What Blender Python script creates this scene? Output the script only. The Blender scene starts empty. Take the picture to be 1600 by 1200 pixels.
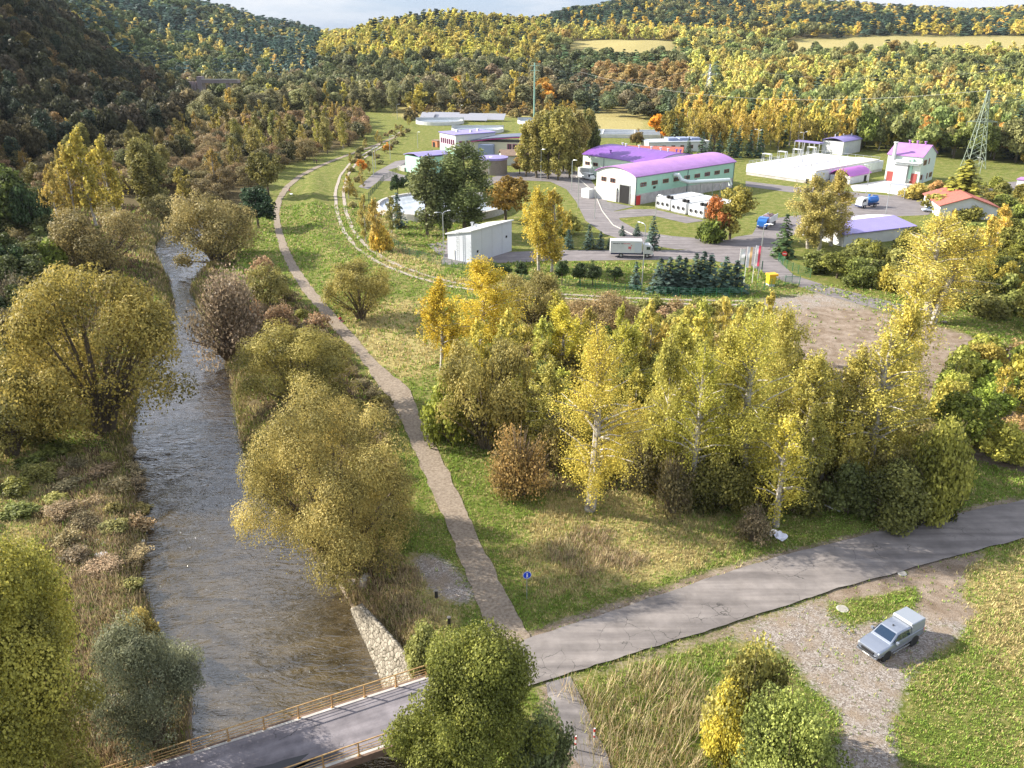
import bpy, math, random
import numpy as np
from mathutils import Vector, Matrix
from mathutils.bvhtree import BVHTree

C = bpy.context.scene.collection
SC = bpy.context.scene
R = math.radians
LOG = lambda *a: None
random.seed(7); rng = np.random.default_rng(7)

# ---------------------------------------------------------------- camera, light
CAM_H = 46.0; PITCH = 23.0; FPX = 1300.0
cam_d = bpy.data.cameras.new("camera"); cam = bpy.data.objects.new("camera", cam_d); C.objects.link(cam)
cam.location = (0, 0, CAM_H); cam.rotation_euler = (R(90 - PITCH), 0, 0)
cam_d.sensor_width = 36; cam_d.lens = FPX / 1600 * 36; cam_d.clip_start = 0.5; cam_d.clip_end = 9000
SC.camera = cam
SUN_E, SUN_AZ = 29.0, 16.0      # elevation; azimuth of the sun measured from -X towards +Y
sv = Vector((-math.cos(R(SUN_E)) * math.cos(R(SUN_AZ)), math.cos(R(SUN_E)) * math.sin(R(SUN_AZ)), math.sin(R(SUN_E))))
sun_d = bpy.data.lights.new("sun", 'SUN'); sun = bpy.data.objects.new("sun", sun_d); C.objects.link(sun)
sun_d.energy = 5.0; sun_d.use_shadow = True; sun_d.angle = R(0.5); sun_d.color = (1.0, 0.93, 0.80)
sun.rotation_euler = sv.to_track_quat('Z', 'Y').to_euler(); sun.location = (0, 0, 120)
W = bpy.data.worlds.new("World"); SC.world = W; W.use_nodes = True
nt = W.node_tree; nt.nodes.clear()
wo = nt.nodes.new('ShaderNodeOutputWorld'); bg = nt.nodes.new('ShaderNodeBackground')
sky = nt.nodes.new('ShaderNodeTexSky'); sky.sky_type = 'NISHITA'; sky.sun_disc = False
sky.sun_elevation = R(SUN_E); sky.sun_rotation = math.atan2(sv.x, sv.y)
sky.air_density = 1.0; sky.dust_density = 0.4; sky.ozone_density = 1.2
tc = nt.nodes.new('ShaderNodeTexCoord'); mp = nt.nodes.new('ShaderNodeMapping'); mp.inputs['Scale'].default_value = (1.3, 1.3, 7)
nz = nt.nodes.new('ShaderNodeTexNoise'); nz.inputs['Scale'].default_value = 2.6; nz.inputs['Detail'].default_value = 7; nz.inputs['Roughness'].default_value = .55
cr = nt.nodes.new('ShaderNodeValToRGB'); cr.color_ramp.elements[0].position = .46; cr.color_ramp.elements[1].position = .64
cr.color_ramp.elements[0].color = (0, 0, 0, 1); cr.color_ramp.elements[1].color = (.95, .95, .95, 1)
mxw = nt.nodes.new('ShaderNodeMix'); mxw.data_type = 'RGBA'; mxw.inputs['B'].default_value = (3.6, 3.7, 3.9, 1)
nt.links.new(tc.outputs['Generated'], mp.inputs[0]); nt.links.new(mp.outputs[0], nz.inputs['Vector'])
nt.links.new(nz.outputs['Fac'], cr.inputs[0]); nt.links.new(cr.outputs[0], mxw.inputs['Factor'])
sb = nt.nodes.new('ShaderNodeMix'); sb.data_type = 'RGBA'; sb.inputs['Factor'].default_value = .86; sb.inputs['B'].default_value = (1.35, 1.85, 2.75, 1)
# unseen cloud added higher up, brighter and denser, lifting shade fill and river sheen
sx = nt.nodes.new('ShaderNodeSeparateXYZ'); nt.links.new(tc.outputs['Generated'], sx.inputs[0])
me_ = nt.nodes.new('ShaderNodeMapRange'); me_.inputs['From Min'].default_value = .10; me_.inputs['From Max'].default_value = .24; nt.links.new(sx.outputs['Z'], me_.inputs['Value'])
cc = nt.nodes.new('ShaderNodeMix'); cc.data_type = 'RGBA'; cc.inputs['A'].default_value = (3.2, 3.3, 3.5, 1); cc.inputs['B'].default_value = (4.6, 4.8, 5.3, 1); nt.links.new(me_.outputs[0], cc.inputs['Factor']); nt.links.new(cc.outputs['Result'], mxw.inputs['B'])
nadd = nt.nodes.new('ShaderNodeMath'); nadd.operation = 'MULTIPLY_ADD'; nadd.inputs[1].default_value = .085; nt.links.new(me_.outputs[0], nadd.inputs[0]); nt.links.new(nz.outputs['Fac'], nadd.inputs[2]); nt.links.new(nadd.outputs[0], cr.inputs[0])
nt.links.new(sky.outputs[0], sb.inputs['A']); nt.links.new(sb.outputs['Result'], mxw.inputs['A']); nt.links.new(mxw.outputs['Result'], bg.inputs[0])
bg.inputs[1].default_value = 0.12
nt.links.new(bg.outputs[0], wo.inputs[0])
SC.view_settings.view_transform = 'Standard'; SC.view_settings.look = 'None'
SC.view_settings.exposure = 1.25; SC.view_settings.gamma = 1.0
SC.cycles.max_bounces = 5; SC.cycles.diffuse_bounces = 2; SC.cycles.glossy_bounces = 2
SC.cycles.transmission_bounces = 3; SC.cycles.transparent_max_bounces = 4; SC.cycles.volume_bounces = 0
SC.cycles.use_denoising = True; SC.cycles.denoiser = 'OPENIMAGEDENOISE'; SC.cycles.denoising_prefilter = 'NONE'

# ---------------------------------------------------------------- helpers
CP, SP = math.cos(R(PITCH)), math.sin(R(PITCH))
def ray(px, py):
    a = (px - 800) / FPX; b = (600 - py) / FPX
    return Vector((a, CP + b * SP, -SP + b * CP))
def unp(px, py, z=0.0):
    d = ray(px, py); k = (z - CAM_H) / d.z
    return (d.x * k, d.y * k)
def proj(x, y, z):
    dz = z - CAM_H; zc = y * CP - dz * SP; yc = y * SP + dz * CP
    return 800 + FPX * x / zc, 600 - FPX * yc / zc
def zat(py, Y):
    b = (600 - py) / FPX
    return CAM_H + Y * (-SP + b * CP) / (CP + b * SP)
def smooth(a, b, x):
    t = np.clip((x - a) / (b - a), 0, 1); return t * t * (3 - 2 * t)
def vnoise(x, y, s=1.0, seed=0):
    r = np.random.default_rng(seed); v = 0; a = 1.0
    for o in range(5):
        f = (2 ** o) / s
        for k in range(3):
            th = r.uniform(0, 6.28); ph = r.uniform(0, 6.28)
            v = v + a / 3 * np.sin((x * math.cos(th) + y * math.sin(th)) * f + ph + 1.7 * np.sin((x * math.sin(th) - y * math.cos(th)) * f * .6 + ph))
        a *= .55
    return v
def inpoly(X, Y, P):
    X = np.asarray(X, float); Y = np.asarray(Y, float); r = np.zeros(X.shape, bool); n = len(P)
    for i in range(n):
        x0, y0 = P[i]; x1, y1 = P[(i + 1) % n]
        if y0 == y1: continue
        c = ((y0 > Y) != (y1 > Y)) & (X < (x1 - x0) * (Y - y0) / (y1 - y0) + x0)
        r ^= c
    return r
def segdist(X, Y, P, closed=True):
    d = np.full(np.shape(X), 1e9); n = len(P)
    for i in range(n if closed else n - 1):
        ax, ay = P[i]; bx, by = P[(i + 1) % n]
        dx, dy = bx - ax, by - ay; L = dx * dx + dy * dy + 1e-9
        t = np.clip(((X - ax) * dx + (Y - ay) * dy) / L, 0, 1)
        d = np.minimum(d, np.hypot(X - ax - t * dx, Y - ay - t * dy))
    return d
def P0(pts, z=0.0): return [unp(a, b, z) for a, b in pts]

def tag(o, label=None, cat=None, group=None, kind=None):
    if label: o['label'] = label
    if cat: o['category'] = cat
    if group: o['group'] = group
    if kind: o['kind'] = kind
    return o
def empty(name, loc, rz=0.0, label=None, cat=None, group=None):
    o = bpy.data.objects.new(name, None); C.objects.link(o); o.location = loc; o.rotation_euler = (0, 0, rz)
    o.empty_display_size = .3
    return tag(o, label, cat, group)
def copy_tree(o, parent=None):
    c = o.copy(); C.objects.link(c)
    if parent is not None: c.parent = parent
    for ch in list(o.children): copy_tree(ch, c)
    return c
def npmesh(name, V, F, shade=None, tint=None, smoothf=False):
    """V (n,3), F (m,4) or (m,3) index array"""
    me = bpy.data.meshes.new(name); V = np.asarray(V, np.float32); F = np.asarray(F, np.int32); k = F.shape[1]
    me.vertices.add(len(V)); me.vertices.foreach_set('co', V.ravel())
    me.loops.add(F.size); me.loops.foreach_set('vertex_index', F.ravel())
    me.polygons.add(len(F)); me.polygons.foreach_set('loop_start', np.arange(len(F), dtype=np.int32) * k)
    me.update(calc_edges=True)
    if smoothf: me.polygons.foreach_set('use_smooth', np.ones(len(F), bool))
    if shade is not None:
        a = me.attributes.new('shade', 'FLOAT', 'FACE'); a.data.foreach_set('value', np.asarray(shade, np.float32))
    if tint is not None:
        a = me.attributes.new('tint', 'FLOAT_COLOR', 'FACE'); t = np.ones((len(F), 4), np.float32); t[:, :3] = tint
        a.data.foreach_set('color', t.ravel())
    return me
class MB:
    def __init__(s): s.v = []; s.f = []
    def add(s, vs, fs):
        b = len(s.v); s.v += [tuple(v) for v in vs]; s.f += [tuple(b + i for i in f) for f in fs]; return s
    def box(s, x0, x1, y0, y1, z0, z1):
        return s.add([(x0,y0,z0),(x1,y0,z0),(x1,y1,z0),(x0,y1,z0),(x0,y0,z1),(x1,y0,z1),(x1,y1,z1),(x0,y1,z1)],
                     [(0,3,2,1),(4,5,6,7),(0,1,5,4),(1,2,6,5),(2,3,7,6),(3,0,4,7)])
    def cbox(s, c, d): return s.box(c[0]-d[0]/2, c[0]+d[0]/2, c[1]-d[1]/2, c[1]+d[1]/2, c[2]-d[2]/2, c[2]+d[2]/2)
    def prism(s, poly, y0, y1, axis='y'):
        n = len(poly)
        if axis == 'y': vs = [(a, y0, b) for a, b in poly] + [(a, y1, b) for a, b in poly]
        elif axis == 'x': vs = [(y0, a, b) for a, b in poly] + [(y1, a, b) for a, b in poly]
        else: vs = [(a, b, y0) for a, b in poly] + [(a, b, y1) for a, b in poly]
        return s.add(vs, [tuple(range(n))[::-1], tuple(range(n, 2*n))] + [(i, (i+1) % n, n+(i+1) % n, n+i) for i in range(n)])
    def tube(s, pts, rad, n=6, cap=True):
        pts = [Vector(p) for p in pts]; rad = rad if hasattr(rad, '__len__') else [rad]*len(pts); rings = []
        for i, p in enumerate(pts):
            d = (pts[min(i+1, len(pts)-1)] - pts[max(i-1, 0)]).normalized()
            u = d.cross(Vector((0, 0, 1)) if abs(d.z) < .95 else Vector((1, 0, 0))).normalized(); w = d.cross(u)
            rings.append([p + (u*math.cos(k*2*math.pi/n) + w*math.sin(k*2*math.pi/n))*rad[i] for k in range(n)])
        vs = [v for r_ in rings for v in r_]; fs = []
        for i in range(len(pts)-1):
            for k in range(n): fs.append((i*n+k, i*n+(k+1) % n, (i+1)*n+(k+1) % n, (i+1)*n+k))
        if cap: fs.append(tuple(range(n))[::-1]); fs.append(tuple((len(pts)-1)*n+k for k in range(n)))
        return s.add(vs, fs)
    def cyl(s, x, y, z0, z1, r0, r1=None, n=16): return s.tube([(x, y, z0), (x, y, z1)], [r0, r0 if r1 is None else r1], n)
    def build(s, name, mat, parent=None, smoothf=False, bevel=0):
        me = bpy.data.meshes.new(name); me.from_pydata(s.v, [], s.f); me.update(); 
        if smoothf: me.polygons.foreach_set('use_smooth', [True]*len(me.polygons))
        o = bpy.data.objects.new(name, me); C.objects.link(o)
        if mat: me.materials.append(mat)
        if parent is not None: o.parent = parent
        if bevel:
            b = o.modifiers.new('bevel', 'BEVEL'); b.width = bevel; b.segments = 2; b.limit_method = 'ANGLE'; b.angle_limit = R(35)
        return o

# ---------------------------------------------------------------- materials
MATS = {}
def mat(name, col=(.5,.5,.5), rough=.7, metal=0.0, noise=0.0, nscale=3.0, bump=0.0, bscale=20.0, spec=.5, emis=None, col2=None, wave=None, coat=0):
    if name in MATS: return MATS[name]
    m = bpy.data.materials.new(name); m.use_nodes = True; n = m.node_tree.nodes; l = m.node_tree.links; b = n['Principled BSDF']
    b.inputs['Base Color'].default_value = (*col, 1); b.inputs['Roughness'].default_value = rough; b.inputs['Metallic'].default_value = metal
    b.inputs['Specular IOR Level'].default_value = spec; b.inputs['Coat Weight'].default_value = coat
    tcn = n.new('ShaderNodeTexCoord')
    if noise or col2:
        t = n.new('ShaderNodeTexNoise'); t.inputs['Scale'].default_value = nscale; t.inputs['Detail'].default_value = 8; t.inputs['Roughness'].default_value = .65
        l.new(tcn.outputs['Object'], t.inputs['Vector'])
        rp = n.new('ShaderNodeValToRGB'); l.new(t.outputs['Fac'], rp.inputs[0])
        c2 = col2 or tuple(max(0, c*(1-noise)) for c in col); c1 = col if col2 else tuple(min(1, c*(1+noise)) for c in col)
        rp.color_ramp.elements[0].position = .35; rp.color_ramp.elements[1].position = .65
        rp.color_ramp.elements[0].color = (*c2, 1); rp.color_ramp.elements[1].color = (*c1, 1)
        l.new(rp.outputs[0], b.inputs['Base Color'])
    if bump:
        t2 = n.new('ShaderNodeTexNoise'); t2.inputs['Scale'].default_value = bscale; t2.inputs['Detail'].default_value = 6; l.new(tcn.outputs['Object'], t2.inputs['Vector'])
        bp = n.new('ShaderNodeBump'); bp.inputs['Strength'].default_value = bump; bp.inputs['Distance'].default_value = .1
        l.new(t2.outputs['Fac'], bp.inputs['Height']); l.new(bp.outputs[0], b.inputs['Normal'])
    if wave:
        # (scale, strength, axis) ribbed sheet metal
        wv = n.new('ShaderNodeTexWave'); wv.bands_direction = wave[2]; wv.inputs['Scale'].default_value = wave[0]; l.new(tcn.outputs['Object'], wv.inputs['Vector'])
        bp = n.new('ShaderNodeBump'); bp.inputs['Strength'].default_value = wave[1]; bp.inputs['Distance'].default_value = .05
        l.new(wv.outputs['Fac'], bp.inputs['Height']); l.new(bp.outputs[0], b.inputs['Normal'])
    MATS[name] = m; return m
def foliage_mat(name, forest=False, trans=.35):
    m = bpy.data.materials.new(name); m.use_nodes = True; nt = m.node_tree; n = nt.nodes; l = nt.links; n.clear()
    out = n.new('ShaderNodeOutputMaterial'); add = n.new('ShaderNodeMixShader'); df = n.new('ShaderNodeBsdfPrincipled'); tr = n.new('ShaderNodeBsdfTranslucent')
    df.inputs['Roughness'].default_value = .6; df.inputs['Specular IOR Level'].default_value = .25
    if forest:
        a = n.new('ShaderNodeAttribute'); a.attribute_name = 'tint'; base = a.outputs['Color']
    else:
        a = n.new('ShaderNodeObjectInfo'); base = a.outputs['Color']
    s = n.new('ShaderNodeAttribute'); s.attribute_name = 'shade'
    hs = n.new('ShaderNodeHueSaturation'); l.new(base, hs.inputs['Color']); hs.inputs['Saturation'].default_value = 0.98
    mr = n.new('ShaderNodeMapRange'); mr.inputs['To Min'].default_value = .36; mr.inputs['To Max'].default_value = 2.5; l.new(s.outputs['Fac'], mr.inputs['Value'])
    l.new(mr.outputs[0], hs.inputs['Value'])
    # hue drifts towards green in the darker leaves, towards yellow in the light ones
    mh = n.new('ShaderNodeMapRange'); mh.inputs['To Min'].default_value = .517; mh.inputs['To Max'].default_value = .497; l.new(s.outputs['Fac'], mh.inputs['Value'])
    l.new(mh.outputs[0], hs.inputs['Hue'])
    l.new(hs.outputs[0], df.inputs['Base Color']); l.new(hs.outputs[0], tr.inputs['Color'])
    add.inputs[0].default_value = trans; l.new(df.outputs[0], add.inputs[1]); l.new(tr.outputs[0], add.inputs[2]); l.new(add.outputs[0], out.inputs[0])
    return m
M_LEAF = foliage_mat('leaves'); M_FOREST = foliage_mat('forest_leaves', True)
M_NEEDLE = foliage_mat('needles', False, .12); M_GRASS = foliage_mat('grass_blades', True, .25)
M_BIRCH = mat('birch_bark', (.62,.58,.52), .7, col2=(.16,.13,.11), nscale=2.2)
M_BARK = mat('bark', (.11,.085,.06), .9, noise=.4, nscale=6)
M_TWIG = mat('twig_bark', (.17,.125,.085), .9, noise=.3, nscale=6)
# ---------------------------------------------------------------- terrain
COLS = {  # photo column : [(distance, row where the bare ground shows)] ; nearer than the first entry the valley floor is level
 -350: [(200,None),(260,240),(340,60),(420,-120),(520,-250),(1000,-250),(3000,-200)],
 -150: [(230,None),(300,200),(370,80),(440,-40),(520,-120),(700,-150),(3000,-100)],
 0:   [(270,None),(330,232),(400,140),(470,55),(540,-10),(650,-40),(900,-50),(3000,-40)],
 110: [(310,None),(390,205),(470,135),(550,78),(640,45),(800,40),(1000,0),(1300,-15),(3000,-10)],
 200: [(350,None),(450,192),(540,150),(640,120),(800,112),(1000,62),(1250,22),(1500,-5),(3000,0)],
 280: [(420,None),(550,174),(700,158),(900,115),(1100,76),(1300,40),(1550,8),(3000,15)],
 350: [(500,None),(664,158),(850,128),(1050,95),(1300,60),(1550,30),(1850,22),(3000,40)],
 430: [(560,None),(700,148),(900,118),(1200,84),(1500,60),(1900,44),(3000,50)],
 520: [(560,None),(680,148),(800,122),(1000,92),(1400,72),(1900,62),(3000,62)],
 600: [(520,None),(620,158),(720,125),(850,92),(1000,62),(1200,50),(3000,60)],
 700: [(520,None),(620,152),(720,115),(850,82),(1000,50),(1200,38),(3000,60)],
 800: [(560,None),(650,152),(750,125),(880,92),(1020,62),(1250,46),(3000,60)],
 900: [(530,None),(620,162),(720,128),(820,100),(950,82),(1080,68),(1200,60),(1450,36),(1800,24),(3000,40)],
 1000:[(480,None),(580,168),(700,128),(820,100),(950,78),(1080,66),(1200,60),(1450,28),(1800,4),(3000,0)],
 1100:[(440,None),(560,165),(700,125),(850,96),(1000,80),(1200,66),(1450,32),(1800,2),(3000,0)],
 1200:[(390,None),(520,172),(650,140),(800,110),(950,88),(1100,74),(1230,64),(1500,32),(1800,10),(3000,10)],
 1300:[(350,None),(450,198),(600,155),(750,120),(900,94),(1050,76),(1220,62),(1500,32),(1800,16),(3000,20)],
 1400:[(320,None),(420,210),(550,168),(700,128),(850,98),(1000,78),(1220,60),(1500,36),(1800,24),(3000,25)],
 1500:[(300,None),(400,222),(550,172),(700,132),(850,100),(1000,80),(1220,60),(1500,38),(1800,28),(3000,30)],
 1620:[(290,None),(400,225),(550,176),(700,136),(850,104),(1000,82),(1250,56),(1500,38),(1800,24),(3000,25)],
 1950:[(260,None),(400,222),(550,170),(700,130),(1000,80),(1500,38),(3000,25)]}
ck = sorted(COLS); CT = np.array([(c - 800) / FPX / 1.077 for c in ck])
LY = np.linspace(math.log(60), math.log(3000), 240)
TAB = np.zeros((len(ck), len(LY)))
for i, c in enumerate(ck):
    pts = [(d, 0.0 if p is None else zat(p, d)) for d, p in COLS[c]]
    xs = np.array([math.log(p[0]) for p in pts]); zs = np.array([p[1] for p in pts])
    z = np.interp(LY, xs, zs, left=0)
    k = np.array([1,2,3,4,3,2,1.]); k /= k.sum(); z = np.convolve(np.pad(z, 3, 'edge'), k, 'valid'); TAB[i] = z
def hill(X, Y):
    Yc = np.maximum(Y, 61.0); t = np.clip(X / Yc, CT[0], CT[-1] - 1e-6)
    i = np.clip(np.searchsorted(CT, t) - 1, 0, len(CT) - 2); f = (t - CT[i]) / (CT[i+1] - CT[i]); f = f*f*(3-2*f)*.6 + f*.4
    g = (np.log(Yc) - LY[0]) / (LY[1] - LY[0]); j = np.clip(g.astype(int), 0, len(LY) - 2); q = np.clip(g - j, 0, 1)
    z = (TAB[i, j]*(1-q) + TAB[i, j+1]*q)*(1-f) + (TAB[i+1, j]*(1-q) + TAB[i+1, j+1]*q)*f
    return np.maximum(z, 0)
WZ = -3.0
WATER_PX = [(330,338),(262,352),(236,392),(262,440),(272,480),(240,545),(216,600),(205,680),(207,760),(226,850),(216,905),(238,960),(262,1020),(300,1085),(300,1150),(240,1260),(200,1400),
            (640,1400),(625,1200),(612,1120),(590,1050),(556,960),(520,898),(478,852),(430,800),(395,742),(375,690),(368,640),(362,590),(352,552),(325,510),(300,455),(312,430),(345,408),(352,380),(372,352)]
WATER = P0(WATER_PX, WZ)
far_c = [unp(330,345,WZ)]
# the river goes on up the valley behind the trees
UP = [(-88,232),(-98,262),(-120,300),(-150,345)]
WL = [(p[0]-5, p[1]) for p in UP]; WR = [(p[0]+6, p[1]) for p in UP]
WATER = WR[::-1][:0] + WATER
MOUND = P0([(470,275),(512,262),(520,300),(528,360),(575,405),(640,440),(600,500),(545,480),(500,430),(465,380),(455,330)])
BRIDGE_ABUT = [(-14.5, 43.0), (-9.0, 50)]
def height(X, Y):
    X = np.asarray(X, float); Y = np.asarray(Y, float)
    z = hill(X, Y) + np.where(Y > 200, 1, 0) * 0
    z = z + smooth(420, 700, Y) * 3.0 * vnoise(X, Y, 70, 3) * (z > 3)
    near = Y < 330
    d = segdist(X, Y, WATER); ins = inpoly(X, Y, WATER)
    left = X < np.interp(Y, [0, 45, 60, 110, 170, 230, 300], [-22, -24, -29, -42, -58, -75, -92])
    n = vnoise(X, Y, 3.0, 5)
    dn = np.maximum(0, d + .4*n*smooth(.3, 2.5, d))
    up_r = 2.7 * smooth(-1.2, 5.5, dn) - 2.7*float(smooth(-1.2, 5.5, 0.0)) + .3*smooth(3, 8, dn) + .12*np.minimum(dn, 1); up_l = 1.5 * smooth(-.6, 2.6, dn) - 1.5*float(smooth(-.6, 2.6, 0.0)) + 1.3 * smooth(3, 22, d) + .2*np.minimum(dn, 1)
    up_r = up_r / up_r.max() * 3.0 if up_r.size > 1 and up_r.max() > 2 else up_r
    bank = WZ + np.where(left, up_l, up_r)
    bed = WZ - np.minimum(1.6, d * .5)
    zz = np.where(ins, bed, np.minimum(z, bank))
    z = np.where((d < 30) | ins, np.where(ins, bed, np.where(z > .5, z, zz)), z)
    # levee between footpath and track
    md = segdist(X, Y, MOUND); mi = inpoly(X, Y, MOUND)
    z = z + np.where(mi, 1.7 * smooth(0, 10, md), 0)
    # roughness of open ground
    z = z + np.where(~ins, .07 * vnoise(X, Y, 1.3, 9), 0) * smooth(0, 2, d) * smooth(165, 130, Y)
    # gully under the bridge's right-hand end and below the road
    g = segdist(X, Y, P0([(650,1290),(700,1190),(720,1130)]), closed=False)
    z = z - 2.2 * smooth(5.0, 1.0, g)
    return z
# land patches traced in the photo:  name -> polygon on level ground
PX_ROAD_U = [(655,1058),(720,1036),(800,1008),(900,975),(1000,942),(1100,908),(1180,882),(1300,850),(1400,826),(1500,803),(1600,782),(1800,742),(2200,680)]
PX_ROAD_L = [(664,1132),(740,1100),(828,1073),(930,1042),(1030,1010),(1100,989),(1200,957),(1300,924),(1400,896),(1500,868),(1600,843),(1800,793),(2200,722)]
ROADU, ROADL = P0(PX_ROAD_U), P0(PX_ROAD_L)
ROADPOLY = ROADU + ROADL[::-1]
ZONES = {
 'gravel': [[(1120,1003),(1200,965),(1290,932),(1296,962),(1330,985),(1350,975),(1440,952),(1470,975),(1500,965),(1512,985),(1470,1015),(1420,1060),(1400,1110),(1405,1300),(1290,1300),(1318,1120),(1262,1062),(1228,1022),(1185,1003)],
            [(1170,470),(1290,456),(1380,487),(1300,478),(1215,486)],
            [(640,860),(690,870),(742,920),(745,945),(700,940),(655,905)]],
 'mud': [[(1205,488),(1290,470),(1380,487),(1500,520),(1600,545),(1700,560),(1700,760),(1480,712),(1420,660),(1290,640),(1225,560)],[(1290,925),(1430,880),(1540,858),(1512,900),(1500,930),(1535,960),(1500,985),(1450,975),(1430,950),(1440,915),(1300,945)],
         [(780,1005),(830,985),(905,958),(1010,925),(1100,895),(1180,872),(1180,886),(1000,945),(900,978),(800,1012)],
         [(828,1076),(1000,1024),(1100,992),(1290,930),(1290,940),(1100,1006),(900,1062),(830,1085)],
         [(1180,872),(1300,842),(1400,818),(1600,772),(1600,784),(1400,828),(1180,885)],
         [(845,1075),(885,1065),(905,1100),(935,1150),(960,1210),(985,1300),(900,1300),(880,1160),(850,1110)]],
 'dry': [[(-300,640),(90,690),(90,800),(60,850),(-300,900)],[(860,770),(1000,775),(1150,800),(1160,850),(1050,900),(930,925),(850,930),(800,870),(830,820)],
         [(590,850),(640,870),(690,900),(720,960),(690,1010),(640,1030),(600,980),(560,940),(530,900)],
         [(1510,880),(1640,850),(1700,1000),(1600,1060),(1540,1020),(1500,980)],
         [(100,690),(210,680),(230,900),(225,960),(120,900),(90,800)],
         [(600,470),(680,470),(690,560),(650,600),(560,560),(540,500)],
         [(885,165),(1010,165),(1015,205),(900,205)],[(620,150),(860,150),(860,182),(620,185)],
         [(560,330),(600,400),(690,425),(690,405),(625,385),(595,330)],[(590,400),(700,430),(860,445),(860,462),(690,440),(590,415)]],
 'scrub': [[(60,700),(150,680),(210,690),(235,860),(235,960),(330,1100),(250,1200),(100,1300),(-100,1300),(-100,900),(60,850)],
           [(400,450),(470,470),(520,505),(545,560),(600,620),(560,700),(600,850),(640,900),(560,900),(480,850),(360,690),(340,560),(330,480),(360,420)],
           [(700,560),(1210,560),(1400,700),(1500,700),(1430,790),(1250,800),(1000,770),(850,770),(760,700)],
           [(-200,190),(230,200),(560,160),(560,225),(430,262),(410,300),(350,420),(200,460),(150,620),(-200,700)]],
}
ZP = {k: [P0(p) for p in v] for k, v in ZONES.items()}
FIELDS = [P0([(0,0)])] and []
def tY(px0, px1, Y0, Y1): return [((px0-800)/FPX/1.077*Y0, Y0), ((px1-800)/FPX/1.077*Y0, Y0), ((px1-800)/FPX/1.077*Y1, Y1), ((px0-800)/FPX/1.077*Y1, Y1)]
FIELDS = [tY(888,1062,830,1130), tY(1235,1640,905,1235), tY(1150,1240,960,1160)]

NU = 430; us = np.linspace(-1.35, 1.35, NU)
rows = np.concatenate([np.arange(-60, 30, 6.0), np.arange(30, 130, .62), np.exp(np.arange(math.log(130), math.log(2900), .0125))])
GX, GY = np.meshgrid(us, rows); GX = GX * (np.abs(GY) + 40)
GZ = height(GX, GY)
nr = len(rows)
idx = np.arange(nr * NU).reshape(nr, NU)
F = np.stack([idx[:-1, :-1], idx[:-1, 1:], idx[1:, 1:], idx[1:, :-1]], -1).reshape(-1, 4)
V = np.stack([GX, GY, GZ], -1).reshape(-1, 3)
me = npmesh('ground', V, F, smoothf=True)
z_g = np.zeros(GX.shape); z_m = z_g.copy(); z_d = z_g.copy(); z_s = z_g.copy()
for nm, arr in (('gravel', z_g), ('mud', z_m), ('dry', z_d), ('scrub', z_s)):
    for p in ZP[nm]: arr[inpoly(GX, GY, p)] = 1
for p in FIELDS: z_d[inpoly(GX, GY, p)] = 1.6
dw = segdist(GX, GY, WATER); insw = inpoly(GX, GY, WATER)
rb = (~insw) & (dw < 5) & (GY < 240)
z_s[rb] = np.maximum(z_s[rb], .8)
z_m[(dw < .4) | insw] = 1
z_s[GZ > 4] = 1.0
z_s[(z_d > 1.2)] = 0; z_d = np.minimum(z_d, 1)
def blur(a, n=2):
    for _ in range(n):
        b = a.copy(); b[1:-1, 1:-1] = (a[1:-1,1:-1]*2 + a[:-2,1:-1] + a[2:,1:-1] + a[1:-1,:-2] + a[1:-1,2:]) / 6; a = b
    return a
att = me.attributes.new('zone', 'FLOAT_COLOR', 'POINT')
zc = np.stack([blur(z_g, 3), blur(z_m, 2), blur(z_d, 8), blur(z_s, 6)], -1).astype(np.float32)
att.data.foreach_set('color', zc.ravel())
ground = bpy.data.objects.new('ground', me); C.objects.link(ground); ground['kind'] = 'structure'
BV = BVHTree.FromPolygons([tuple(v) for v in V], [tuple(f) for f in F.tolist()])
def gz(x, y):
    h = BV.ray_cast(Vector((x, y, 2000)), Vector((0, 0, -1)))
    return h[0].z if h[0] else 0.0
def gpt(px, py):
    h = BV.ray_cast(Vector((0, 0, CAM_H)), ray(px, py).normalized())
    return h[0] if h[0] else Vector((*unp(px, py), 0))

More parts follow.
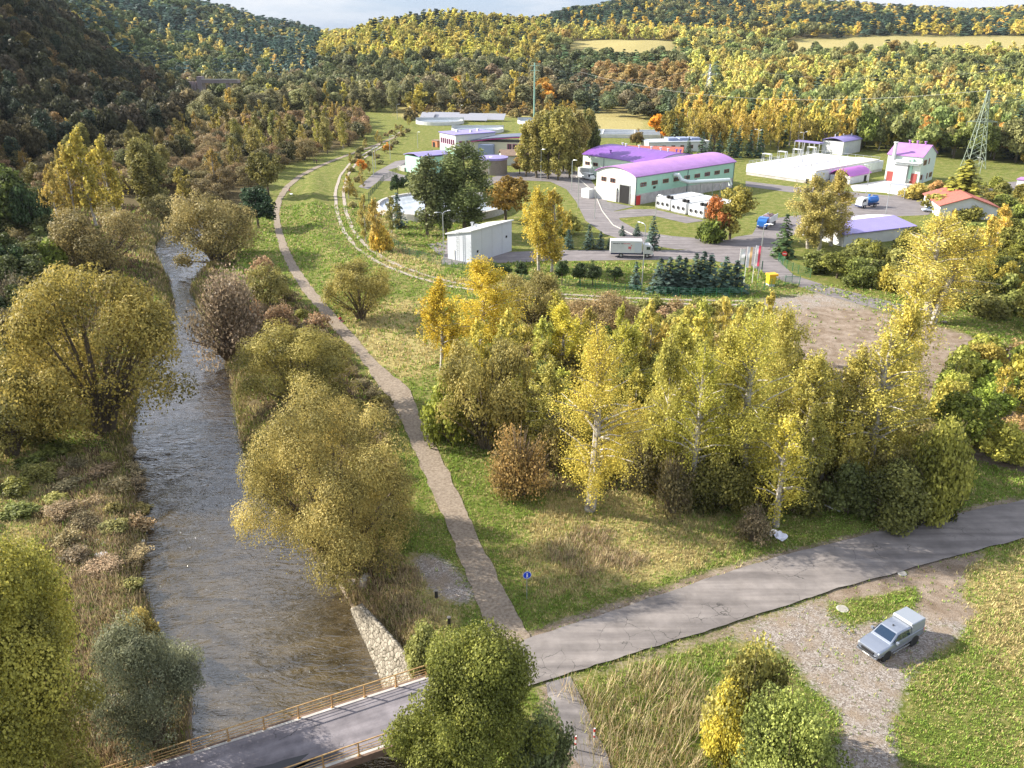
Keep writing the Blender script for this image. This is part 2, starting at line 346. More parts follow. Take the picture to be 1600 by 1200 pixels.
def ground_mat():
    m = bpy.data.materials.new('meadow_ground'); m.use_nodes = True; n = m.node_tree.nodes; l = m.node_tree.links; b = n['Principled BSDF']
    b.inputs['Roughness'].default_value = .95; b.inputs['Specular IOR Level'].default_value = .1
    tcn = n.new('ShaderNodeTexCoord'); at = n.new('ShaderNodeAttribute'); at.attribute_name = 'zone'
    sp = n.new('ShaderNodeSeparateColor'); l.new(at.outputs['Color'], sp.inputs[0])
    def noise(s, d=6, r=.6):
        t = n.new('ShaderNodeTexNoise'); t.inputs['Scale'].default_value = s; t.inputs['Detail'].default_value = d; t.inputs['Roughness'].default_value = r
        l.new(tcn.outputs['Object'], t.inputs['Vector']); return t.outputs['Fac']
    def ramp(f, stops):
        r_ = n.new('ShaderNodeValToRGB'); l.new(f, r_.inputs[0]); e = r_.color_ramp.elements
        e[0].position, e[0].color = stops[0][0], (*stops[0][1], 1); e[1].position, e[1].color = stops[-1][0], (*stops[-1][1], 1)
        for p, c in stops[1:-1]: x = e.new(p); x.color = (*c, 1)
        return r_.outputs[0]
    def mix(f, a, c):
        x = n.new('ShaderNodeMix'); x.data_type = 'RGBA'; l.new(f, x.inputs['Factor']); l.new(a, x.inputs['A']); l.new(c, x.inputs['B']); return x.outputs['Result']
    def mask(ch, ns, amp=.9, hard=.12):
        # ragged edge: zone value + noise, thresholded
        a = n.new('ShaderNodeMath'); a.operation = 'MULTIPLY_ADD'; l.new(ns, a.inputs[0]); a.inputs[1].default_value = amp; l.new(ch, a.inputs[2])
        mr = n.new('ShaderNodeMapRange'); mr.inputs['From Min'].default_value = .5 + amp/2 - hard; mr.inputs['From Max'].default_value = .5 + amp/2 + hard; l.new(a.outputs[0], mr.inputs['Value']); return mr.outputs[0]
    nf = noise(3.2, 8, .7); nm = noise(.55, 6, .6); nl = noise(.09, 5, .55); ng = noise(11, 6, .75)
    green = ramp(nf, [(.3, (.055,.085,.012)), (.5, (.125,.155,.03)), (.7, (.23,.24,.06))])
    straw = ramp(nf, [(.3, (.16,.12,.045)), (.5, (.30,.25,.10)), (.7, (.42,.36,.17))])
    base = mix(ramp(nm, [(.42, (0,0,0)), (.72, (.75,.75,.75))]), green, straw)
    base = mix(mask(sp.outputs[2], nm, 2.2, .3), base, ramp(nf, [(.3, (.20,.15,.055)), (.5, (.36,.30,.12)), (.7, (.46,.42,.20))]))
    al = at.outputs['Alpha']
    base = mix(mask(al, nf, 2.2, .35), base, ramp(ng, [(.3, (.04,.03,.016)), (.5, (.11,.085,.04)), (.72, (.24,.19,.10))]))
    base = mix(mask(sp.outputs[1], nf, 2.0, .25), base, mix(ramp(nm, [(.4, (0,0,0)), (.62, (.85,.85,.85))]), ramp(ng, [(.3, (.12,.085,.055)), (.5, (.22,.165,.12)), (.7, (.32,.25,.19))]), ramp(ng, [(.3, (.24,.19,.15)), (.5, (.36,.29,.235)), (.7, (.47,.40,.34))])))
    vo = n.new('ShaderNodeTexVoronoi'); vo.inputs['Scale'].default_value = 9; l.new(tcn.outputs['Object'], vo.inputs['Vector'])
    hsv = n.new('ShaderNodeSeparateColor'); l.new(vo.outputs['Color'], hsv.inputs[0])
    stones = ramp(hsv.outputs[0], [(0, (.18,.15,.125)), (.5, (.30,.255,.225)), (1, (.46,.42,.39))])
    stones = mix(ramp(nm, [(.45, (0,0,0)), (.65, (.8,.8,.8))]), stones, ramp(ng, [(.3, (.22,.16,.11)), (.7, (.36,.29,.22))]))
    base = mix(mask(sp.outputs[0], nf, 2.2, .25), base, stones)
    l.new(base, b.inputs['Base Color'])
    bp = n.new('ShaderNodeBump'); bp.inputs['Strength'].default_value = .8; bp.inputs['Distance'].default_value = .25; l.new(ng, bp.inputs['Height']); l.new(bp.outputs[0], b.inputs['Normal'])
    return m
me.materials.append(ground_mat())

# ---------------------------------------------------------------- river
def water_mat():
    m = bpy.data.materials.new('river_water'); m.use_nodes = True; n = m.node_tree.nodes; l = m.node_tree.links; b = n['Principled BSDF']
    tcn = n.new('ShaderNodeTexCoord'); mpn = n.new('ShaderNodeMapping'); mpn.inputs['Rotation'].default_value = (0, 0, R(-14)); mpn.inputs['Scale'].default_value = (.62, 1.7, 1)
    l.new(tcn.outputs['Object'], mpn.inputs[0])
    def noise(s, d=5, dist=1.0, v=mpn.outputs[0], r=.6):
        t = n.new('ShaderNodeTexNoise'); t.inputs['Scale'].default_value = s; t.inputs['Detail'].default_value = d; t.inputs['Distortion'].default_value = dist; t.inputs['Roughness'].default_value = r
        l.new(v, t.inputs['Vector']); return t.outputs['Fac']
    b.inputs['Roughness'].default_value = .07; b.inputs['IOR'].default_value = 1.6; b.inputs['Coat Weight'].default_value = 1.0; b.inputs['Coat Roughness'].default_value = .04; b.inputs['Specular IOR Level'].default_value = 1.0
    r1 = n.new('ShaderNodeValToRGB'); l.new(noise(.35, 5, 1.2), r1.inputs[0]); e = r1.color_ramp.elements
    e[0].position = .38; e[0].color = (.014,.010,.007, 1); e[1].position = .62; e[1].color = (.04,.028,.016, 1)
    # broken white water: thin crests where the rapids are (near the bridge)
    fo = n.new('ShaderNodeValToRGB'); l.new(noise(1.5, 9, 2.2, r=.7), fo.inputs[0]); fo.color_ramp.elements[0].position = .635; fo.color_ramp.elements[1].position = .69
    geo = n.new('ShaderNodeSeparateXYZ'); l.new(tcn.outputs['Object'], geo.inputs[0])
    mr = n.new('ShaderNodeMapRange'); mr.inputs['From Min'].default_value = 74; mr.inputs['From Max'].default_value = 52; l.new(geo.outputs[1], mr.inputs['Value'])
    mu = n.new('ShaderNodeMath'); mu.operation = 'MULTIPLY'; l.new(mr.outputs[0], mu.inputs[0]); l.new(fo.outputs[0], mu.inputs[1])
    mx = n.new('ShaderNodeMix'); mx.data_type = 'RGBA'; l.new(mu.outputs[0], mx.inputs['Factor']); mx.inputs['B'].default_value = (.6,.6,.62,1)
    # shallower, siltier water over the rapids
    r3 = n.new('ShaderNodeValToRGB'); l.new(noise(.3, 5, 1.2), r3.inputs[0]); r3.color_ramp.elements[0].position = .38; r3.color_ramp.elements[0].color = (.032,.023,.011,1); r3.color_ramp.elements[1].position = .62; r3.color_ramp.elements[1].color = (.082,.06,.03,1)
    m3 = n.new('ShaderNodeMix'); m3.data_type = 'RGBA'; mr3 = n.new('ShaderNodeMapRange'); mr3.inputs['From Min'].default_value = 95; mr3.inputs['From Max'].default_value = 62; l.new(geo.outputs[1], mr3.inputs['Value']); l.new(mr3.outputs[0], m3.inputs['Factor']); l.new(r1.outputs[0], m3.inputs['A']); l.new(r3.outputs[0], m3.inputs['B'])
    l.new(m3.outputs['Result'], mx.inputs['A']); l.new(mx.outputs['Result'], b.inputs['Base Color'])
    b1 = n.new('ShaderNodeBump'); b1.inputs['Strength'].default_value = .5; b1.inputs['Distance'].default_value = .5; l.new(noise(.95, 2, .9), b1.inputs['Height'])
    b2 = n.new('ShaderNodeBump'); b2.inputs['Strength'].default_value = .5; b2.inputs['Distance'].default_value = .12; l.new(noise(2.6, 3, 1.0), b2.inputs['Height']); l.new(b1.outputs[0], b2.inputs['Normal'])
    l.new(b2.outputs[0], b.inputs['Normal']); l.new(b2.outputs[0], b.inputs['Coat Normal'])
    return m
xs_ = np.arange(-120, 4, .4); ys_ = np.arange(18, 300, .4)
wx, wy = np.meshgrid(xs_, ys_)
keep = (segdist(wx, wy, WATER) < 2.5) | inpoly(wx, wy, WATER)
vid = -np.ones(wx.shape, int); q = keep[:-1,:-1] & keep[1:,:-1] & keep[:-1,1:] & keep[1:,1:]
wi = np.arange(wx.size).reshape(wx.shape); WF = np.stack([wi[:-1,:-1][q], wi[:-1,1:][q], wi[1:,1:][q], wi[1:,:-1][q]], -1)
used, inv = np.unique(WF.ravel(), return_inverse=True)
def waves(x, y):
    r = np.random.default_rng(77); u = x*.985 + y*.17; v = -x*.17 + y*.985; z = 0
    wu = 1.3*vnoise(x, y, 3.2, 61); wv = 1.1*vnoise(x, y, 2.1, 62); env = np.clip(.75 + .5*vnoise(x, y, 9, 63), .25, 1.5)
    for lam, amp, ang in ((2.9, .11, .12), (1.9, .08, -.25), (1.3, .040, .3), (4.0, .075, -.45), (1.05, .022, .9)):
        k = 6.283/lam; p = v*math.cos(ang) + u*math.sin(ang) + wv + wu*.35; z = z + amp*(1 - 2*np.abs(np.sin(k*p*.5 + r.uniform(0, 6)))**1.0)*np.clip(.6 + .8*vnoise(x, y, 4.5, int(lam*100)), .1, 1.4)
    return z*env
wz_ = WZ + waves(wx, wy) * smooth(0, 1.5, segdist(wx, wy, WATER))
WV = np.stack([wx.ravel(), wy.ravel(), wz_.ravel()], -1)[used]
wme = npmesh('river', WV, inv.reshape(-1, 4), smoothf=True); wme.materials.append(water_mat())
river = bpy.data.objects.new('river', wme); C.objects.link(river); river['kind'] = 'structure'

# ---------------------------------------------------------------- roads and paths
def resample(P, step):
    out = []
    for i in range(len(P) - 1):
        a = np.array(P[i]); b = np.array(P[i+1]); k = max(1, int(np.linalg.norm(b - a) / step))
        for j in range(k): out.append(a + (b - a) * j / k)
    out.append(np.array(P[-1])); return out
def strip(name, Lp, Rp, m, dz=.05, step=1.0, jit=0.0, nx=4, seed=1, sm=0):
    """sheet between two edge polylines (same number of points)"""
    k = [max(1, int(max(math.dist(Lp[i], Lp[i+1]), math.dist(Rp[i], Rp[i+1])) / step)) for i in range(len(Lp) - 1)]
    def rs(P):
        o = []
        for i in range(len(P)-1):
            for j in range(k[i]): o.append((P[i][0] + (P[i+1][0]-P[i][0])*j/k[i], P[i][1] + (P[i+1][1]-P[i][1])*j/k[i]))
        return o + [P[-1]]
    A, B = np.array(rs(Lp)), np.array(rs(Rp))
    for _ in range(sm):
        A[1:-1] = (A[:-2] + 2*A[1:-1] + A[2:]) / 4; B[1:-1] = (B[:-2] + 2*B[1:-1] + B[2:]) / 4
    D = B - A; Wd = np.linalg.norm(D, axis=1, keepdims=True) + 1e-6; D = D / Wd
    if jit:
        A = A + D * (jit * vnoise(A[:,0], A[:,1], .8, seed))[:, None]; B = B + D * (jit * vnoise(B[:,0], B[:,1], .8, seed+9))[:, None]
    V = []
    for i in range(len(A)):
        for j in range(nx + 1):
            p = A[i] + (B[i] - A[i]) * j / nx; V.append((p[0], p[1], gz(p[0], p[1]) + dz))
    ii = np.arange(len(A) * (nx + 1)).reshape(len(A), nx + 1)
    F = np.stack([ii[:-1,:-1], ii[:-1,1:], ii[1:,1:], ii[1:,:-1]], -1).reshape(-1, 4)
    me = npmesh(name, np.array(V), F, smoothf=True); me.materials.append(m)
    o = bpy.data.objects.new(name, me); C.objects.link(o); o['kind'] = 'structure'; return o
def path_edges(rows_):
    """[(px, py, half-width px)] -> edge polylines on level ground (width measured across the picture)"""
    return P0([(x - w*.8, y) for x, y, w in rows_]), P0([(x + w*.8, y) for x, y, w in rows_])
def wide(P, w):
    P = [np.array(p) for p in P]; A = []; B = []
    for i in range(len(P)):
        d = P[min(i+1, len(P)-1)] - P[max(i-1, 0)]; d = d / (np.linalg.norm(d) + 1e-9); nrm = np.array([-d[1], d[0]])
        A.append(tuple(P[i] + nrm*w/2)); B.append(tuple(P[i] - nrm*w/2))
    return A, B
def asphalt_mat(name, c0, c1, crack=True):
    m = bpy.data.materials.new(name); m.use_nodes = True; n = m.node_tree.nodes; l = m.node_tree.links; b = n['Principled BSDF']; b.inputs['Roughness'].default_value = .85
    tcn = n.new('ShaderNodeTexCoord')
    def noise(s, d=6, r=.6, dist=0):
        t = n.new('ShaderNodeTexNoise'); t.inputs['Scale'].default_value = s; t.inputs['Detail'].default_value = d; t.inputs['Roughness'].default_value = r; t.inputs['Distortion'].default_value = dist
        l.new(tcn.outputs['Object'], t.inputs['Vector']); return t.outputs['Fac']
    rp = n.new('ShaderNodeValToRGB'); l.new(noise(.35, 9, .72), rp.inputs[0]); e = rp.color_ramp.elements
    e[0].position = .35; e[0].color = (*c0, 1); e[1].position = .66; e[1].color = (*c1, 1)
    out = rp.outputs[0]
    mw = n.new('ShaderNodeMapping'); mw.inputs['Rotation'].default_value = (0, 0, R(-24)); mw.inputs['Scale'].default_value = (.05, .75, 1); l.new(tcn.outputs['Object'], mw.inputs[0])
    tw = n.new('ShaderNodeTexNoise'); tw.inputs['Scale'].default_value = 1.6; tw.inputs['Detail'].default_value = 5; l.new(mw.outputs[0], tw.inputs['Vector'])
    rw = n.new('ShaderNodeValToRGB'); l.new(tw.outputs['Fac'], rw.inputs[0]); rw.color_ramp.elements[0].position = .35; rw.color_ramp.elements[0].color = (.72,.70,.70,1); rw.color_ramp.elements[1].position = .62; rw.color_ramp.elements[1].color = (1.12,1.10,1.08,1)
    mm = n.new('ShaderNodeMix'); mm.data_type = 'RGBA'; mm.blend_type = 'MULTIPLY'; mm.inputs['Factor'].default_value = 1; l.new(out, mm.inputs['A']); l.new(rw.outputs[0], mm.inputs['B']); out = mm.outputs['Result']
    if crack:
        vo = n.new('ShaderNodeTexVoronoi'); vo.feature = 'DISTANCE_TO_EDGE'; vo.inputs['Scale'].default_value = .55
        mv = n.new('ShaderNodeMix'); mv.data_type = 'RGBA'; mv.blend_type = 'LINEAR_LIGHT'; mv.inputs['Factor'].default_value = .35
        t = n.new('ShaderNodeTexNoise'); t.inputs['Scale'].default_value = 1.4; t.inputs['Detail'].default_value = 5; l.new(tcn.outputs['Object'], t.inputs['Vector'])
        l.new(tcn.outputs['Object'], mv.inputs['A']); l.new(t.outputs['Color'], mv.inputs['B']); l.new(mv.outputs['Result'], vo.inputs['Vector'])
        cm = n.new('ShaderNodeValToRGB'); l.new(vo.outputs['Distance'], cm.inputs[0]); cm.color_ramp.elements[0].position = .004; cm.color_ramp.elements[1].position = .014
        cm.color_ramp.elements[0].color = (1,1,1,1); cm.color_ramp.elements[1].color = (0,0,0,1)
        gate = n.new('ShaderNodeValToRGB'); l.new(noise(.16, 3), gate.inputs[0]); gate.color_ramp.elements[0].position = .52; gate.color_ramp.elements[1].position = .6
        mu = n.new('ShaderNodeMath'); mu.operation = 'MULTIPLY'; l.new(cm.outputs[0], mu.inputs[0]); l.new(gate.outputs[0], mu.inputs[1])
        mx = n.new('ShaderNodeMix'); mx.data_type = 'RGBA'; l.new(mu.outputs[0], mx.inputs['Factor']); l.new(out, mx.inputs['A']); mx.inputs['B'].default_value = (.03,.028,.026,1); out = mx.outputs['Result']
    l.new(out, b.inputs['Base Color'])
    bp = n.new('ShaderNodeBump'); bp.inputs['Strength'].default_value = .3; bp.inputs['Distance'].default_value = .03; l.new(noise(30), bp.inputs['Height']); l.new(bp.outputs[0], b.inputs['Normal'])
    return m
M_ASPH = asphalt_mat('worn_asphalt', (.15,.135,.13), (.235,.213,.205)); M_ASPH2 = asphalt_mat('yard_asphalt', (.15,.135,.14), (.22,.20,.205), False)
M_PATH = mat('path_gravel', (.30,.245,.19), .95, col2=(.16,.12,.085), nscale=3.5, bump=.7, bscale=14)
M_RUT = mat('rut_gravel', (.42,.36,.31), .95, col2=(.24,.2,.165), nscale=2.0, bump=.6, bscale=7)
M_CONC = mat('concrete', (.45,.43,.40), .85, noise=.18, nscale=1.2, bump=.2, bscale=8)
M_CONCL = mat('pale_concrete', (.60,.57,.54), .85, noise=.12, nscale=.9)
road = strip('road', ROADU, ROADL, M_ASPH, dz=.16, step=.7, jit=.11, nx=8)
path1 = [(806,1012,40),(795,992,38),(768,935,32),(748,890,29),(722,830,26),(698,775,25),(674,722,24),(652,674,21),(634,640,22),(618,608,28),(600,590,22),(580,568,14),(556,540,13),(532,514,15),(505,482,13),(480,452,12),(459,420,10),(444,390,8.5),(435,360,7),(431,335,6),(436,312,6),(448,293,6),(468,276,6),(492,263,6),(520,251,5),(556,238,5),(590,226,5),(618,214,4),(628,205,4)]
strip('footpath', *path_edges(path1), M_PATH, dz=.09, step=.8, jit=.17, nx=4, sm=2)
tr = [(598,226),(575,240),(552,255),(537,275),(530,300),(533,330),(545,362),(566,388),(600,410),(650,430),(710,446),(780,456),(860,462),(960,468),(1060,472),(1170,474)]
TR = P0(tr)
A, B = wide(TR, 2.4)
strip('vehicle_track', *wide(A, .9), M_RUT, dz=.09, step=2, jit=.12, nx=2, sm=2, seed=3)
strip('vehicle_track', *wide(B, .9), M_RUT, dz=.09, step=2, jit=.12, nx=2, sm=2, seed=4)
strip('spur_lane', P0([(852,1068),(862,1105),(880,1150),(905,1205),(930,1300)]), P0([(892,1058),(905,1090),(925,1130),(955,1205),(985,1300)]), asphalt_mat('broken_asphalt', (.13,.12,.12), (.24,.22,.22)), dz=.12, step=1, jit=.22, nx=4)
# ---------------------------------------------------------------- plants
def leaves(pos, nrm, size, shade, asp=1.0, up=None):
    """quads: one per position; returns V, F, shade"""
    n = len(pos); nrm = nrm / (np.linalg.norm(nrm, axis=1, keepdims=True) + 1e-9)
    a = rng.normal(size=(n, 3)) if up is None else up + rng.normal(size=(n, 3)) * .25
    t = np.cross(nrm, a); t /= np.linalg.norm(t, axis=1, keepdims=True) + 1e-9; b = np.cross(nrm, t)
    s = np.asarray(size).reshape(-1, 1) * np.ones((n, 1)) * .5; j = 1 + rng.uniform(-.25, .25, (n, 4, 1))
    q = np.stack([-t*s, -b*s*asp, t*s, b*s*asp], 1) * j
    V = (pos[:, None, :] + q).reshape(-1, 3); F = np.arange(n * 4).reshape(n, 4)
    return V, F, np.clip(shade, 0, 1)
def dirs(n, zmin=-1, zmax=1):
    z = rng.uniform(zmin, zmax, n); th = rng.uniform(0, 2*math.pi, n); r = np.sqrt(1 - z*z)
    return np.stack([r*np.cos(th), r*np.sin(th), z], 1)
def lobes(centres, rad, n, size, flat=1.0, out=.75, inner=.25, ctr=None, cs=None, up=-1.0):
    """leaves on and in the shells of foliage lobes"""
    k = len(centres); w = rad**2; ids = rng.choice(k, n, p=w / w.sum())
    d = dirs(n, up, 1); rr = rad[ids] * np.where(rng.random(n) < inner, rng.uniform(.3, .9, n), np.clip(rng.normal(1.0, .11, n), .7, 1.4))
    # ragged edge: small noise displacement
    pos = centres[ids] + d * rr[:, None] * np.array([1, 1, flat])
    nr_ = d * out + rng.normal(size=(n, 3)) * (1 - out) + np.array([0, 0, .15])
    c = (cs if cs is not None else rng.random(k))[ids]
    sh = .5 + (c - .5) * .6 + (rng.random(n) - .5) * .6
    return pos, nr_, size * rng.uniform(.6, 1.35, n), sh
def finish(parts):
    V = []; F = []; S = []; o = 0
    for v, f, s in parts: V.append(v); F.append(f + o); S.append(s); o += len(v)
    return np.concatenate(V), np.concatenate(F), np.concatenate(S)
LOD = {-2: (6.5, .065), -1: (3.2, .095), 0: (1.5, .14), 1: (.6, .22), 2: (.18, .40), 3: (.046, .80)}   # share of leaves, leaf size
def g_willow(lod):
    f, sz = LOD[lod]; H, Rr = 8.5, 5.0; k = 130 if lod < 3 else 14
    kl = 24 if lod < 3 else 6; ld = dirs(kl, -.25, 1); ld[:, 0:2] += np.stack([np.cos(np.arange(kl)*2.4), np.sin(np.arange(kl)*2.4)], 1)*.6; ld /= np.linalg.norm(ld, axis=1, keepdims=True)
    lc = ld*np.array([Rr, Rr, 5.4])*rng.uniform(.55, .72, kl)[:, None] + np.array([0, 0, 2.9]); lr = rng.uniform(1.3, 2.2, kl)
    m_ = rng.integers(0, kl, k); dd = dirs(k, -.5, 1); dd += ld[m_]*.7; dd /= np.linalg.norm(dd, axis=1, keepdims=True)
    rad = rng.uniform(.5, 1.15, k) * (1 if lod < 3 else 1.9); c = lc[m_] + dd*(lr[m_]*rng.uniform(.7, 1.05, k))[:, None]
    c[:, 2] = np.maximum(c[:, 2], .9)
    P = [leaves(*lobes(c, rad, int(30000*f), sz*1.15, .9, inner=.18, up=-.6), asp=.5)]
    # sparse twigs towards the stems
    m = int(4500*f); ii = rng.integers(0, k, m); t = rng.uniform(.35, 1, m)[:, None]
    P.append(leaves(c[ii]*t + rng.normal(size=(m, 3))*.5, rng.normal(size=(m, 3)), np.full(m, sz), rng.uniform(.1, .7, m)))
    tr_ = MB()
    for i in rng.choice(k, min(k, 26 if lod < 2 else 8), False):
        e = Vector(c[i]); p = [Vector((0, 0, -.4)) + Vector((e.x, e.y, 0))*.04, Vector((e.x*.22, e.y*.22, e.z*.32)), Vector((e.x*.55, e.y*.55, e.z*.62)), e]
        tr_.tube(p, [.24, .16, .09, .03], 5, False)
    return P, tr_, H, Rr
def g_bare(lod): return g_birch(lod, .55, 1.4)
def g_birch(lod, dn=1.0, tk=1.0):
    f, sz = LOD[lod]; H, Rr = 14.0, 2.9; sz *= .9
    tr_ = MB(); bend = rng.uniform(-.5, .5, 2)
    ax = lambda z: Vector((bend[0]*math.sin(z/H*3), bend[1]*math.sin(z/H*2.4), z))
    tr_.tube([ax(-.4), ax(2), ax(4), ax(6), ax(8), ax(10), ax(12), ax(13.6)], [v_*tk for v_ in (.30, .26, .22, .19, .15, .11, .07, .03)], 7, False)
    nb = 46 if lod < 2 else (24 if lod == 2 else 12); st = []; 
    for i in range(nb):
        z = H*(.2 + .78*((i + rng.random())/nb)); q = (z/H - .2)/.8; R_ = Rr*(1.15*math.sin(math.pi*min(1, .18 + .86*q))**.8)*rng.uniform(.55, 1.15) + .15
        th = rng.uniform(0, 6.28); b0 = ax(z*.93 - .3); tip = ax(z) + Vector((math.cos(th)*R_, math.sin(th)*R_, rng.uniform(.2, 1.1)))
        mid = (b0 + tip)/2 + Vector((0, 0, .25))
        if lod < 3: tr_.tube([b0, mid, tip], [.075*tk, .045*tk, .018], 4, False)
        st.append((np.array(mid), np.array(tip), R_))
    ns = max(40, int(1500*f**.8)); per = max(6, int((16000 if lod < 1 else 21000)*f*dn/ns)); pos = []; sh = []
    for s in range(ns):
        a, b, R_ = st[rng.integers(0, len(st))]; t = rng.uniform(-.5, 1.05); p0 = a + (b-a)*t + rng.normal(size=3)*(.32, .32, .3); L = rng.uniform(.5, 1.9)*(.7 + .3*(p0[2] < 9))
        u = np.linspace(0, 1, per)[:, None]; g = p0 + u*np.array([0, 0, -L]) + np.array([[p0[0], p0[1], 0]])*u*.05 + rng.normal(size=(per, 3))*(.14, .14, .1)
        pos.append(g); c = rng.random(); sh.append(.5 + (c-.5)*.5 + (rng.random(per)-.5)*.45)
    pos = np.concatenate(pos); sh = np.concatenate(sh); nn = rng.normal(size=pos.shape)*.7 + pos*np.array([.25, .25, 0]) + np.array([0, 0, .25])
    return [leaves(pos, nn, sz*rng.uniform(.6, 1.3, len(pos)), sh, 1.25)], tr_, H, Rr
def g_broad(lod):
    f, sz = LOD[lod]; H, Rr = 10.0, 4.2; k = 90 if lod < 3 else 16
    d = dirs(k, -.75, 1); rad = rng.uniform(.5, 1.25, k) * (1 if lod < 3 else 1.6)
    kl = 16 if lod < 3 else 5; ld = dirs(kl, -.6, 1); lc = ld*np.array([Rr, Rr, 4.0])*.55; m_ = rng.integers(0, kl, k)
    c = lc[m_] + d*rng.uniform(.9, 1.9, k)[:, None]; c += np.array([0, 0, 5.4])
    c *= 1 + .1*np.sin(c[:, [1, 2, 0]]*1.3)
    P = [leaves(*lobes(c, rad, int(32000*f), sz*1.1, .8, .6))]
    tr_ = MB(); tr_.tube([(0, 0, -.4), (.05, 0, 2), (.1, .1, 4), (0, 0, 6.5)], [.3, .24, .18, .07], 7, False)
    for i in rng.choice(k, 16 if lod < 2 else 5, False):
        e = Vector(c[i]); tr_.tube([(.05, .03, 2 + rng.uniform(0, 2)), (e.x*.5, e.y*.5, e.z*.7+.6), e], [.11, .07, .02], 4, False)
    return P, tr_, H, Rr
def g_poplar(lod):
    f, sz = LOD[lod]; H, Rr = 16.0, 2.6; k = 44 if lod < 3 else 14
    z = np.linspace(2.2, 15, k); w = Rr*np.sin(np.pi*np.clip((z-1)/15.2, 0, 1))**.6; th = rng.uniform(0, 6.28, k); r = w*rng.uniform(.3, .85, k)
    c = np.stack([r*np.cos(th), r*np.sin(th), z], 1); rad = rng.uniform(.8, 1.3, k)*(.6+.4*w/Rr)*(1 if lod < 3 else 1.4)
    P = [leaves(*lobes(c, rad, int(24000*f), sz*1.05, 1.25, .55, .4))]
    tr_ = MB(); tr_.tube([(0, 0, -.4), (.1, 0, 4), (0, .1, 9), (0, 0, 15)], [.26, .2, .13, .03], 7, False)
    for i in range(0, k, 3): e = Vector(c[i]); tr_.tube([(0, 0, max(.8, e.z-2)), e], [.07, .02], 4, False)
    return P, tr_, H, Rr
def g_spruce(lod):
    H, Rr = 9.0, 2.1; pos = []; nn = []; sh = []; tiers = {-2: 34, -1: 34, 0: 34, 1: 28, 2: 16, 3: 8}[lod]; sz = {-2: .2, -1: .2, 0: .2, 1: .34, 2: .55, 3: 1.0}[lod]
    tr_ = MB(); tr_.tube([(0, 0, -.3), (0, 0, 4), (0, 0, 8.9)], [.15, .1, .015], 6, False)
    for i in range(tiers):
        q = (i + .2)/tiers; z = .35 + (H-.5)*q; L = Rr*(1-q)**.85*rng.uniform(.85, 1.1) + .12; nb = max(4, int((13 if lod < 2 else 8)*(1-q*.6)))
        for b in range(nb):
            th = 2*math.pi*(b + rng.random()*.7)/nb; Lb = L*rng.uniform(.8, 1.12); m = max(2, int((26 if lod <= 0 else 14 if lod == 1 else 6 if lod == 2 else 3)*Lb/Rr) + 1)
            t = rng.uniform(.15, 1, m); c = rng.random(); side = rng.normal(size=m)*.16*Lb*(1.1-t)
            x = np.cos(th)*t*Lb - np.sin(th)*side; y = np.sin(th)*t*Lb + np.cos(th)*side; zz = z + .35*t*Lb*.3 - .42*(t**2)*Lb*.6 + rng.normal(size=m)*.05
            pos.append(np.stack([x, y, zz], 1)); nn.append(np.stack([np.cos(th)*.5+rng.normal(size=m)*.3, np.sin(th)*.5+rng.normal(size=m)*.3, np.full(m, .8)], 1)); sh.append(.3 + .35*t + .25*(c-.5) + (rng.random(m)-.5)*.3)
            if lod < 2 and b % 3 == 0: tr_.tube([(0, 0, z), (math.cos(th)*Lb*.8, math.sin(th)*Lb*.8, z)], [.025, .008], 3, False)
    pos = np.concatenate(pos); nn = np.concatenate(nn)
    return [leaves(pos, nn, sz*rng.uniform(.7, 1.3, len(pos)), np.concatenate(sh), 1.5, up=np.stack([-pos[:, 1], pos[:, 0], pos[:, 0]*0+.01], 1))], tr_, H, Rr
def g_bush(lod, twiggy=False):
    f, sz = LOD[lod]; H, Rr = 4.0, 2.6; k = 26 if lod < 3 else 9
    d = dirs(k, 0, 1); rad = rng.uniform(.55, 1.0, k)
    c = d*(np.array([Rr, Rr, 3.2]) - rad[:, None]*.8)*rng.uniform(.45, 1, k)[:, None] + np.array([0, 0, .6]); P = []
    P.append(leaves(*lobes(c, rad, int((5500 if twiggy else 13000)*f), sz*(.8 if twiggy else 1), 1.0, .5, .5)))
    tr_ = MB(); ns = {-2: 260, -1: 200, 0: 140, 1: 60, 2: 24, 3: 6}[lod] * (2 if twiggy else 1) // 2
    for i in range(ns):
        dd = dirs(1, .25, 1)[0]; e = Vector((dd[0]*Rr*.95, dd[1]*Rr*.95, dd[2]*3.7))*rng.uniform(.75, 1.05)
        tr_.tube([Vector((e.x*.06, e.y*.06, -.2)), Vector((e.x*.4, e.y*.4, e.z*.55)), e], [.05, .03, .008], 3, False)
    return P, tr_, H, Rr
def g_thicket(lod): return g_bush(lod, True)
GEN = {'willow': (g_willow, M_BARK), 'birch': (g_birch, M_BIRCH), 'broad': (g_broad, M_BARK), 'poplar': (g_poplar, M_BARK), 'bare': (g_bare, M_BIRCH),
       'spruce': (g_spruce, M_BARK), 'bush': (g_bush, M_TWIG), 'thicket': (g_thicket, M_TWIG)}
NVAR = {-2: 2, -1: 2, 0: 3, 1: 3, 2: 3, 3: 4}
LIB = {}
def lib(kind, lod, var):
    k = (kind, lod, var)
    if k not in LIB:
        P, tr_, H, Rr = GEN[kind][0](lod); v, f, s = finish(P)
        cm = npmesh('crown', v, f, s); cm.materials.append(M_NEEDLE if kind == 'spruce' else M_LEAF)
        tm = bpy.data.meshes.new('trunk'); tm.from_pydata(tr_.v, [], tr_.f); tm.materials.append(GEN[kind][1])
        LIB[k] = (cm, tm, float(v[:, 2].max()), float(np.percentile(np.hypot(v[:, 0], v[:, 1]), 97)), (v, f, s))
    return LIB[k]
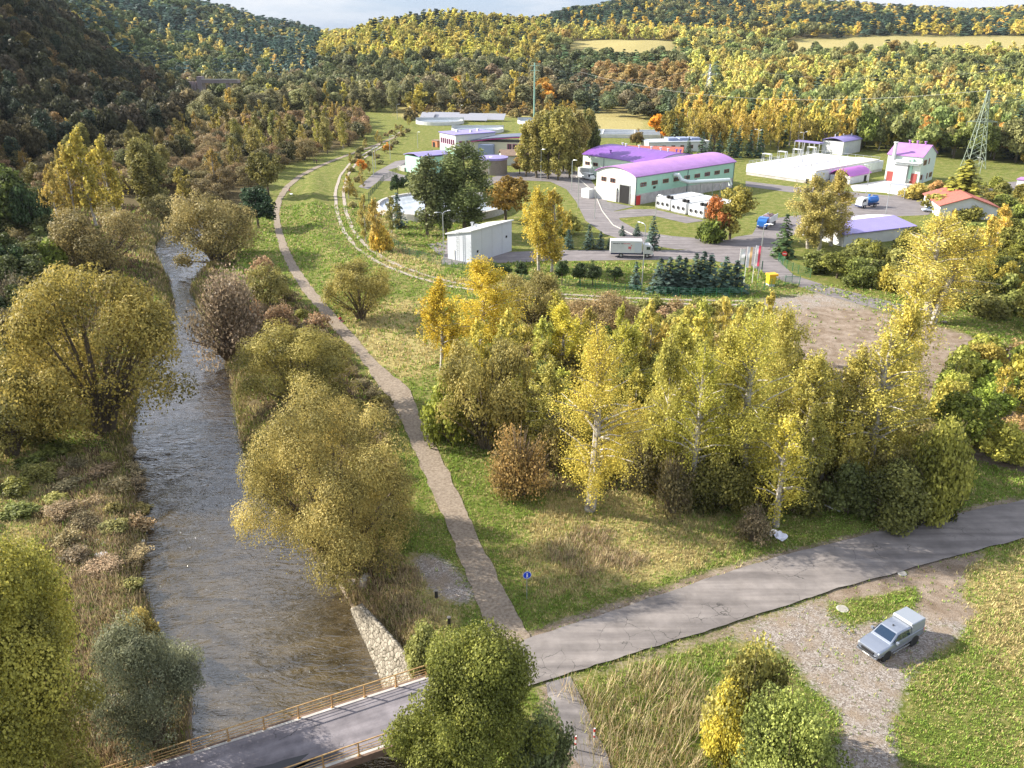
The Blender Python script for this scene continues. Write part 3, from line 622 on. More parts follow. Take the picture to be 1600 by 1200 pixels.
NAME = {'willow': ('willow_tree', 'willow'), 'birch': ('birch_tree', 'birch'), 'broad': ('broadleaf_tree', 'tree'), 'poplar': ('poplar_tree', 'poplar'),
        'spruce': ('spruce_tree', 'spruce'), 'bush': ('bush', 'bush'), 'bare': ('birch_tree', 'birch'), 'thicket': ('shrub', 'shrub')}
PLANTS = []; NCNT = {}; RR0 = {'willow': 5, 'birch': 2.9, 'bare': 2.9, 'broad': 4.2, 'poplar': 2.6, 'spruce': 2.1, 'bush': 2.6, 'thicket': 2.6}
def plant(kind, x, y, h, r, col, label, group=None, name=None, cat=None, lod=None, lean=(0, 0), z=None, single=False):
    z = gz(x, y) if z is None else z; D = math.hypot(x, y)
    if lod is None:
        for lod in (3, 2, 1, 0, -1, -2):
            if LOD[lod][1] * (r / RR0[kind]) * 832 / (D*1.05) < 2.5 and (lod < 3 or D > 380): break
    NCNT[NAME[kind][0] if name is None else name] = NCNT.get(NAME[kind][0] if name is None else name, 0) + 1
    cm, tm, H, Rr, _ = lib(kind, lod, random.randrange(NVAR[lod]))
    nm, ct = NAME[kind]; nm = name or nm; ct = cat or ct
    s = (r/Rr, r/Rr, h/H); rz = random.uniform(0, 6.28)
    c4 = (*col, 1)
    if single:
        o = bpy.data.objects.new(nm, cm); C.objects.link(o); o.location = (x, y, z); o.scale = s; o.rotation_euler = (0, 0, rz); o.color = c4
        return tag(o, label, ct, group)
    e = empty(nm, (x, y, z), rz, label, ct, group); e.scale = s; e.rotation_euler = (lean[0], lean[1], 0 if lean[1] else rz)
    t = bpy.data.objects.new('trunk' if kind not in ('bush', 'thicket') else 'stems', tm); c = bpy.data.objects.new('crown' if kind not in ('bush', 'thicket') else 'foliage', cm)
    for o in (t, c): C.objects.link(o); o.parent = e
    c.color = c4; PLANTS.append((x, y, r)); return e
def tree(kind, bx, by, topy, wpx, col, label, group=None, **kw):
    """plant with its foot at photo pixel (bx, by), top at row topy and crown wpx wide"""
    p = gpt(bx, by); h = zat(topy, p.y) - p.z; zc_ = p.y*CP - (p.z + h/2 - CAM_H)*SP
    return plant(kind, p.x, p.y, max(.8, h), wpx/2/FPX*zc_, col, label, group, z=p.z, **kw)
def jit(c, s=.18):
    k = 1 + random.uniform(-s, s); return tuple(max(0, min(1, v*k*(1 + random.uniform(-s, s)*.4))) for v in c)
def scatter(polypx, spacing, choices, label, group, dmin=.8, seed=0):
    """choices: [(weight, kind, (hmin,hmax), (rmin,rmax), colour)]; each plant gets its own object"""
    rs = random.Random(seed); st = random.getstate(); random.seed(seed+100)
    P = [(gpt(a, b).x, gpt(a, b).y) for a, b in polypx]; xs = [p[0] for p in P]; ys = [p[1] for p in P]; pts = []; out = []
    for _ in range(12000):
        x, y = rs.uniform(min(xs), max(xs)), rs.uniform(min(ys), max(ys))
        if not bool(inpoly(np.array([x]), np.array([y]), P)[0]): continue
        sp = spacing
        if any((x-a)**2 + (y-b)**2 < sp*sp for a, b in pts): continue
        if any((x-a)**2 + (y-b)**2 < (r_*.55)**2 for a, b, r_ in PLANTS): continue
        pts.append((x, y))
        ws = [c[0] for c in choices]; c = rs.choices(choices, ws)[0]
        lb = label[c[1]] if isinstance(label, dict) else label
        gr = group + ' ' + NAME[c[1]][1] + 's' if isinstance(label, dict) else group
        out.append((x, y, c, lb, gr, rs.random(), rs.random()))
        if len(pts) > 290: break
    for x, y, c, lb, gr, a, b in out:
        plant(c[1], x, y, c[2][0] + (c[2][1]-c[2][0])*a, c[3][0] + (c[3][1]-c[3][0])*b, jit(c[4], .22), lb, gr)
    random.setstate(st); return len(out)
YEL = (.46,.35,.045); YG = (.30,.27,.045); OLV = (.20,.165,.05); BRN = (.19,.135,.065); TAN = (.27,.20,.10); GRN = (.085,.125,.03); DGR = (.045,.07,.025)
ORG = (.50,.19,.02); SPR = (.05,.078,.058); GOLD = (.40,.29,.05); GGR = (.14,.16,.08)
# ---------------------------------------------------------------- near trees, one by one
g = None
# left bank
tree('willow', 165, 672, 400, 300, (.245,.19,.045), 'huge golden olive willow leaning over the left side of the river')
tree('willow', 165, 428, 308, 150, (.20,.155,.06), 'brownish willow behind the huge golden willow on the left river side')
tree('birch', 150, 352, 196, 62, (.34,.27,.05), 'tallest yellow birch on the left side of the river')
tree('birch', 118, 350, 222, 52, (.33,.25,.055), 'yellow birch second from the left in the birch stand left of the river')
tree('birch', 183, 344, 208, 56, (.31,.25,.05), 'yellow birch just right of the tallest birch left of the river')
tree('birch', 100, 372, 262, 42, (.33,.24,.06), 'small thin yellow birch at the left end of the birch stand')
tree('poplar', 232, 330, 214, 44, (.17,.15,.045), 'olive green slender tree right of the yellow birch stand by the river')
tree('poplar', 252, 326, 222, 34, (.16,.15,.05), 'narrow olive green tree nearest the water beside the birch stand')
tree('willow', 252, 345, 300, 60, (.15,.13,.05), 'low dark olive willow at the water below the slender trees')
tree('broad', 22, 395, 252, 92, (.10,.12,.03), 'green broadleaf tree at the left picture edge beside the birch stand')
tree('broad', 62, 400, 286, 56, DGR, 'dark green tree between the left edge and the yellow birches')
tree('bush', 78, 438, 372, 60, (.15,.18,.03), 'bright green bush above the huge golden willow')
tree('broad', 15, 470, 372, 70, DGR, 'dark green shaded tree at the left edge above the golden willow')
tree('thicket', 25, 520, 420, 80, (.12,.10,.06), 'grey brown shrub at the left edge beside the golden willow')
tree('broad', 10, 1330, 815, 420, (.29,.255,.05), 'large yellow green tree filling the lower left corner')
tree('broad', 92, 1330, 975, 250, (.21,.185,.04), 'olive lower tree in the bottom left corner by the river')
tree('willow', 22, 712, 560, 170, (.19,.165,.05), 'olive willow at the left edge below the huge golden willow')
tree('willow', 248, 1160, 962, 188, (.14,.145,.085), 'grey green willow at the water just before the bridge')
tree('bush', 222, 1010, 945, 52, (.28,.22,.07), 'small yellowish bush on the sandy left bank')
# right bank
tree('willow', 340, 412, 286, 142, (.235,.185,.07), 'tan willow leaning over the river bend far up the right bank')
tree('broad', 404, 356, 292, 62, (.035,.06,.028), 'dark green round tree left of the footpath bend')
tree('broad', 420, 306, 234, 54, (.16,.14,.04), 'round olive brown tree beside the far footpath')
tree('thicket', 362, 560, 408, 122, (.20,.15,.10), 'grey brown nearly bare willow shrub on the right bank')
tree('willow', 422, 480, 408, 72, (.19,.165,.05), 'small olive willow between bare brown shrub and footpath')
tree('willow', 470, 640, 496, 196, (.235,.195,.05), 'middle golden olive willow on the right bank behind the biggest one')
tree('willow', 535, 892, 592, 284, (.285,.225,.07), 'biggest willow on the right bank between river and footpath')
tree('willow', 565, 499, 397, 108, (.255,.21,.06), 'lone round willow on the grass right of the footpath')
for i, (a, b, t_, w, lb) in enumerate([(438,512,470,60,'low reddish brown shrub left of the footpath opposite the lone willow'),(395,520,465,50,'low brown shrub beside the bare willow shrub'),(500,520,485,44,'low brown shrub at the footpath edge below the lone willow'),(455,560,520,70,'brown shrub behind the middle willow'),(410,440,395,50,'tan shrub near the footpath below the dark round tree')]):
    tree('thicket', a, b, t_, w, (.24,.15,.085), lb)
tree('bush', 664, 1042, 972, 66, (.20,.20,.06), 'small loose bush beside the end of the bridge railing')
tree('broad', 742, 1310, 995, 240, (.15,.155,.03), 'large dense green bush covering the end of the bridge', name='bush', cat='bush')
tree('bush', 845, 1260, 1105, 112, (.22,.24,.10), 'pale green bush at the bottom edge beside the spur lane')
tree('bush', 1162, 1168, 1000, 124, (.25,.22,.06), 'olive bush below the road in the reeds')
tree('bush', 1140, 1190, 1062, 84, (.40,.33,.05), 'bright yellow bush in front of the olive bush below the road')
tree('bush', 1222, 1262, 1082, 168, (.22,.24,.06), 'green leafy bush at the bottom edge beside the gravel lot')
# thicket with birches, centre
tree('bare', 922, 797, 492, 168, (.44,.345,.06), 'bright yellow birch with a bare white trunk standing at the edge of the glade')
tree('bare', 1078, 790, 532, 104, (.33,.30,.05), 'slender yellow green birch right of the bright yellow birch')
tree('bare', 1160, 775, 470, 168, (.38,.33,.06), 'tall thick birch in the middle of the thicket above the road')
tree('bare', 1212, 822, 642, 96, (.42,.35,.06), 'small leaning yellow birch nearest the road')
tree('bare', 1352, 760, 508, 158, (.37,.31,.065), 'large birch with spreading side branches near the right end of the thicket')
tree('birch', 1278, 722, 590, 80, (.32,.27,.05), 'thin birch between the small leaning birch and the large right birch')
tree('birch', 752, 552, 392, 120, (.46,.34,.035), 'yellow birch at the far left corner of the thicket, right of the lone willow')
tree('birch', 690, 582, 428, 86, (.42,.30,.03), 'golden birch at the left edge of the thicket')
tree('birch', 872, 600, 468, 96, (.44,.37,.05), 'yellow birch behind the bright yellow birch')
tree('birch', 975, 640, 500, 100, (.33,.30,.05), 'yellow green birch behind and right of the bright yellow birch')
tree('birch', 1385, 690, 470, 100, (.42,.34,.07), 'tall yellow birch in front of the gravel yard')
tree('bare', 1405, 600, 412, 90, (.42,.34,.07), 'yellow birch at the left of the white leaning birches')
tree('bare', 1448, 503, 326, 130, (.46,.38,.09), 'tall birch with thick bare white trunk by the access road')
tree('bare', 1456, 505, 348, 120, (.45,.36,.08), 'leaning birch with bare white trunk beside the thick one at the access road', lean=(0, .3))
tree('willow', 830, 512, 415, 105, (.235,.19,.06), 'olive willow below the dark pines outside the plant fence')
tree('willow', 935, 540, 448, 130, (.27,.19,.09), 'tan brown willow in front of the plant meadow')
tree('willow', 760, 700, 512, 160, (.235,.19,.055), 'olive brown willow at the left front of the thicket')
tree('bush', 706, 690, 562, 84, (.19,.20,.03), 'green bush at the footpath side of the thicket')
tree('thicket', 812, 772, 668, 100, (.26,.17,.06), 'russet shrub left of the bright yellow birch')
tree('bush', 790, 700, 620, 60, (.36,.28,.04), 'small yellow shrub at the left front of the thicket')
tree('bush', 1390, 808, 712, 120, (.13,.13,.035), 'dark green bush at the road beneath the large right birch')
tree('bush', 1452, 800, 640, 110, (.21,.20,.04), 'yellow green bush at the right end of the thicket')
tree('bush', 1325, 800, 720, 90, (.09,.10,.03), 'dark green bush behind the white plank')
tree('thicket', 1050, 800, 700, 70, (.16,.13,.06), 'bare twiggy shrub between the two first birches')
tree('thicket', 1178, 845, 790, 60, (.20,.155,.09), 'brown dead shrub beside the plastic sheet')
tree('bush', 1120, 792, 690, 110, (.13,.12,.03), 'dark bush under the tall thick birch')
tree('bush', 1240, 790, 700, 90, (.15,.14,.035), 'dark bush behind the small leaning birch')
tree('thicket', 1010, 760, 650, 90, (.13,.11,.05), 'shaded shrub right of the bright yellow birch')
for i, (bx_, by_, t_, w_, c_, lb) in enumerate([(1030,772,512,92,(.34,.30,.07),'slender olive gold birch between the bright birch and the first thin birch'),(1118,768,500,96,(.36,.31,.07),'olive gold birch left of the tall thick birch'),(1245,748,538,100,(.34,.29,.07),'olive gold birch behind the small leaning birch'),
    (1312,748,530,92,(.36,.30,.08),'olive gold birch left of the large spreading birch'),(858,722,560,84,(.33,.29,.07),'olive birch left behind the bright yellow birch'),(1195,722,470,110,(.38,.32,.08),'gold birch right behind the tall thick birch'),(1052,700,490,100,(.35,.31,.06),'yellow green birch deep in the thicket behind the slender ones')]): tree('birch', bx_, by_, t_, w_, c_, lb)
n1 = scatter([(690,640),(780,580),(880,565),(980,560),(1190,560),(1230,600),(1310,665),(1400,700),(1470,745),(1420,790),(1300,780),(1180,772),(1040,770),(950,745),(860,745),(760,690)], 2.9,
  [(8,'birch',(7.5,12),(1.5,2.3),(.38,.33,.075)), (4,'bush',(4.5,7),(2,3),(.24,.20,.045)), (2,'willow',(5,7.5),(2.6,3.4),(.22,.175,.06)), (2,'bush',(4,6),(2,2.8),(.30,.25,.04)), (1,'broad',(6,8),(2.2,2.8),(.15,.155,.035)), (1,'thicket',(3.5,5.5),(1.8,2.5),(.25,.18,.08))],
  {'birch':'yellow green birch in the dense thicket between footpath and gravel yard','bush':'olive bush in the dense thicket between footpath and gravel yard','willow':'brownish willow in the dense thicket between footpath and gravel yard','broad':'green tree in the dense thicket between footpath and gravel yard','thicket':'brown twiggy shrub in the dense thicket between footpath and gravel yard'}, 'thicket', seed=11)
n1b = scatter([(770,540),(800,500),(900,488),(1190,488),(1205,540),(1185,562),(980,562),(880,566),(780,580)], 3.1, [(3,'bush',(2.2,3.6),(1.6,2.3),(.24,.21,.06)), (2,'thicket',(2,3.4),(1.5,2.2),(.27,.2,.10))],
  {'bush':'low olive bush at the back of the thicket before the works meadow','thicket':'low tan shrub at the back of the thicket before the works meadow'}, 'back of thicket', seed=19)
n2 = scatter([(1475,650),(1500,575),(1560,548),(1700,590),(1750,740),(1640,745),(1560,742),(1500,712)], 4.0,
  [(4,'bush',(3.5,6),(2.2,3.2),(.27,.25,.05)), (2,'thicket',(3,5),(2,3),(.32,.22,.09)), (2,'bush',(4,6),(2.2,3),(.16,.18,.03)), (1,'birch',(7,10),(1.6,2.2),(.40,.32,.06)), (1,'broad',(6,8),(2.6,3.2),(.18,.19,.03))],
  {'bush':'yellow green bush in the scrub right of the gravel yard','thicket':'tan twiggy shrub in the scrub right of the gravel yard','birch':'yellow birch in the scrub right of the gravel yard','broad':'green tree in the scrub right of the gravel yard'}, 'scrub right of yard', seed=12)
n3 = scatter([(1262,428),(1330,408),(1400,402),(1455,388),(1520,374),(1600,366),(1800,366),(1800,560),(1600,515),(1490,478),(1400,462),(1290,432)], 4.9,
  [(5,'bush',(3.5,6),(2.8,4),(.15,.16,.04)), (3,'broad',(5.5,8),(3,4.2),(.20,.19,.04)), (2,'bush',(4,6),(2.5,3.5),(.30,.26,.05)), (1,'birch',(9,13),(2,3),(.45,.36,.07))],
  {'bush':'dense green bush between access road and pale roof','broad':'leafy tree in the belt right of the access road','birch':'yellow birch in the belt right of the access road'}, 'belt', seed=13)
n4 = scatter([(-150,700),(60,640),(120,690),(60,760),(20,830),(-150,840)], 3.5, [(1,'bush',(1.2,2.2),(1.4,2.2),(.17,.17,.045))], 'low green bush on the meadow left of the river', 'low bushes left of the river', seed=14)
# valley wood up the river (left half)
WOODL = {'willow':'rounded brown willow in the valley wood up the river','birch':'yellowish birch in the valley wood up the river','poplar':'tall slender tree in the valley wood up the river','broad':'dark leafy tree in the valley wood up the river','thicket':'brown shrub in the valley wood up the river'}
n5 = scatter([(-220,330),(-220,240),(100,228),(300,205),(420,190),(560,182),(570,215),(540,232),(480,250),(440,262),(395,290),(320,330),(270,310),(200,300),(90,335)], 7.5,
  [(5,'willow',(6,9),(4.5,6),(.19,.135,.065)), (2,'poplar',(10,15),(2,3),(.19,.165,.05)), (2,'birch',(10,14),(2.2,3),(.27,.21,.055)), (2,'broad',(8,11),(3.5,4.5),(.10,.095,.04))], WOODL, 'valley wood', seed=15)
n6 = scatter([(-260,560),(-260,340),(60,345),(90,400),(60,450),(20,560),(-40,640)], 5,
  [(3,'broad',(7,10),(3.5,4.5),(.085,.095,.03)), (2,'willow',(6,8),(4,5),(.15,.12,.05))], {'broad':'dark green tree on the left river side at the picture edge','willow':'brown willow on the left river side at the picture edge'}, 'left river side', seed=16)
n7 = scatter([(395,470),(440,455),(500,520),(560,590),(610,640),(640,760),(620,840),(560,860),(480,700),(420,560)], 3.4, [(3,'thicket',(1.4,2.6),(1.2,2),(.20,.155,.09)), (1,'bush',(1,2),(1,1.8),(.19,.18,.045))], {'thicket':'brown undergrowth shrub between river and footpath','bush':'green undergrowth bush between river and footpath'}, 'undergrowth', seed=17)
n8 = scatter([(100,690),(205,700),(225,850),(215,940),(120,880),(80,780)], 3.0, [(2,'thicket',(.9,2.2),(1.0,2.1),(.25,.19,.11)), (1,'bush',(.7,1.3),(.9,1.6),(.2,.18,.06))], 'dead brown shrub on the scrubby left bank', 'dead shrubs on the left bank', seed=18)

# ---------------------------------------------------------------- trees in and around the works
for i, (x, t_) in enumerate([(1030,403),(1044,401),(1057,399),(1068,402),(1084,395),(1096,392),(1107,397),(1131,400),(1148,406)]):
    tree('spruce', x, 456, t_, 42, jit(SPR, .12), ['leftmost','second','third','fourth','fifth','sixth and tallest','seventh','eighth','rightmost'][i] + ' blue spruce from the left in the row before the entrance drive', 'blue spruces in a row')
for x, b, t_, w, lb in [(992,452,408,22,'small spruce alone left of the blue spruce row'),(1019,390,337,28,'spruce behind the cab of the white lorry'),(972,368,352,14,'small spruce showing over the roof of the white lorry, left one'),(995,368,349,16,'small spruce showing over the roof of the white lorry, right one'),
                    (920,389,350,22,'spruce standing left of the white lorry, taller one'),(938,389,361,18,'spruce just left of the white lorry, smaller one'),(888,389,357,20,'dark spruce right of the yellow birch pair'),(951,389,371,10,'tiny spruce at the tail of the white lorry'),
                    (622,355,300,28,'dark spruce in front of the round settling tank'),(1222,402,334,42,'dark green spruce at the gate road')]:
    tree('spruce', x, b, t_, w, jit(SPR if b < 395 or b > 450 else DGR, .1), lb)
for x, b, t_, w, lb in [(878,444,405,26,'dark pine bush leftmost of three right of the birch pair'),(905,444,410,24,'dark pine bush in the middle of three on the lawn'),(926,446,405,28,'dark pine bush rightmost of three on the lawn'),(772,438,408,26,'dark pine bush by the white shed corner'),(790,436,412,24,'dark green bush below the white shed'),(814,434,410,24,'dark bush at the foot of the yellow birch pair'),(960,440,416,26,'loose green bush on the lawn left of the small spruce')]:
    tree('broad', x, b, t_, w, jit((.06,.085,.03), .1), lb, name='pine_bush', cat='bush')
tree('birch', 842, 424, 285, 62, (.42,.32,.05), 'yellow birch beside the white shed, left of the pair')
tree('birch', 862, 424, 292, 58, (.40,.30,.06), 'yellow birch beside the white shed, right of the pair')
tree('bush', 888, 366, 330, 46, (.24,.22,.05), 'olive bush behind the birch pair beside the works road')
tree('poplar', 668, 368, 240, 52, (.14,.15,.06), 'thin green poplar left in front of the settling tank')
tree('poplar', 697, 368, 262, 44, (.12,.14,.055), 'thin green poplar in the middle in front of the settling tank')
tree('poplar', 727, 366, 220, 84, (.13,.15,.05), 'tallest green poplar in front of the settling tank')
tree('broad', 790, 348, 274, 74, (.26,.16,.035), 'rusty brown tree right of the tall poplars')
tree('broad', 622, 305, 272, 24, DGR, 'dark pine left of the pair before the mint green building'); tree('broad', 641, 303, 268, 24, DGR, 'dark pine right of the pair before the mint green building')
tree('birch', 590, 392, 308, 34, (.36,.26,.07), 'pale yellow birch beside the vehicle track'); tree('birch', 572, 378, 300, 26, (.30,.24,.07), 'thin birch left beside the vehicle track')
tree('bush', 597, 392, 345, 34, (.42,.29,.05), 'orange yellow bush at the corner of the green fence'); tree('birch', 612, 365, 305, 30, (.22,.2,.06), 'olive birch behind the orange yellow bush')
tree('birch', 545, 310, 270, 22, (.33,.25,.06), 'small yellow birch at the far end of the vehicle track'); tree('broad', 566, 272, 248, 16, ORG, 'small orange tree along the works fence'); tree('broad', 605, 240, 222, 14, (.4,.2,.03), 'small rusty tree along the works fence')
PG = 'poplars in the clump left of the purple hall'
for i, (x, b, t_, w) in enumerate([(822,276,186,30),(838,278,176,34),(856,280,172,36),(872,282,166,36),(890,278,178,34),(905,268,172,30),(918,262,168,28),(846,268,170,34),(880,268,165,36)]):
    tree('poplar', x, b, t_, w, jit((.235,.2,.055), .12), 'tall olive poplar in the clump left of the purple roofed hall', PG)
tree('broad', 920, 262, 168, 34, (.10,.11,.035), 'dark green tree at the right end of the poplar clump')
tree('broad', 812, 272, 245, 26, (.26,.17,.05), 'brown small tree at the left foot of the poplar clump')
tree('broad', 1033, 224, 178, 44, (.60,.25,.02), 'brilliant orange maple behind the halls')
tree('broad', 994, 234, 200, 22, (.18,.13,.05), 'brown small tree between red roof and purple hall')
tree('broad', 1140, 374, 290, 66, (.25,.21,.045), 'large olive tree beside the white container row'); tree('broad', 1118, 376, 305, 42, (.36,.13,.04), 'reddish brown tree beside the white container row'); tree('bush', 1112, 378, 335, 44, (.13,.16,.03), 'green bush under the reddish tree at the works lawn')
tree('birch', 1262, 388, 268, 72, (.34,.28,.09), 'weeping birch by the gate, left stem'); tree('birch', 1298, 384, 262, 74, (.36,.28,.08), 'weeping birch by the gate, right stem')
tree('birch', 1280, 392, 292, 70, (.33,.27,.08), 'weeping birch by the gate, low middle one')
tree('spruce', 1500, 326, 248, 78, (.21,.19,.03), 'yellow green larch below the big pylon', name='larch_tree', cat='larch')
tree('bush', 1430, 310, 284, 46, (.32,.25,.06), 'round tan bush in front of the pale green house'); tree('bush', 1462, 300, 280, 28, (.34,.2,.07), 'orange bush at the side of the pale green house')
tree('bush', 1470, 330, 300, 60, (.2,.18,.04), 'olive bush left of the red tiled roof')
for i, (x, b, t_, w) in enumerate([(1096,250,205,20),(1108,248,210,16),(1122,248,206,18),(1140,246,200,20),(1152,246,196,20),(1170,246,202,20),(1186,246,200,20),(1075,246,214,16)]):
    tree('spruce', x, b, t_, w, jit((.045,.07,.04), .15), 'dark spruce in the row behind the white basin and halls', 'dark spruces behind the basin')
n9 = scatter([(1045,232),(1060,205),(1180,200),(1330,210),(1350,236),(1250,236),(1150,236)], 6.5, [(5,'birch',(14,20),(3,4.2),(.44,.34,.08)), (1,'broad',(12,16),(4,5),(.3,.22,.05)), (1,'spruce',(12,16),(2.5,3.2),(.05,.07,.035))],
  {'birch':'tall bright yellow birch in the wood behind the halls','broad':'yellow brown tree in the wood behind the halls','spruce':'dark spruce in the wood behind the halls'}, 'wood behind halls', seed=21)
n10 = scatter([(1340,238),(1350,205),(1480,215),(1620,215),(1800,215),(1800,262),(1600,258),(1560,254),(1480,250),(1400,236)], 7.5, [(3,'broad',(12,18),(5,6.5),(.15,.17,.04)), (3,'birch',(13,19),(3.5,4.5),(.44,.33,.08)), (1,'broad',(12,16),(4.5,6),(.28,.15,.035)), (1,'broad',(11,15),(4.5,6),(.30,.26,.05))],
  {'birch':'golden birch in the wood behind the pale green house','broad':'big leafy tree in the wood behind the pale green house'}, 'wood behind house', seed=22)
n11 = scatter([(1470,300),(1530,292),(1700,300),(1800,338),(1600,345),(1560,345),(1500,345)], 6, [(1,'bush',(2.5,4),(2.5,3.5),(.2,.19,.04))], 'green bush around the red tiled roof', 'bushes around the red roof', seed=23)
n12 = scatter([(560,232),(640,192),(640,205),(600,245),(560,320),(545,330),(545,262)], 7, [(2,'birch',(3.5,5),(1,1.5),(.3,.24,.07)), (1,'bush',(1.5,2.5),(1.2,1.8),(.22,.19,.08))], {'birch':'young pale birch on the levee by the works fence','bush':'low tan bush on the levee by the works fence'}, 'levee', seed=24)
n13 = scatter([(640,188),(640,172),(760,168),(880,168),(905,178),(860,186),(760,182)], 9, [(2,'bush',(4,7),(3.5,5),(.17,.13,.055)), (1,'birch',(6,9),(2,3),(.33,.24,.06))], {'bush':'brown bush behind the solar panels','birch':'yellow birch behind the solar panels'}, 'bushes behind panels', seed=25)
LOG('scatter counts', n1, n2, n3, n4, n5, n6, n7, n8, n9, n10, n11, n12, n13)

# ---------------------------------------------------------------- forest on the hills
def forest():
    FOOT = {-350: 205, -150: 240, 0: 285, 110: 320, 200: 360, 280: 410, 350: 470, 430: 520, 520: 535, 600: 525, 700: 525, 800: 560, 900: 540, 1000: 490, 1100: 455, 1200: 400, 1300: 385, 1400: 350, 1500: 335, 1620: 320, 1950: 300}
    fk = sorted(FOOT); ft = np.array([(c-800)/FPX/1.077 for c in fk]); fy = np.array([FOOT[c] for c in fk], float)
    rs = np.random.default_rng(42); pts = []
    Y = 200.0
    while Y < 2100:
        sp = 8.2 + (Y-300)*.0085; sp = max(7.8, sp); w = .74*Y; k = int(2*w/sp)
        x = np.linspace(-w, w, k) + rs.uniform(-sp*.45, sp*.45, k); y = Y + rs.uniform(-sp*.45, sp*.45, k); pts.append(np.stack([x, y, np.full(k, sp)], 1)); Y += sp*.95
    P = np.concatenate(pts); t = P[:, 0]/P[:, 1]; P = P[P[:, 1] > np.interp(t, ft, fy)]
    for f in FIELDS: P = P[~inpoly(P[:, 0], P[:, 1], f)]
    x, y, sp = P.T; z = height(x, y); t = x/y
    zcam = y*CP - (z+8-CAM_H)*SP; px = 800 + FPX*x/zcam; py = 600 - FPX*(y*SP + (z+8-CAM_H)*CP)/zcam
    keep = ~((px > 292) & (px < 395) & (y > 505) & (y < 585)) & (px > -110) & (px < 1710) & (py > -70); P = P[keep]; x, y, sp, z, px, py = [a[keep] for a in (x, y, sp, z, px, py)]
    # drop trees on slopes that face away (hidden behind ridges): compare with running minimum of the ground's row
    order = np.argsort(y); colmin = np.full(200, 1e9); vis = np.ones(len(y), bool)
    for i in order:
        c = int((px[i]+120)/10); gyr = 600 - FPX*(y[i]*SP + (z[i]-CAM_H)*CP)/(y[i]*CP - (z[i]-CAM_H)*SP); th = 17*FPX/(y[i]*1.08)
        if 0 <= c < 200:
            if gyr - th*1.1 > colmin[c]: vis[i] = False
            colmin[c] = min(colmin[c], gyr)
    P = P[vis]; x, y, sp, z, px, py = [a[vis] for a in (x, y, sp, z, px, py)]
    n = len(x); u = rs.random(n); n1 = 1.9*vnoise(x, y, 75, 21); n2 = vnoise(x, y, 25, 22); out = []
    for i in range(n):
        X, Yy, U = px[i], y[i], u[i]; a, b = n1[i], n2[i]; h = rs.uniform(10.5, 20); k = 'broad'
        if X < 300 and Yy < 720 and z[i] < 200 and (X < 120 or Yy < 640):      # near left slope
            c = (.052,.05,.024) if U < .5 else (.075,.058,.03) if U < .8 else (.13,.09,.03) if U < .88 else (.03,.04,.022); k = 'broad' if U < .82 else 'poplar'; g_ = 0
        elif X < 500 and Yy > 720:
            k, c = ('spruce', (.05,.08,.06)) if U + a*.25 < .55 else (('broad', (.09,.105,.04)) if U < .75 else ('birch', (.42,.33,.11))); g_ = 1
            if k == 'spruce': h *= 1.15
        elif X < 860:
            if py[i] < 92 + 12*b:
                k, c = ('birch', (.40,.33,.08)) if U + a*.2 < .68 else (('spruce', (.04,.06,.035)) if U > .9 else ('broad', (.25,.2,.045)))
                if py[i] < 50 and U > .62: k, c = 'spruce', (.035,.05,.035)
                g_ = 2
            else:
                k, c = ('broad', (.11,.11,.045)) if U + a*.3 < .5 else (('poplar', (.19,.165,.075)) if U < .7 else (('birch', (.33,.26,.055)) if U + b*.3 < .92 else ('broad', (.18,.14,.07)))); g_ = 3
                if rs.random() < .015: c = (.42,.2,.03)
        elif X < 1080 and Yy < 930:
            if 105 < py[i] < 150 + 10*b and X > 930: k, c = 'poplar', (.25,.17,.065)
            elif py[i] <= 110: k, c = ('spruce', (.07,.10,.035)) if U < .55 else ('broad', (.12,.12,.045))
            else: k, c = ('broad', (.10,.105,.045)) if U < .5 else (('broad', (.15,.12,.06)) if U < .75 else ('spruce', (.05,.065,.035)))
            h *= .85; g_ = 3
        elif Yy > 1225:
            k, c = ('spruce', (.04,.065,.04)) if U + a*.35 < .6 else (('broad', (.13,.13,.045)) if U < .8 else ('birch', (.45,.31,.06))); g_ = 4
            if X > 1180 and py[i] < 25 and U > .45: k, c = 'birch', (.44,.34,.09)
            if Yy < 1290 and U > .45: k, c = 'birch', (.46,.36,.08)
        else:
            k, c = ('birch', (.44,.38,.11)) if U + a*.3 < .42 else (('broad', (.19,.19,.06)) if U < .78 else (('spruce', (.055,.07,.035)) if U < .88 else ('broad', (.27,.19,.05)))); g_ = 5
        c = (c[0]*1.10, c[1]*1.15, c[2]*1.25)
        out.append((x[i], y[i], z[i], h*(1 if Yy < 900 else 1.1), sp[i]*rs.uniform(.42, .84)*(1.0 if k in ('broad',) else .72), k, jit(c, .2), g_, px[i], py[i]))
    out.sort(key=lambda q: q[1])
    cnt = {k_: NCNT.get(NAME[k_][0], 0) for k_ in GEN}; LOG('near', cnt); stuff = [[], []]
    LB = {0: 'on the shaded hillside at the left', 1: 'on the bluish wooded hill at the far left', 2: 'on the bright upper slope of the middle hill', 3: 'on the lower slope behind the works', 4: 'in the wood above the pale fields', 5: 'on the wooded slope at the right below the pale fields'}
    KL = {'broad': 'leafy tree', 'poplar': 'slender tree', 'birch': 'yellow birch', 'spruce': 'dark spruce'}
    for q in out:
        k = q[5]; ins = -20 < q[8] < 1620 and q[9] > -15
        if cnt.get(k, 0) < (292 if k != 'poplar' else 150) and ins:
            cnt[k] = cnt.get(k, 0) + 1
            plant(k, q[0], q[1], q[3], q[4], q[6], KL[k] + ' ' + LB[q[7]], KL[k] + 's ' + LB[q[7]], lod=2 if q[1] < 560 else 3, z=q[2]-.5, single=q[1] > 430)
        else: stuff[0 if q[8] < 860 else 1].append(q)
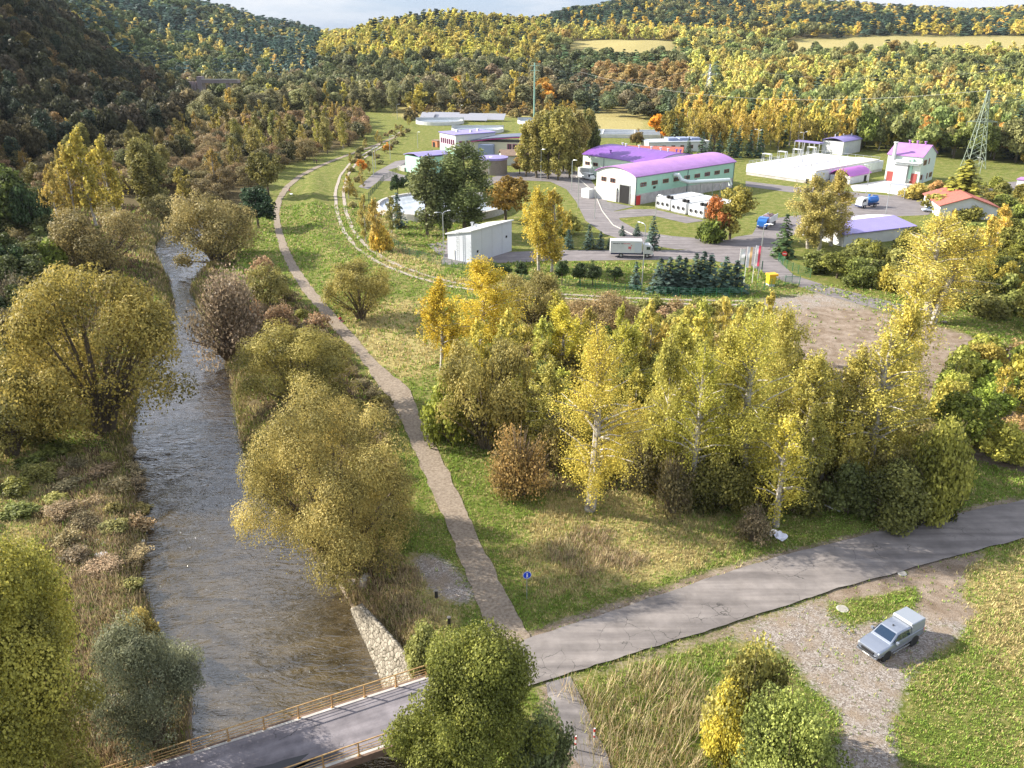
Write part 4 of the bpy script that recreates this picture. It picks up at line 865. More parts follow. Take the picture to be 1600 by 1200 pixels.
    LOG('forest', n, cnt, [len(s) for s in stuff])
    # far trees of every kind as one mass per wood
    small = {}
    for k in ('broad', 'poplar', 'birch', 'spruce'):
        for v_ in range(3):
            v, f, s = lib(k, 3, v_)[4]; H, Rr = lib(k, 3, v_)[2:4]; small[(k, v_)] = (v/np.array([Rr, Rr, H]), len(f), s)
    for nm, lab, qs in (('forest_on_west_hills', 'mixed autumn forest covering the hills left of the pale fields', stuff[0]), ('forest_on_east_hills', 'mixed autumn forest covering the hills around the pale fields', stuff[1])):
        Vs = []; Ss = []; Ts = []
        for q in qs:
            v, nf, s = small[(q[5], random.randrange(3))]
            keepn = nf if q[1] < 750 else int(nf*(.75 if q[1] < 1200 else .5)); sel = rng.choice(nf, keepn, False)
            th = random.uniform(0, 6.28); c_, s_ = math.cos(th), math.sin(th); vv = v.reshape(-1, 4, 3)[sel]
            if keepn < nf: ctr = vv.mean(1, keepdims=True); vv = ctr + (vv-ctr)*(1.2 if q[1] < 1200 else 1.5)
            vv = vv.reshape(-1, 3); X = (vv[:, 0]*c_ - vv[:, 1]*s_)*q[4] + q[0]; Y_ = (vv[:, 0]*s_ + vv[:, 1]*c_)*q[4] + q[1]; Z = vv[:, 2]*q[3] + q[2] - .6
            Vs.append(np.stack([X, Y_, Z], 1).astype(np.float32)); Ss.append(s[sel]); Ts.append(np.tile(np.array(q[6], np.float32), (keepn, 1)))
        V = np.concatenate(Vs); me = npmesh('forest', V, np.arange(len(V)).reshape(-1, 4), np.concatenate(Ss), np.concatenate(Ts)); me.materials.append(M_FOREST)
        o = bpy.data.objects.new('forest', me); C.objects.link(o); tag(o, lab, 'forest', None, 'stuff'); LOG(nm, len(V)//4)
forest()
# ---------------------------------------------------------------- the works: yards and lanes
def sheet(name, pts, m, dz=.03, z=0.0):
    P = P0(pts); bm = bmesh.new(); vs = [bm.verts.new((x, y, z + dz)) for x, y in P]; f = bm.faces.new(vs)
    if f.normal.z < 0: f.normal_flip()
    bmesh.ops.triangulate(bm, faces=bm.faces[:]); bm.normal_update()
    for q in bm.faces:
        if q.normal.z < 0: q.normal_flip()
    me = bpy.data.meshes.new(name); bm.to_mesh(me); bm.free(); me.materials.append(m); o = bpy.data.objects.new(name, me); C.objects.link(o); o['kind'] = 'structure'; return o
import bmesh
sheet('works_drive', [(690,399),(860,391),(1000,391),(1060,391),(1120,383),(1150,370),(1178,366),(1205,372),(1212,392),(1222,412),(1240,430),(1290,446),(1385,470),(1480,494),(1480,505),(1370,483),(1285,460),(1225,440),(1170,415),(1090,405),(860,408),(690,414)], M_ASPH2, .03)
sheet('works_road', [(1058,390),(985,378),(945,366),(915,345),(900,315),(885,296),(860,284),(800,281),(758,292),(750,284),(790,270),(840,267),(885,264),(912,270),(926,285),(945,310),(970,345),(1000,362),(1050,369),(1100,373),(1150,376),(1120,386)], M_ASPH2, .04)
sheet('hall_yard', [(905,272),(931,312),(990,323),(955,331),(942,326),(920,300),(893,282)], mat('dark_yard', (.15,.14,.145), .9, noise=.2, nscale=.8), .05)
sheet('container_yard', [(938,334),(985,327),(1022,327),(1102,345),(1072,349),(1020,337),(952,342)], M_ASPH2, .045)
sheet('east_road', [(1165,283),(1230,291),(1330,300),(1392,306),(1470,297),(1530,288),(1640,280),(1640,292),(1530,303),(1475,316),(1450,336),(1400,338),(1318,340),(1302,352),(1235,368),(1205,392),(1172,372),(1185,350),(1218,340),(1300,330),(1310,322),(1372,313),(1330,308),(1230,300),(1165,291)], M_ASPH2, .035)
sheet('house_yard', [(1328,290),(1382,282),(1436,289),(1400,302),(1334,299)], M_CONCL, .05)
sheet('west_loop_road', [(560,292),(585,270),(618,252),(638,249),(640,256),(606,266),(628,273),(648,276),(630,283),(592,283),(575,296)], M_ASPH2, .035)
sheet('tank_lane', [(668,382),(700,376),(702,404),(690,402)], M_ASPH2, .05)
sheet('north_lane', [(640,256),(668,244),(690,238),(690,243),(665,252),(652,262)], M_ASPH2, .03)
# kerb of the works road
kb = MB(); kp = P0([(900,276),(928,300),(941,330),(958,352),(990,368),(1050,372)])
for a, b in zip(kp[:-1], kp[1:]):
    d = Vector((b[0]-a[0], b[1]-a[1], 0)); nn_ = Vector((-d.y, d.x, 0)).normalized()*.12; A_, B_ = Vector((*a, 0)), Vector((*b, 0))
    kb.add([A_-nn_, B_-nn_, B_+nn_, A_+nn_, A_-nn_+Vector((0,0,.17)), B_-nn_+Vector((0,0,.17)), B_+nn_+Vector((0,0,.17)), A_+nn_+Vector((0,0,.17))], [(4,5,6,7),(0,1,5,4),(2,3,7,6),(1,2,6,5),(3,0,4,7)])
o = kb.build('kerb', M_CONC); o['kind'] = 'structure'

# ---------------------------------------------------------------- buildings
U = R(-50)
M_MINTW = mat('pale_mint_cladding', (.62,.72,.62), .6, noise=.04, nscale=.6, wave=(1.6,.15,'X'))
M_TEAL = mat('mint_cladding', (.36,.60,.47), .6, noise=.04, nscale=.6); M_WHITE = mat('white_cladding', (.60,.61,.62), .55, noise=.08, nscale=.5)
M_GREYW = mat('pale_grey_cladding', (.55,.58,.64), .6, noise=.04, nscale=.4); M_PLINTH = mat('plinth_concrete', (.46,.43,.42), .9, noise=.2, nscale=.7)
M_PURP = mat('purple_roof_sheet', (.19,.075,.34), .5, noise=.12, nscale=.4, wave=(.55,.55,'X')); M_LILAC_SHEEN = mat('lilac_sheen_roof_sheet', (.40,.19,.48), .45, noise=.12, nscale=.35, wave=(.55,.55,'Y'))  # lilac: the purple sheet with the front hall's sheen put into its colour
M_BLUEP = mat('blue_lilac_roof_sheet', (.26,.22,.50), .45, noise=.06, nscale=.3); M_PALER = mat('pale_lilac_roof', (.66,.62,.80), .5, noise=.06, nscale=.3)
M_GLASS = mat('dark_glass', (.03,.04,.05), .08, spec=.8); M_FRAMER = mat('red_brown_frame', (.30,.09,.06), .6); M_FRAMEM = mat('magenta_frame', (.42,.03,.22), .5)
M_RED = mat('red_paint', (.55,.03,.03), .5); M_DARK = mat('dark_opening', (.012,.011,.012), .9); M_GALV = mat('galvanised_steel', (.52,.54,.56), .4, metal=.7, noise=.08)
M_TILE = mat('red_tile', (.40,.12,.09), .8, noise=.2, nscale=2, wave=(2.2,.5,'X')); M_BROWNR = mat('brown_roof', (.22,.15,.11), .85, noise=.2, nscale=1)
M_PANEL = mat('solar_panel_face', (.30,.30,.34), .2, spec=.8, noise=.05); M_WATERP = mat('tank_water', (.26,.32,.38), .12, noise=.2, nscale=.3)
M_GRN = mat('green_paint', (.03,.16,.08), .5); M_YEL = mat('yellow_paint', (.75,.50,.02), .5); M_PIPEW = mat('white_duct', (.66,.72,.72), .35)
def bld(name, px, py, lab, ang=-50, cat='building', off=(0, 0)):
    x, y = unp(px, py); return empty(name, (x + off[0], y + off[1], 0), R(ang), lab, cat)
def win(parent, x, y, z, w, h, face, fm=M_FRAMER, name='window', mull=2, th=.12):
    """window on a wall facing -y ('f'), +x ('r'), -x ('l') ; (x,y,z) = lower left corner on the wall"""
    fr = MB(); pn = MB(); t = .1
    def bx(mb, a0, a1, z0, z1, d0, d1):
        if face == 'f': mb.box(x+a0, x+a1, y-d1, y-d0, z0, z1)
        elif face == 'r': mb.box(x+d0, x+d1, y+a0, y+a1, z0, z1)
        else: mb.box(x-d1, x-d0, y+a0, y+a1, z0, z1)
    bx(fr, 0, w, z, z+t, .005, th); bx(fr, 0, w, z+h-t, z+h, .005, th); bx(fr, 0, t, z+t, z+h-t, .005, th); bx(fr, w-t, w, z+t, z+h-t, .005, th)
    for k in range(1, mull): bx(fr, w*k/mull-.04, w*k/mull+.04, z+t, z+h-t, .01, th-.02)
    f = fr.build(name, fm, parent); bx(pn, t, w-t, z+t, z+h-t, .004, .04); pn.build('pane', M_GLASS, f); return f
def arch_pts(w, h, rise, n=14, over=0):
    return [(-over + (w+2*over)*i/n, h + rise*math.sin(math.pi*i/n)**.85 if 0 < i < n else h) for i in range(n+1)]
def arch_roof(w, h, rise, y0, y1, th=.18, over=.35, axis='y'):
    a = arch_pts(w, h+.02, rise, 16, over); poly = a + [(p[0], p[1]+th) for p in a[::-1]]
    m = MB(); m.prism(poly, y0, y1, axis); return m
def poly_sorted(p): return p
# front hall
h1 = bld('production_hall', 931, 309, 'mint green hall with arched lilac roof, dark open gate and white end wall', cat='hall')
Wd, Ln, He, Ri = 15.5, 46, 7.9, 2.0
MB().prism([(0,-.3),(Wd,-.3),(Wd,3.0),(0,3.0)], 0, Ln).build('plinth_wall', M_PLINTH, h1)
gab = [(.0,3.0)] + [(Wd,3.0)] + arch_pts(Wd, He, Ri)[::-1]
MB().prism(gab, 0, .3).build('gable_wall', mat('chalk_white_cladding', (.70,.74,.68), .6, noise=.04, nscale=.6), h1); MB().prism(gab, Ln-.3, Ln).build('gable_wall', M_MINTW, h1)
MB().box(Wd-.3, Wd, .3, Ln-.3, 3.0, He).build('side_wall', M_TEAL, h1); MB().box(0, .3, .3, Ln-.3, 3.0, He).build('side_wall', M_TEAL, h1)
arch_roof(Wd, He, Ri, -.5, Ln+.4).build('roof', M_LILAC_SHEEN, h1, smoothf=False)
MB().box(Wd+.03, Wd+.2, -.4, Ln+.3, He-.14, He+.02).build('gutter', mat('dark_gutter', (.10,.14,.16), .5), h1)
for y in (.15, 22.9, Ln-.3): MB().box(Wd+.01, Wd+.14, y, y+.16, 0, He-.2).build('downpipe', mat('dark_gutter'), h1)
for i in range(9): win(h1, Wd, 2.0 + i*4.85, 5.0, 2.5, 1.15, 'r', mull=3)
for y in (7.6, 26.5): MB().box(Wd+.01, Wd+.1, y, y+1.0, 3.9, 4.6).build('vent_grille', M_GLASS, h1)
for x in (2.0, 5.6): win(h1, x, 0, 5.3, 2.0, 1.3, 'f', mull=2)
MB().box(9.6, 13.4, -.08, .5, 0, 5.1).build('gate_opening', M_DARK, h1)
fr = MB(); fr.box(9.35, 9.6, -.14, 0, 0, 5.35); fr.box(13.4, 13.65, -.14, 0, 0, 5.35); fr.box(9.6, 13.4, -.14, 0, 5.1, 5.35); fr.build('gate_frame', M_GALV, h1)
MB().box(7.7, 8.6, -.1, 0, 0, 2.3).build('door', M_RED, h1); MB().box(Wd, Wd+.1, .5, 2.3, 0, 2.6).build('door', M_RED, h1)
MB().box(8.3, 8.8, -.08, 0, 3.3, 4.0).build('vent_grille', M_GLASS, h1)
an = MB(); an.prism([(-.3,0),(8.6,0),(8.6,3.9),(-.3,3.3)], -.4, -.0); an.build('low_panel_wall', mat('stained_panel', (.58,.58,.55), .8, noise=.12), h1)
MB().box(-3.6, -.35, -2.6, -.4, 0, 2.6).build('store_container', M_WHITE, h1)
# rear hall
h2 = bld('storage_hall', 910, 275, 'white walled hall with big dark purple arched roof behind the lilac roofed hall', cat='hall')
W2, D2, E2, R2 = 31, 23, 7.2, 2.3
MB().box(0, W2, 0, D2, -.2, 1.0).build('plinth_wall', M_PLINTH, h2)
poly = [(0, 1.0), (D2, 1.0)] + [(p[0], p[1]) for p in arch_pts(D2, E2, R2)[::-1]]
m_ = MB(); m_.prism(poly, 0, .3, 'x'); m_.build('gable_wall', M_MINTW, h2); m_ = MB(); m_.prism(poly, W2-.3, W2, 'x'); m_.build('gable_wall', M_MINTW, h2)
MB().box(.3, W2-.3, 0, .3, 1.0, E2).build('front_wall', M_MINTW, h2); MB().box(.3, W2-.3, D2-.3, D2, 1.0, E2).build('back_wall', M_MINTW, h2)
arch_roof(D2, E2, R2, -.3, W2+.3, axis='x').build('roof', M_PURP, h2)
for x in (1.2, 5.0): win(h2, x, 0, 4.0, 2.2, 1.1, 'f')
MB().box(9.9, 10.05, -.12, 0, .2, E2-.2).build('downpipe', mat('dark_gutter'), h2)
MB().box(-.1, 5.2, -2.2, -.02, 0, 3.2).build('porch', M_WHITE, h2)
for i, (x, y) in enumerate([(6,13),(8.5,12),(14,12.5),(19,13),(23,13),(26,13.2),(28,15),(29.6,15),(10,3)]):
    zz = E2 + R2*math.sin(math.pi*y/D2)**.85; v_ = MB(); v_.cyl(x, y, zz-.1, zz+.9, .22, n=8); v_.cyl(x, y, zz+.9, zz+1.2, .42, n=8); v_.build('roof_vent', M_PURP if i > 5 else M_WHITE, h2)
# filter containers
for i, (px, py) in enumerate([(1024,325),(1048,331),(1075,337)]):
    c = empty('filter_container', (*unp(px, py), 0), R(-53), 'white filter container with round fans, ' + ['nearest the lilac roofed hall','middle of the row','at the end of the row by the reddish tree'][i], 'container', 'white filter containers in a row')
    MB().box(0, 5.3, 0, 14, .25, 3.1).build('body', M_WHITE, c, bevel=.05); MB().box(.2, 5.1, .2, 13.8, 0, .25).build('base_frame', M_PLINTH, c)
    rb = MB(); [rb.box(.1, 5.2, y, y+.12, 3.1, 3.2) for y in (1.5, 4.5, 7.5, 10.5, 13.5)]; rb.build('roof_rib', M_GALV, c)
    for x in (.9, 2.65, 4.4):
        f = MB(); f.tube([(x, .02, 1.6), (x, -.15, 1.6)], .52, 14); f = f.build('fan_ring', M_GALV, c); g2 = MB(); g2.tube([(x, -.14, 1.6), (x, -.19, 1.6)], .40, 12); g2.build('fan', M_DARK, f)
    for x in (3.3, 4.5): MB().box(x, x+.7, .6, 1.5, 3.2, 3.9).build('roof_hood', M_DARK, c)
du = empty('ventilation_duct', (*unp(1060,305), 0), R(-50), 'large silver duct running from the hall wall down to the filter containers', 'duct')
hx, hy = unp(931, 309)
def loc1(x, y, z):   # point in hall axes -> world
    c_, s_ = math.cos(U), math.sin(U); return Vector((hx + x*c_ - y*s_, hy + x*s_ + y*c_, z))
Minv = (Matrix.Translation(du.location) @ Matrix.Rotation(U, 4, 'Z')).inverted()
dp = [loc1(*p) for p in [(15.5,16.5,7.0),(16.8,17.0,7.0),(17.6,17.6,5.6),(18.8,19.5,4.9),(22,27,4.9),(24,32,4.9),(24.3,32.5,3.4)]]
MB().tube([Minv @ p for p in dp], [.6]*7, 10).build('pipe', M_PIPEW, du, smoothf=False)
sp_ = MB()
for p in (dp[3], dp[3].lerp(dp[4], .5), dp[4], dp[4].lerp(dp[5], .5)):
    q = Minv @ p; sp_.box(q.x-.08, q.x+.08, q.y-.08, q.y+.08, 0, q.z-.5)
sp_.build('support_frame', M_GALV, du)
# covered basin
bs = bld('covered_basin', 1166, 273, 'large flat white covered basin with rows of slabs on top right of the halls', cat='basin')
BW, BD, BH = 17.5, 44, 3.6
MB().box(0, 26, 0, BD, -.2, .9).build('base_wall', M_PLINTH, bs); MB().box(-.15, 26.15, -.15, BD+.1, .9, BH).build('wall', M_WHITE, bs)
MB().box(.4, 25.6, .4, BD-.5, BH, BH+.06).build('top_slab', mat('basin_top', (.60,.60,.66), .7, noise=.12, nscale=.5), bs)
cv = MB()
for i in range(15):
    for j in range(7): cv.box(1.5+j*2.0, 3.2+j*2.0, 2+i*2.3, 3.7+i*2.3, BH+.06, BH+.3)
cv.build('slab_rows', mat('slab', (.55,.55,.60), .6), bs)
MB().box(17.5, 25.6, 1, BD-2, BH+.06, BH+.6).build('raised_walkway', M_CONCL, bs)
rl = MB()
for i in range(20): rl.box(.2, .28, .5+i*2.2, .58+i*2.2, BH, BH+1.1)
rl.box(.2, .28, .5, BD-1, BH+1.05, BH+1.12); rl.box(.2, .28, .5, BD-1, BH+.55, BH+.6)
for i in range(9): rl.box(.5+i*3, .58+i*3, BD-.4, BD-.32, BH, BH+1.1)
rl.box(.2, 25, BD-.4, BD-.32, BH+1.05, BH+1.12); rl.build('railing', M_GALV, bs)
for i in range(4):
    pt = MB(); y = 10 + i*9.5; pt.tube([(-1.2+.1, y, BH), (-1.1, y, BH+2.6), (2.0, y, BH+2.6), (2.0, y, BH)], .16, 6); pt.tube([(-1.1, y+1.1, BH), (-1.1, y+1.1, BH+2.6), (2.0, y+1.1, BH+2.6), (2.0, y+1.1, BH)], .16, 6)
    pt.tube([(-1.1, y, BH+2.6), (-1.1, y+1.1, BH+2.6)], .12, 5); pt.tube([(2, y, BH+2.6), (2, y+1.1, BH+2.6)], .12, 5); pt.build('pipe_portal', M_WHITE, bs)
for x, y in ((19, 8), (21, 22), (10, 17)): MB().box(x, x+.5, y, y+.5, BH+.06, BH+1.6).build('stub_pillar', M_GALV, bs)
MB().box(23.2, 24.2, -.22, -.1, 0, 1.6).build('hatch', M_DARK, bs)
# blower house behind the basin
bh = bld('blower_house', 1283, 239, 'low pale house with blue purple roof behind the white basin', -47, 'building')
MB().box(0, 9, 0, 15, -.2, 5).build('wall', M_WHITE, bh); rf = MB(); rf.prism(arch_pts(9, 5.02, 1.2, 10, .3) + [(p[0], p[1]+.25) for p in arch_pts(9, 5.02, 1.2, 10, .3)[::-1]], -.3, 15.3); rf.build('roof', M_BLUEP, bh)
MB().box(8.98, 9.08, 2, 5, 0, 3).build('door', M_GREYW, bh)
for x, y in ((3, 4), (4.5, 8), (6, 12)): v_ = MB(); v_.cyl(x, y, 5.9, 7.4, .2, n=8); v_.build('roof_vent', M_WHITE, bh)
gr = bld('pipe_gantry', 1240, 240, 'white steel pipe frames behind the left corner of the basin', -50, 'pipe frame'); g_ = MB()
for i in range(6): g_.tube([(i*2.2, 0, 0), (i*2.2, 0, 4.6), (i*2.2, 3, 4.6), (i*2.2, 3, 0)], .18, 6)
g_.build('frames', M_WHITE, gr); MB().box(0, 11, -.2, 3.2, 4.8, 5.2).build('deck', M_BLUEP, gr)
# low round roofed store
ls = bld('curved_roof_store', 1296, 284, 'small low store with magenta curved roof in front of the basin', -50, 'store')
MB().box(0, 7, 0, 12.5, -.2, 2.4).build('wall', M_WHITE, ls); arch_roof(7, 2.4, 1.9, -.4, 12.9).build('roof', mat('magenta_roof', (.42,.10,.45), .4, noise=.06, nscale=.3), ls)
MB().box(7.02, 7.1, 9, 10.5, 0, 2.0).build('door', M_DARK, ls)
# pale green house
hs = bld('treatment_house', 1381, 282, 'tall pale green house with gabled lilac roof, white ducts and red doors', -43, 'house')
MB().box(0, 11, 0, 13, -.3, 8.6).build('wall', M_MINTW, hs)
gb = MB(); gb.prism([(0, 8.6), (13, 8.6), (6.5, 11.6)], 0, 11, 'x'); gb.build('gable', M_MINTW, hs)
for sgn in (0, 1):
    rr = MB(); a = (-.35, 8.47), (6.5, 11.62); 
    pts = [a[0], a[1], (a[1][0], a[1][1]+.22), (a[0][0], a[0][1]+.22)]
    if sgn: pts = [(13-p[0], p[1]) for p in pts][::-1]
    rr.prism(pts, -.3, 11.3, 'x'); rr.build('roof', M_LILAC_SHEEN, hs)
for y, z, w, h in ((1.6, 5.8, 2.6, 1.6), (9.2, 1.2, 2.6, 1.5), (.9, 1.2, 1.6, 1.6)): win(hs, 11, y, z, w, h, 'r')
for y, z in ((6.3, 5.8), (6.8, 1.0)): win(hs, 11, y, z, .7, 1.8, 'r', mull=1)
MB().box(11.0, 11.1, 3.2, 4.4, 0, 2.6).build('door', M_GREYW, hs)
M_DRED = mat('dull_red', (.34,.07,.06), .7); MB().box(.6, 2.6, -.12, 0, 0, 3.2).build('gate', M_DRED, hs); MB().box(8.2, 10.2, -.12, 0, 0, 3.2).build('gate', M_DRED, hs)
MB().box(3.0, 7.2, -1.1, 0, 0, 7.4).build('tower_cabinet', M_WHITE, hs)
d_ = MB(); d_.tube([(2.2, -.7, 7.0), (2.2, -.7, 12.4)], .55, 10); d_.tube([(2.2, -.7, 12.4), (2.2, -.7, 12.7)], .8, 10); d_.build('chimney_duct', M_WHITE, hs)
MB().box(7.6, 8.4, -.5, 0, 1.5, 7.8).build('green_duct', M_TEAL, hs); d_ = MB(); d_.box(3.0, 11.4, -2.2, -.02, 6.6, 6.9); d_.build('canopy', M_WHITE, hs)
d_ = MB(); d_.tube([(2.2, -1.3, 6.2), (10.8, -1.3, 6.2)], .4, 8); d_.build('horizontal_duct', M_PIPEW, hs)
for x in (4, 6.5, 9): v_ = MB(); v_.cyl(x, 6.5, 11.6, 12.5, .25, n=8); v_.cyl(x, 6.5, 12.5, 12.8, .45, n=8); v_.build('roof_vent', M_LILAC_SHEEN, hs)
wc = bld('skip_container', 1386, 303, 'white ribbed container standing before the pale green house', -43, 'container'); MB().box(0, 5.4, 0, 3.2, .1, 2.9).build('body', mat('ribbed_white', (.72,.73,.75), .5, wave=(1.2,.6,'X')), wc); MB().box(.1, 5.3, .1, 3.1, 2.9, 3.0).build('rim', M_GALV, wc)
# low pale roof
lp = empty('low_garage', (76.5, 189.5, 0), R(24), 'low garage with very pale lilac roof half hidden by bushes', 'garage')
MB().box(0, 22, 0, 14, -.2, 2.8).build('wall', M_WHITE, lp)
rr = MB(); rr.prism([(-.4,2.82),(7,4.0),(7,4.2),(-.4,3.02)], -.4, 22.4, 'x'); rr.build('roof', M_BLUEP, lp); rr = MB(); rr.prism([(7.02,4.0),(14.4,2.82),(14.4,3.02),(7.02,4.2)], -.4, 22.4, 'x'); rr.build('roof', M_PALER, lp)  # far slope gets a paler sheet than the near one
# red tiled house
rh = empty('tiled_house', (114, 222, 0), R(-12), 'low white house with red tiled roof at the right, behind bushes', 'house')
MB().box(0, 14, 0, 18, -.2, 3.2).build('wall', M_WHITE, rh); g_ = MB(); g_.prism([(0,3.2),(14,3.2),(7,5.6)], 0, 18); g_.build('gable', M_WHITE, rh)
for k in (0, 1):
    pts = [(-.5,3.05),(7,5.62),(7,5.85),(-.5,3.28)]; pts = pts if not k else [(14-p[0], p[1]) for p in pts][::-1]; rr = MB(); rr.prism(pts, -.5, 18.5); rr.build('roof', M_TILE, rh)
win(rh, 3, 0, 1.0, 1.4, 1.2, 'f')
bx = bld('transformer_kiosk', 1586, 296, 'small white kiosk with pink roof at the right edge', -43, 'kiosk'); MB().box(0, 7, 0, 5, -.1, 3).build('wall', M_WHITE, bx); MB().box(-.2, 7.2, -.2, 5.2, 3.0, 3.3).build('roof', M_LILAC_SHEEN, bx); MB().box(2, 3.2, -.08, 0, 0, 2.2).build('door', M_GREYW, bx)
# white shed
ws = bld('white_shed', 700, 404, 'plain white metal shed with sloping roof by the round tank', -38, 'shed')
s_ = MB(); s_.prism([(0,-.3),(6.8,-.3),(6.8,6.8),(0,5.4)], 0, 14); s_.build('wall', M_GREYW, ws)
s_ = MB(); s_.prism([(-.4,5.34),(7.1,6.9),(7.1,7.15),(-.4,5.59)], -.3, 14.4); s_.build('roof', M_WHITE, ws)
jn = MB(); [jn.box(6.8, 6.815, y, y+.04, 0, 6.7) for y in (3.5, 7.0, 10.5)]; jn.build('panel_joint', mat('joint_grey', (.35,.37,.4)), ws)
for y, z in ((1.8, 2.0), (11.8, 3.4)): MB().box(6.8, 6.86, y, y+.5, z, z+.5).build('vent_grille', M_DARK, ws)
MB().box(1.0, 2.1, -.1, 0, 0, 2.3).build('door', M_WHITE, ws)
ld = MB(); [ld.box(x, x+.06, -.55, -.5, 0, 7) for x in (3.2, 3.8)]; [ld.box(3.26, 3.8, -.55, -.5, .4+.4*i, .46+.4*i) for i in range(16)]; [ld.tube([(3.5+.4*math.cos(a), -.55-.35+.4*math.sin(a), 2.6+.9*k) for a in np.linspace(2.2, 7.2, 8)], .03, 4) for k in range(5)]; ld.build('cage_ladder', M_GALV, ws)
for x, y in ((4, 5), (2, 6)): v_ = MB(); v_.cyl(x, y, 6.0, 7.1, .25, n=8); v_.cyl(x, y, 7.1, 7.3, .42, n=8); v_.build('roof_vent', M_GALV, ws)
# mint building, office, wing, round store
mb_ = bld('mint_house', 634, 268, 'mint green house with blue purple wavy roof beside the poplars', -55, 'building')
MB().box(0, 10.5, 0, 12, -.2, 5.8).build('wall', M_TEAL, mb_); s_ = MB(); s_.prism([(-.4,5.82),(3,6.6),(7,6.9),(11,6.2),(11,6.45),(7,7.15),(3,6.85),(-.4,6.07)], -.4, 12.4); s_.build('roof', M_BLUEP, mb_)
MB().box(2, 4, -.1, 0, 0, 2.8).build('door', M_WHITE, mb_); MB().box(-5, -.05, -.5, 3, 0, 1.4).build('low_wall', M_CONC, mb_)
of = bld('office_building', 688, 243, 'two storey white office with blue purple roof and row of magenta windows', -57, 'office')
MB().box(0, 12.8, 0, 18, -.2, 9).build('wall', M_WHITE, of); MB().box(.0, 12.85, -.08, 0, 0, 3.6).build('glazed_ground_floor', M_TEAL, of)
for i in range(7): win(of, .9+i*1.65, -.0, 5.2, .95, 2.0, 'f', M_FRAMEM, mull=1)
for i in range(4): win(of, 12.8, 1.5+i*4, 5.4, 1.6, 1.3, 'r', M_FRAMEM)
MB().box(-.35, 13.2, -.4, 18.3, 9.02, 9.3).build('roof', M_BLUEP, of)
for x, y in ((4, 5), (8, 9), (5, 14)): MB().box(x, x+.9, y, y+.9, 9.3, 10.1).build('roof_vent', M_WHITE, of)
wg = empty('office_wing', (-16.5, 335, 0), R(-12), 'office wing with curved dark roof and magenta glass front behind the office', 'office')
MB().box(0, 26, 0, 10, -.2, 6.4).build('wall', mat('cream_render', (.62,.60,.46), .8), wg)
s_ = MB(); s_.prism([(-1,6.4),(8,7.6),(18,8.4),(27,8.8),(27,9.1),(18,8.75),(8,8.0),(-1,6.75)], -1, 11); s_.build('roof', mat('slate_roof', (.12,.14,.20), .6), wg)
s_ = MB(); s_.prism([(-1.02,6.1),(8,7.3),(18,8.1),(27.02,8.5),(27.02,8.75),(18,8.4),(8,7.6),(-1.02,6.4)], -1.12, -1.0); s_.build('fascia', M_FRAMEM, wg)
for i in range(5): win(wg, 15+i*2.1, 0, 2.2, 1.7, 3.6, 'f', M_FRAMEM)
MB().box(4, 10, -2.5, -.05, 0, 5.6).build('porch', mat('blue_grey_render', (.25,.30,.45), .8), wg)
rt = empty('round_store', (-6.4, 297, 0), 0, 'brown planked round tank with purple roof rim', 'tank'); s_ = MB(); s_.cyl(0, 0, -.2, 5.0, 4.7, n=32); s_.build('wall', mat('brown_planks', (.24,.20,.17), .8, wave=(3,.5,'X'), noise=.15), rt)
s_ = MB(); s_.cyl(0, 0, 5.0, 5.7, 5.1, n=32); s_.cyl(0, 0, 5.7, 6.1, 4.8, 1.0, n=32); s_.build('roof', M_BLUEP, rt)
bw = empty('brown_roof_house', (-3.5, 316, 0), R(8), 'long low white house with brown roof behind the round tank', 'house'); MB().box(0, 20, 0, 9, -.2, 3.4).build('wall', M_WHITE, bw)
for k in (0, 1):
    pts = [(-.5,3.35),(4.5,5.0),(4.5,5.2),(-.5,3.55)]; pts = pts if not k else [(9-p[0], p[1]) for p in pts][::-1]; rr = MB(); rr.prism(pts, -.5, 20.5, 'x'); rr.build('roof', M_BROWNR, bw)
for i in range(6): win(bw, 9+i*1.8, 0, 1.2, .8, 1.4, 'f')
# behind the halls
rd = empty('red_roof_sheds', (38, 330, 0), R(-14), 'long low house with rusty red roof right behind the dark purple roof', 'house'); MB().box(0, 27, 0, 8, -.2, 3.2).build('wall', M_WHITE, rd)
for k in (0, 1):
    pts = [(-.4,3.1),(4,5.0),(4,5.25),(-.4,3.35)]; pts = pts if not k else [(8-p[0], p[1]) for p in pts][::-1]; rr = MB(); rr.prism(pts, -.4, 27.4, 'x'); rr.build('roof', M_TILE, rd)
MB().box(22, 25, -.1, 0, 0, 2.8).build('door', mat('maroon_door', (.16,.02,.08)), rd)
wh = empty('flat_white_building', (56, 352, 0), R(10), 'flat white building beneath the orange maple', 'building'); MB().box(0, 26, 0, 10, -.2, 3.8).build('wall', M_WHITE, wh); MB().box(-.3, 26.3, -.3, 10.3, 3.8, 4.1).build('roof', M_GREYW, wh)
for i in range(6): win(wh, 2+i*3.9, 0, 1.2, 1.6, 1.4, 'f')
for i in range(3): bt = MB(); bt.box(9+i*5, 13+i*5, 2, 7, 4.1, 5.2); bt.build('roof_unit', mat('blue_grey_render'), wh)
lb = empty('long_basin', (27, 405, 0), R(-8), 'long white rimmed basins behind the poplar clump', 'basin')
for i in range(4): MB().box(0, 46, i*7, i*7+.5, -.1, 1.7).build('basin_wall', M_WHITE, lb)
for x in (0, 15, 30, 45.5): MB().box(x, x+.5, .5, 21, -.1, 1.65).build('cross_wall', M_WHITE, lb)
MB().box(.5, 45.5, .5, 21, 0, .9).build('water', M_WATERP, lb)
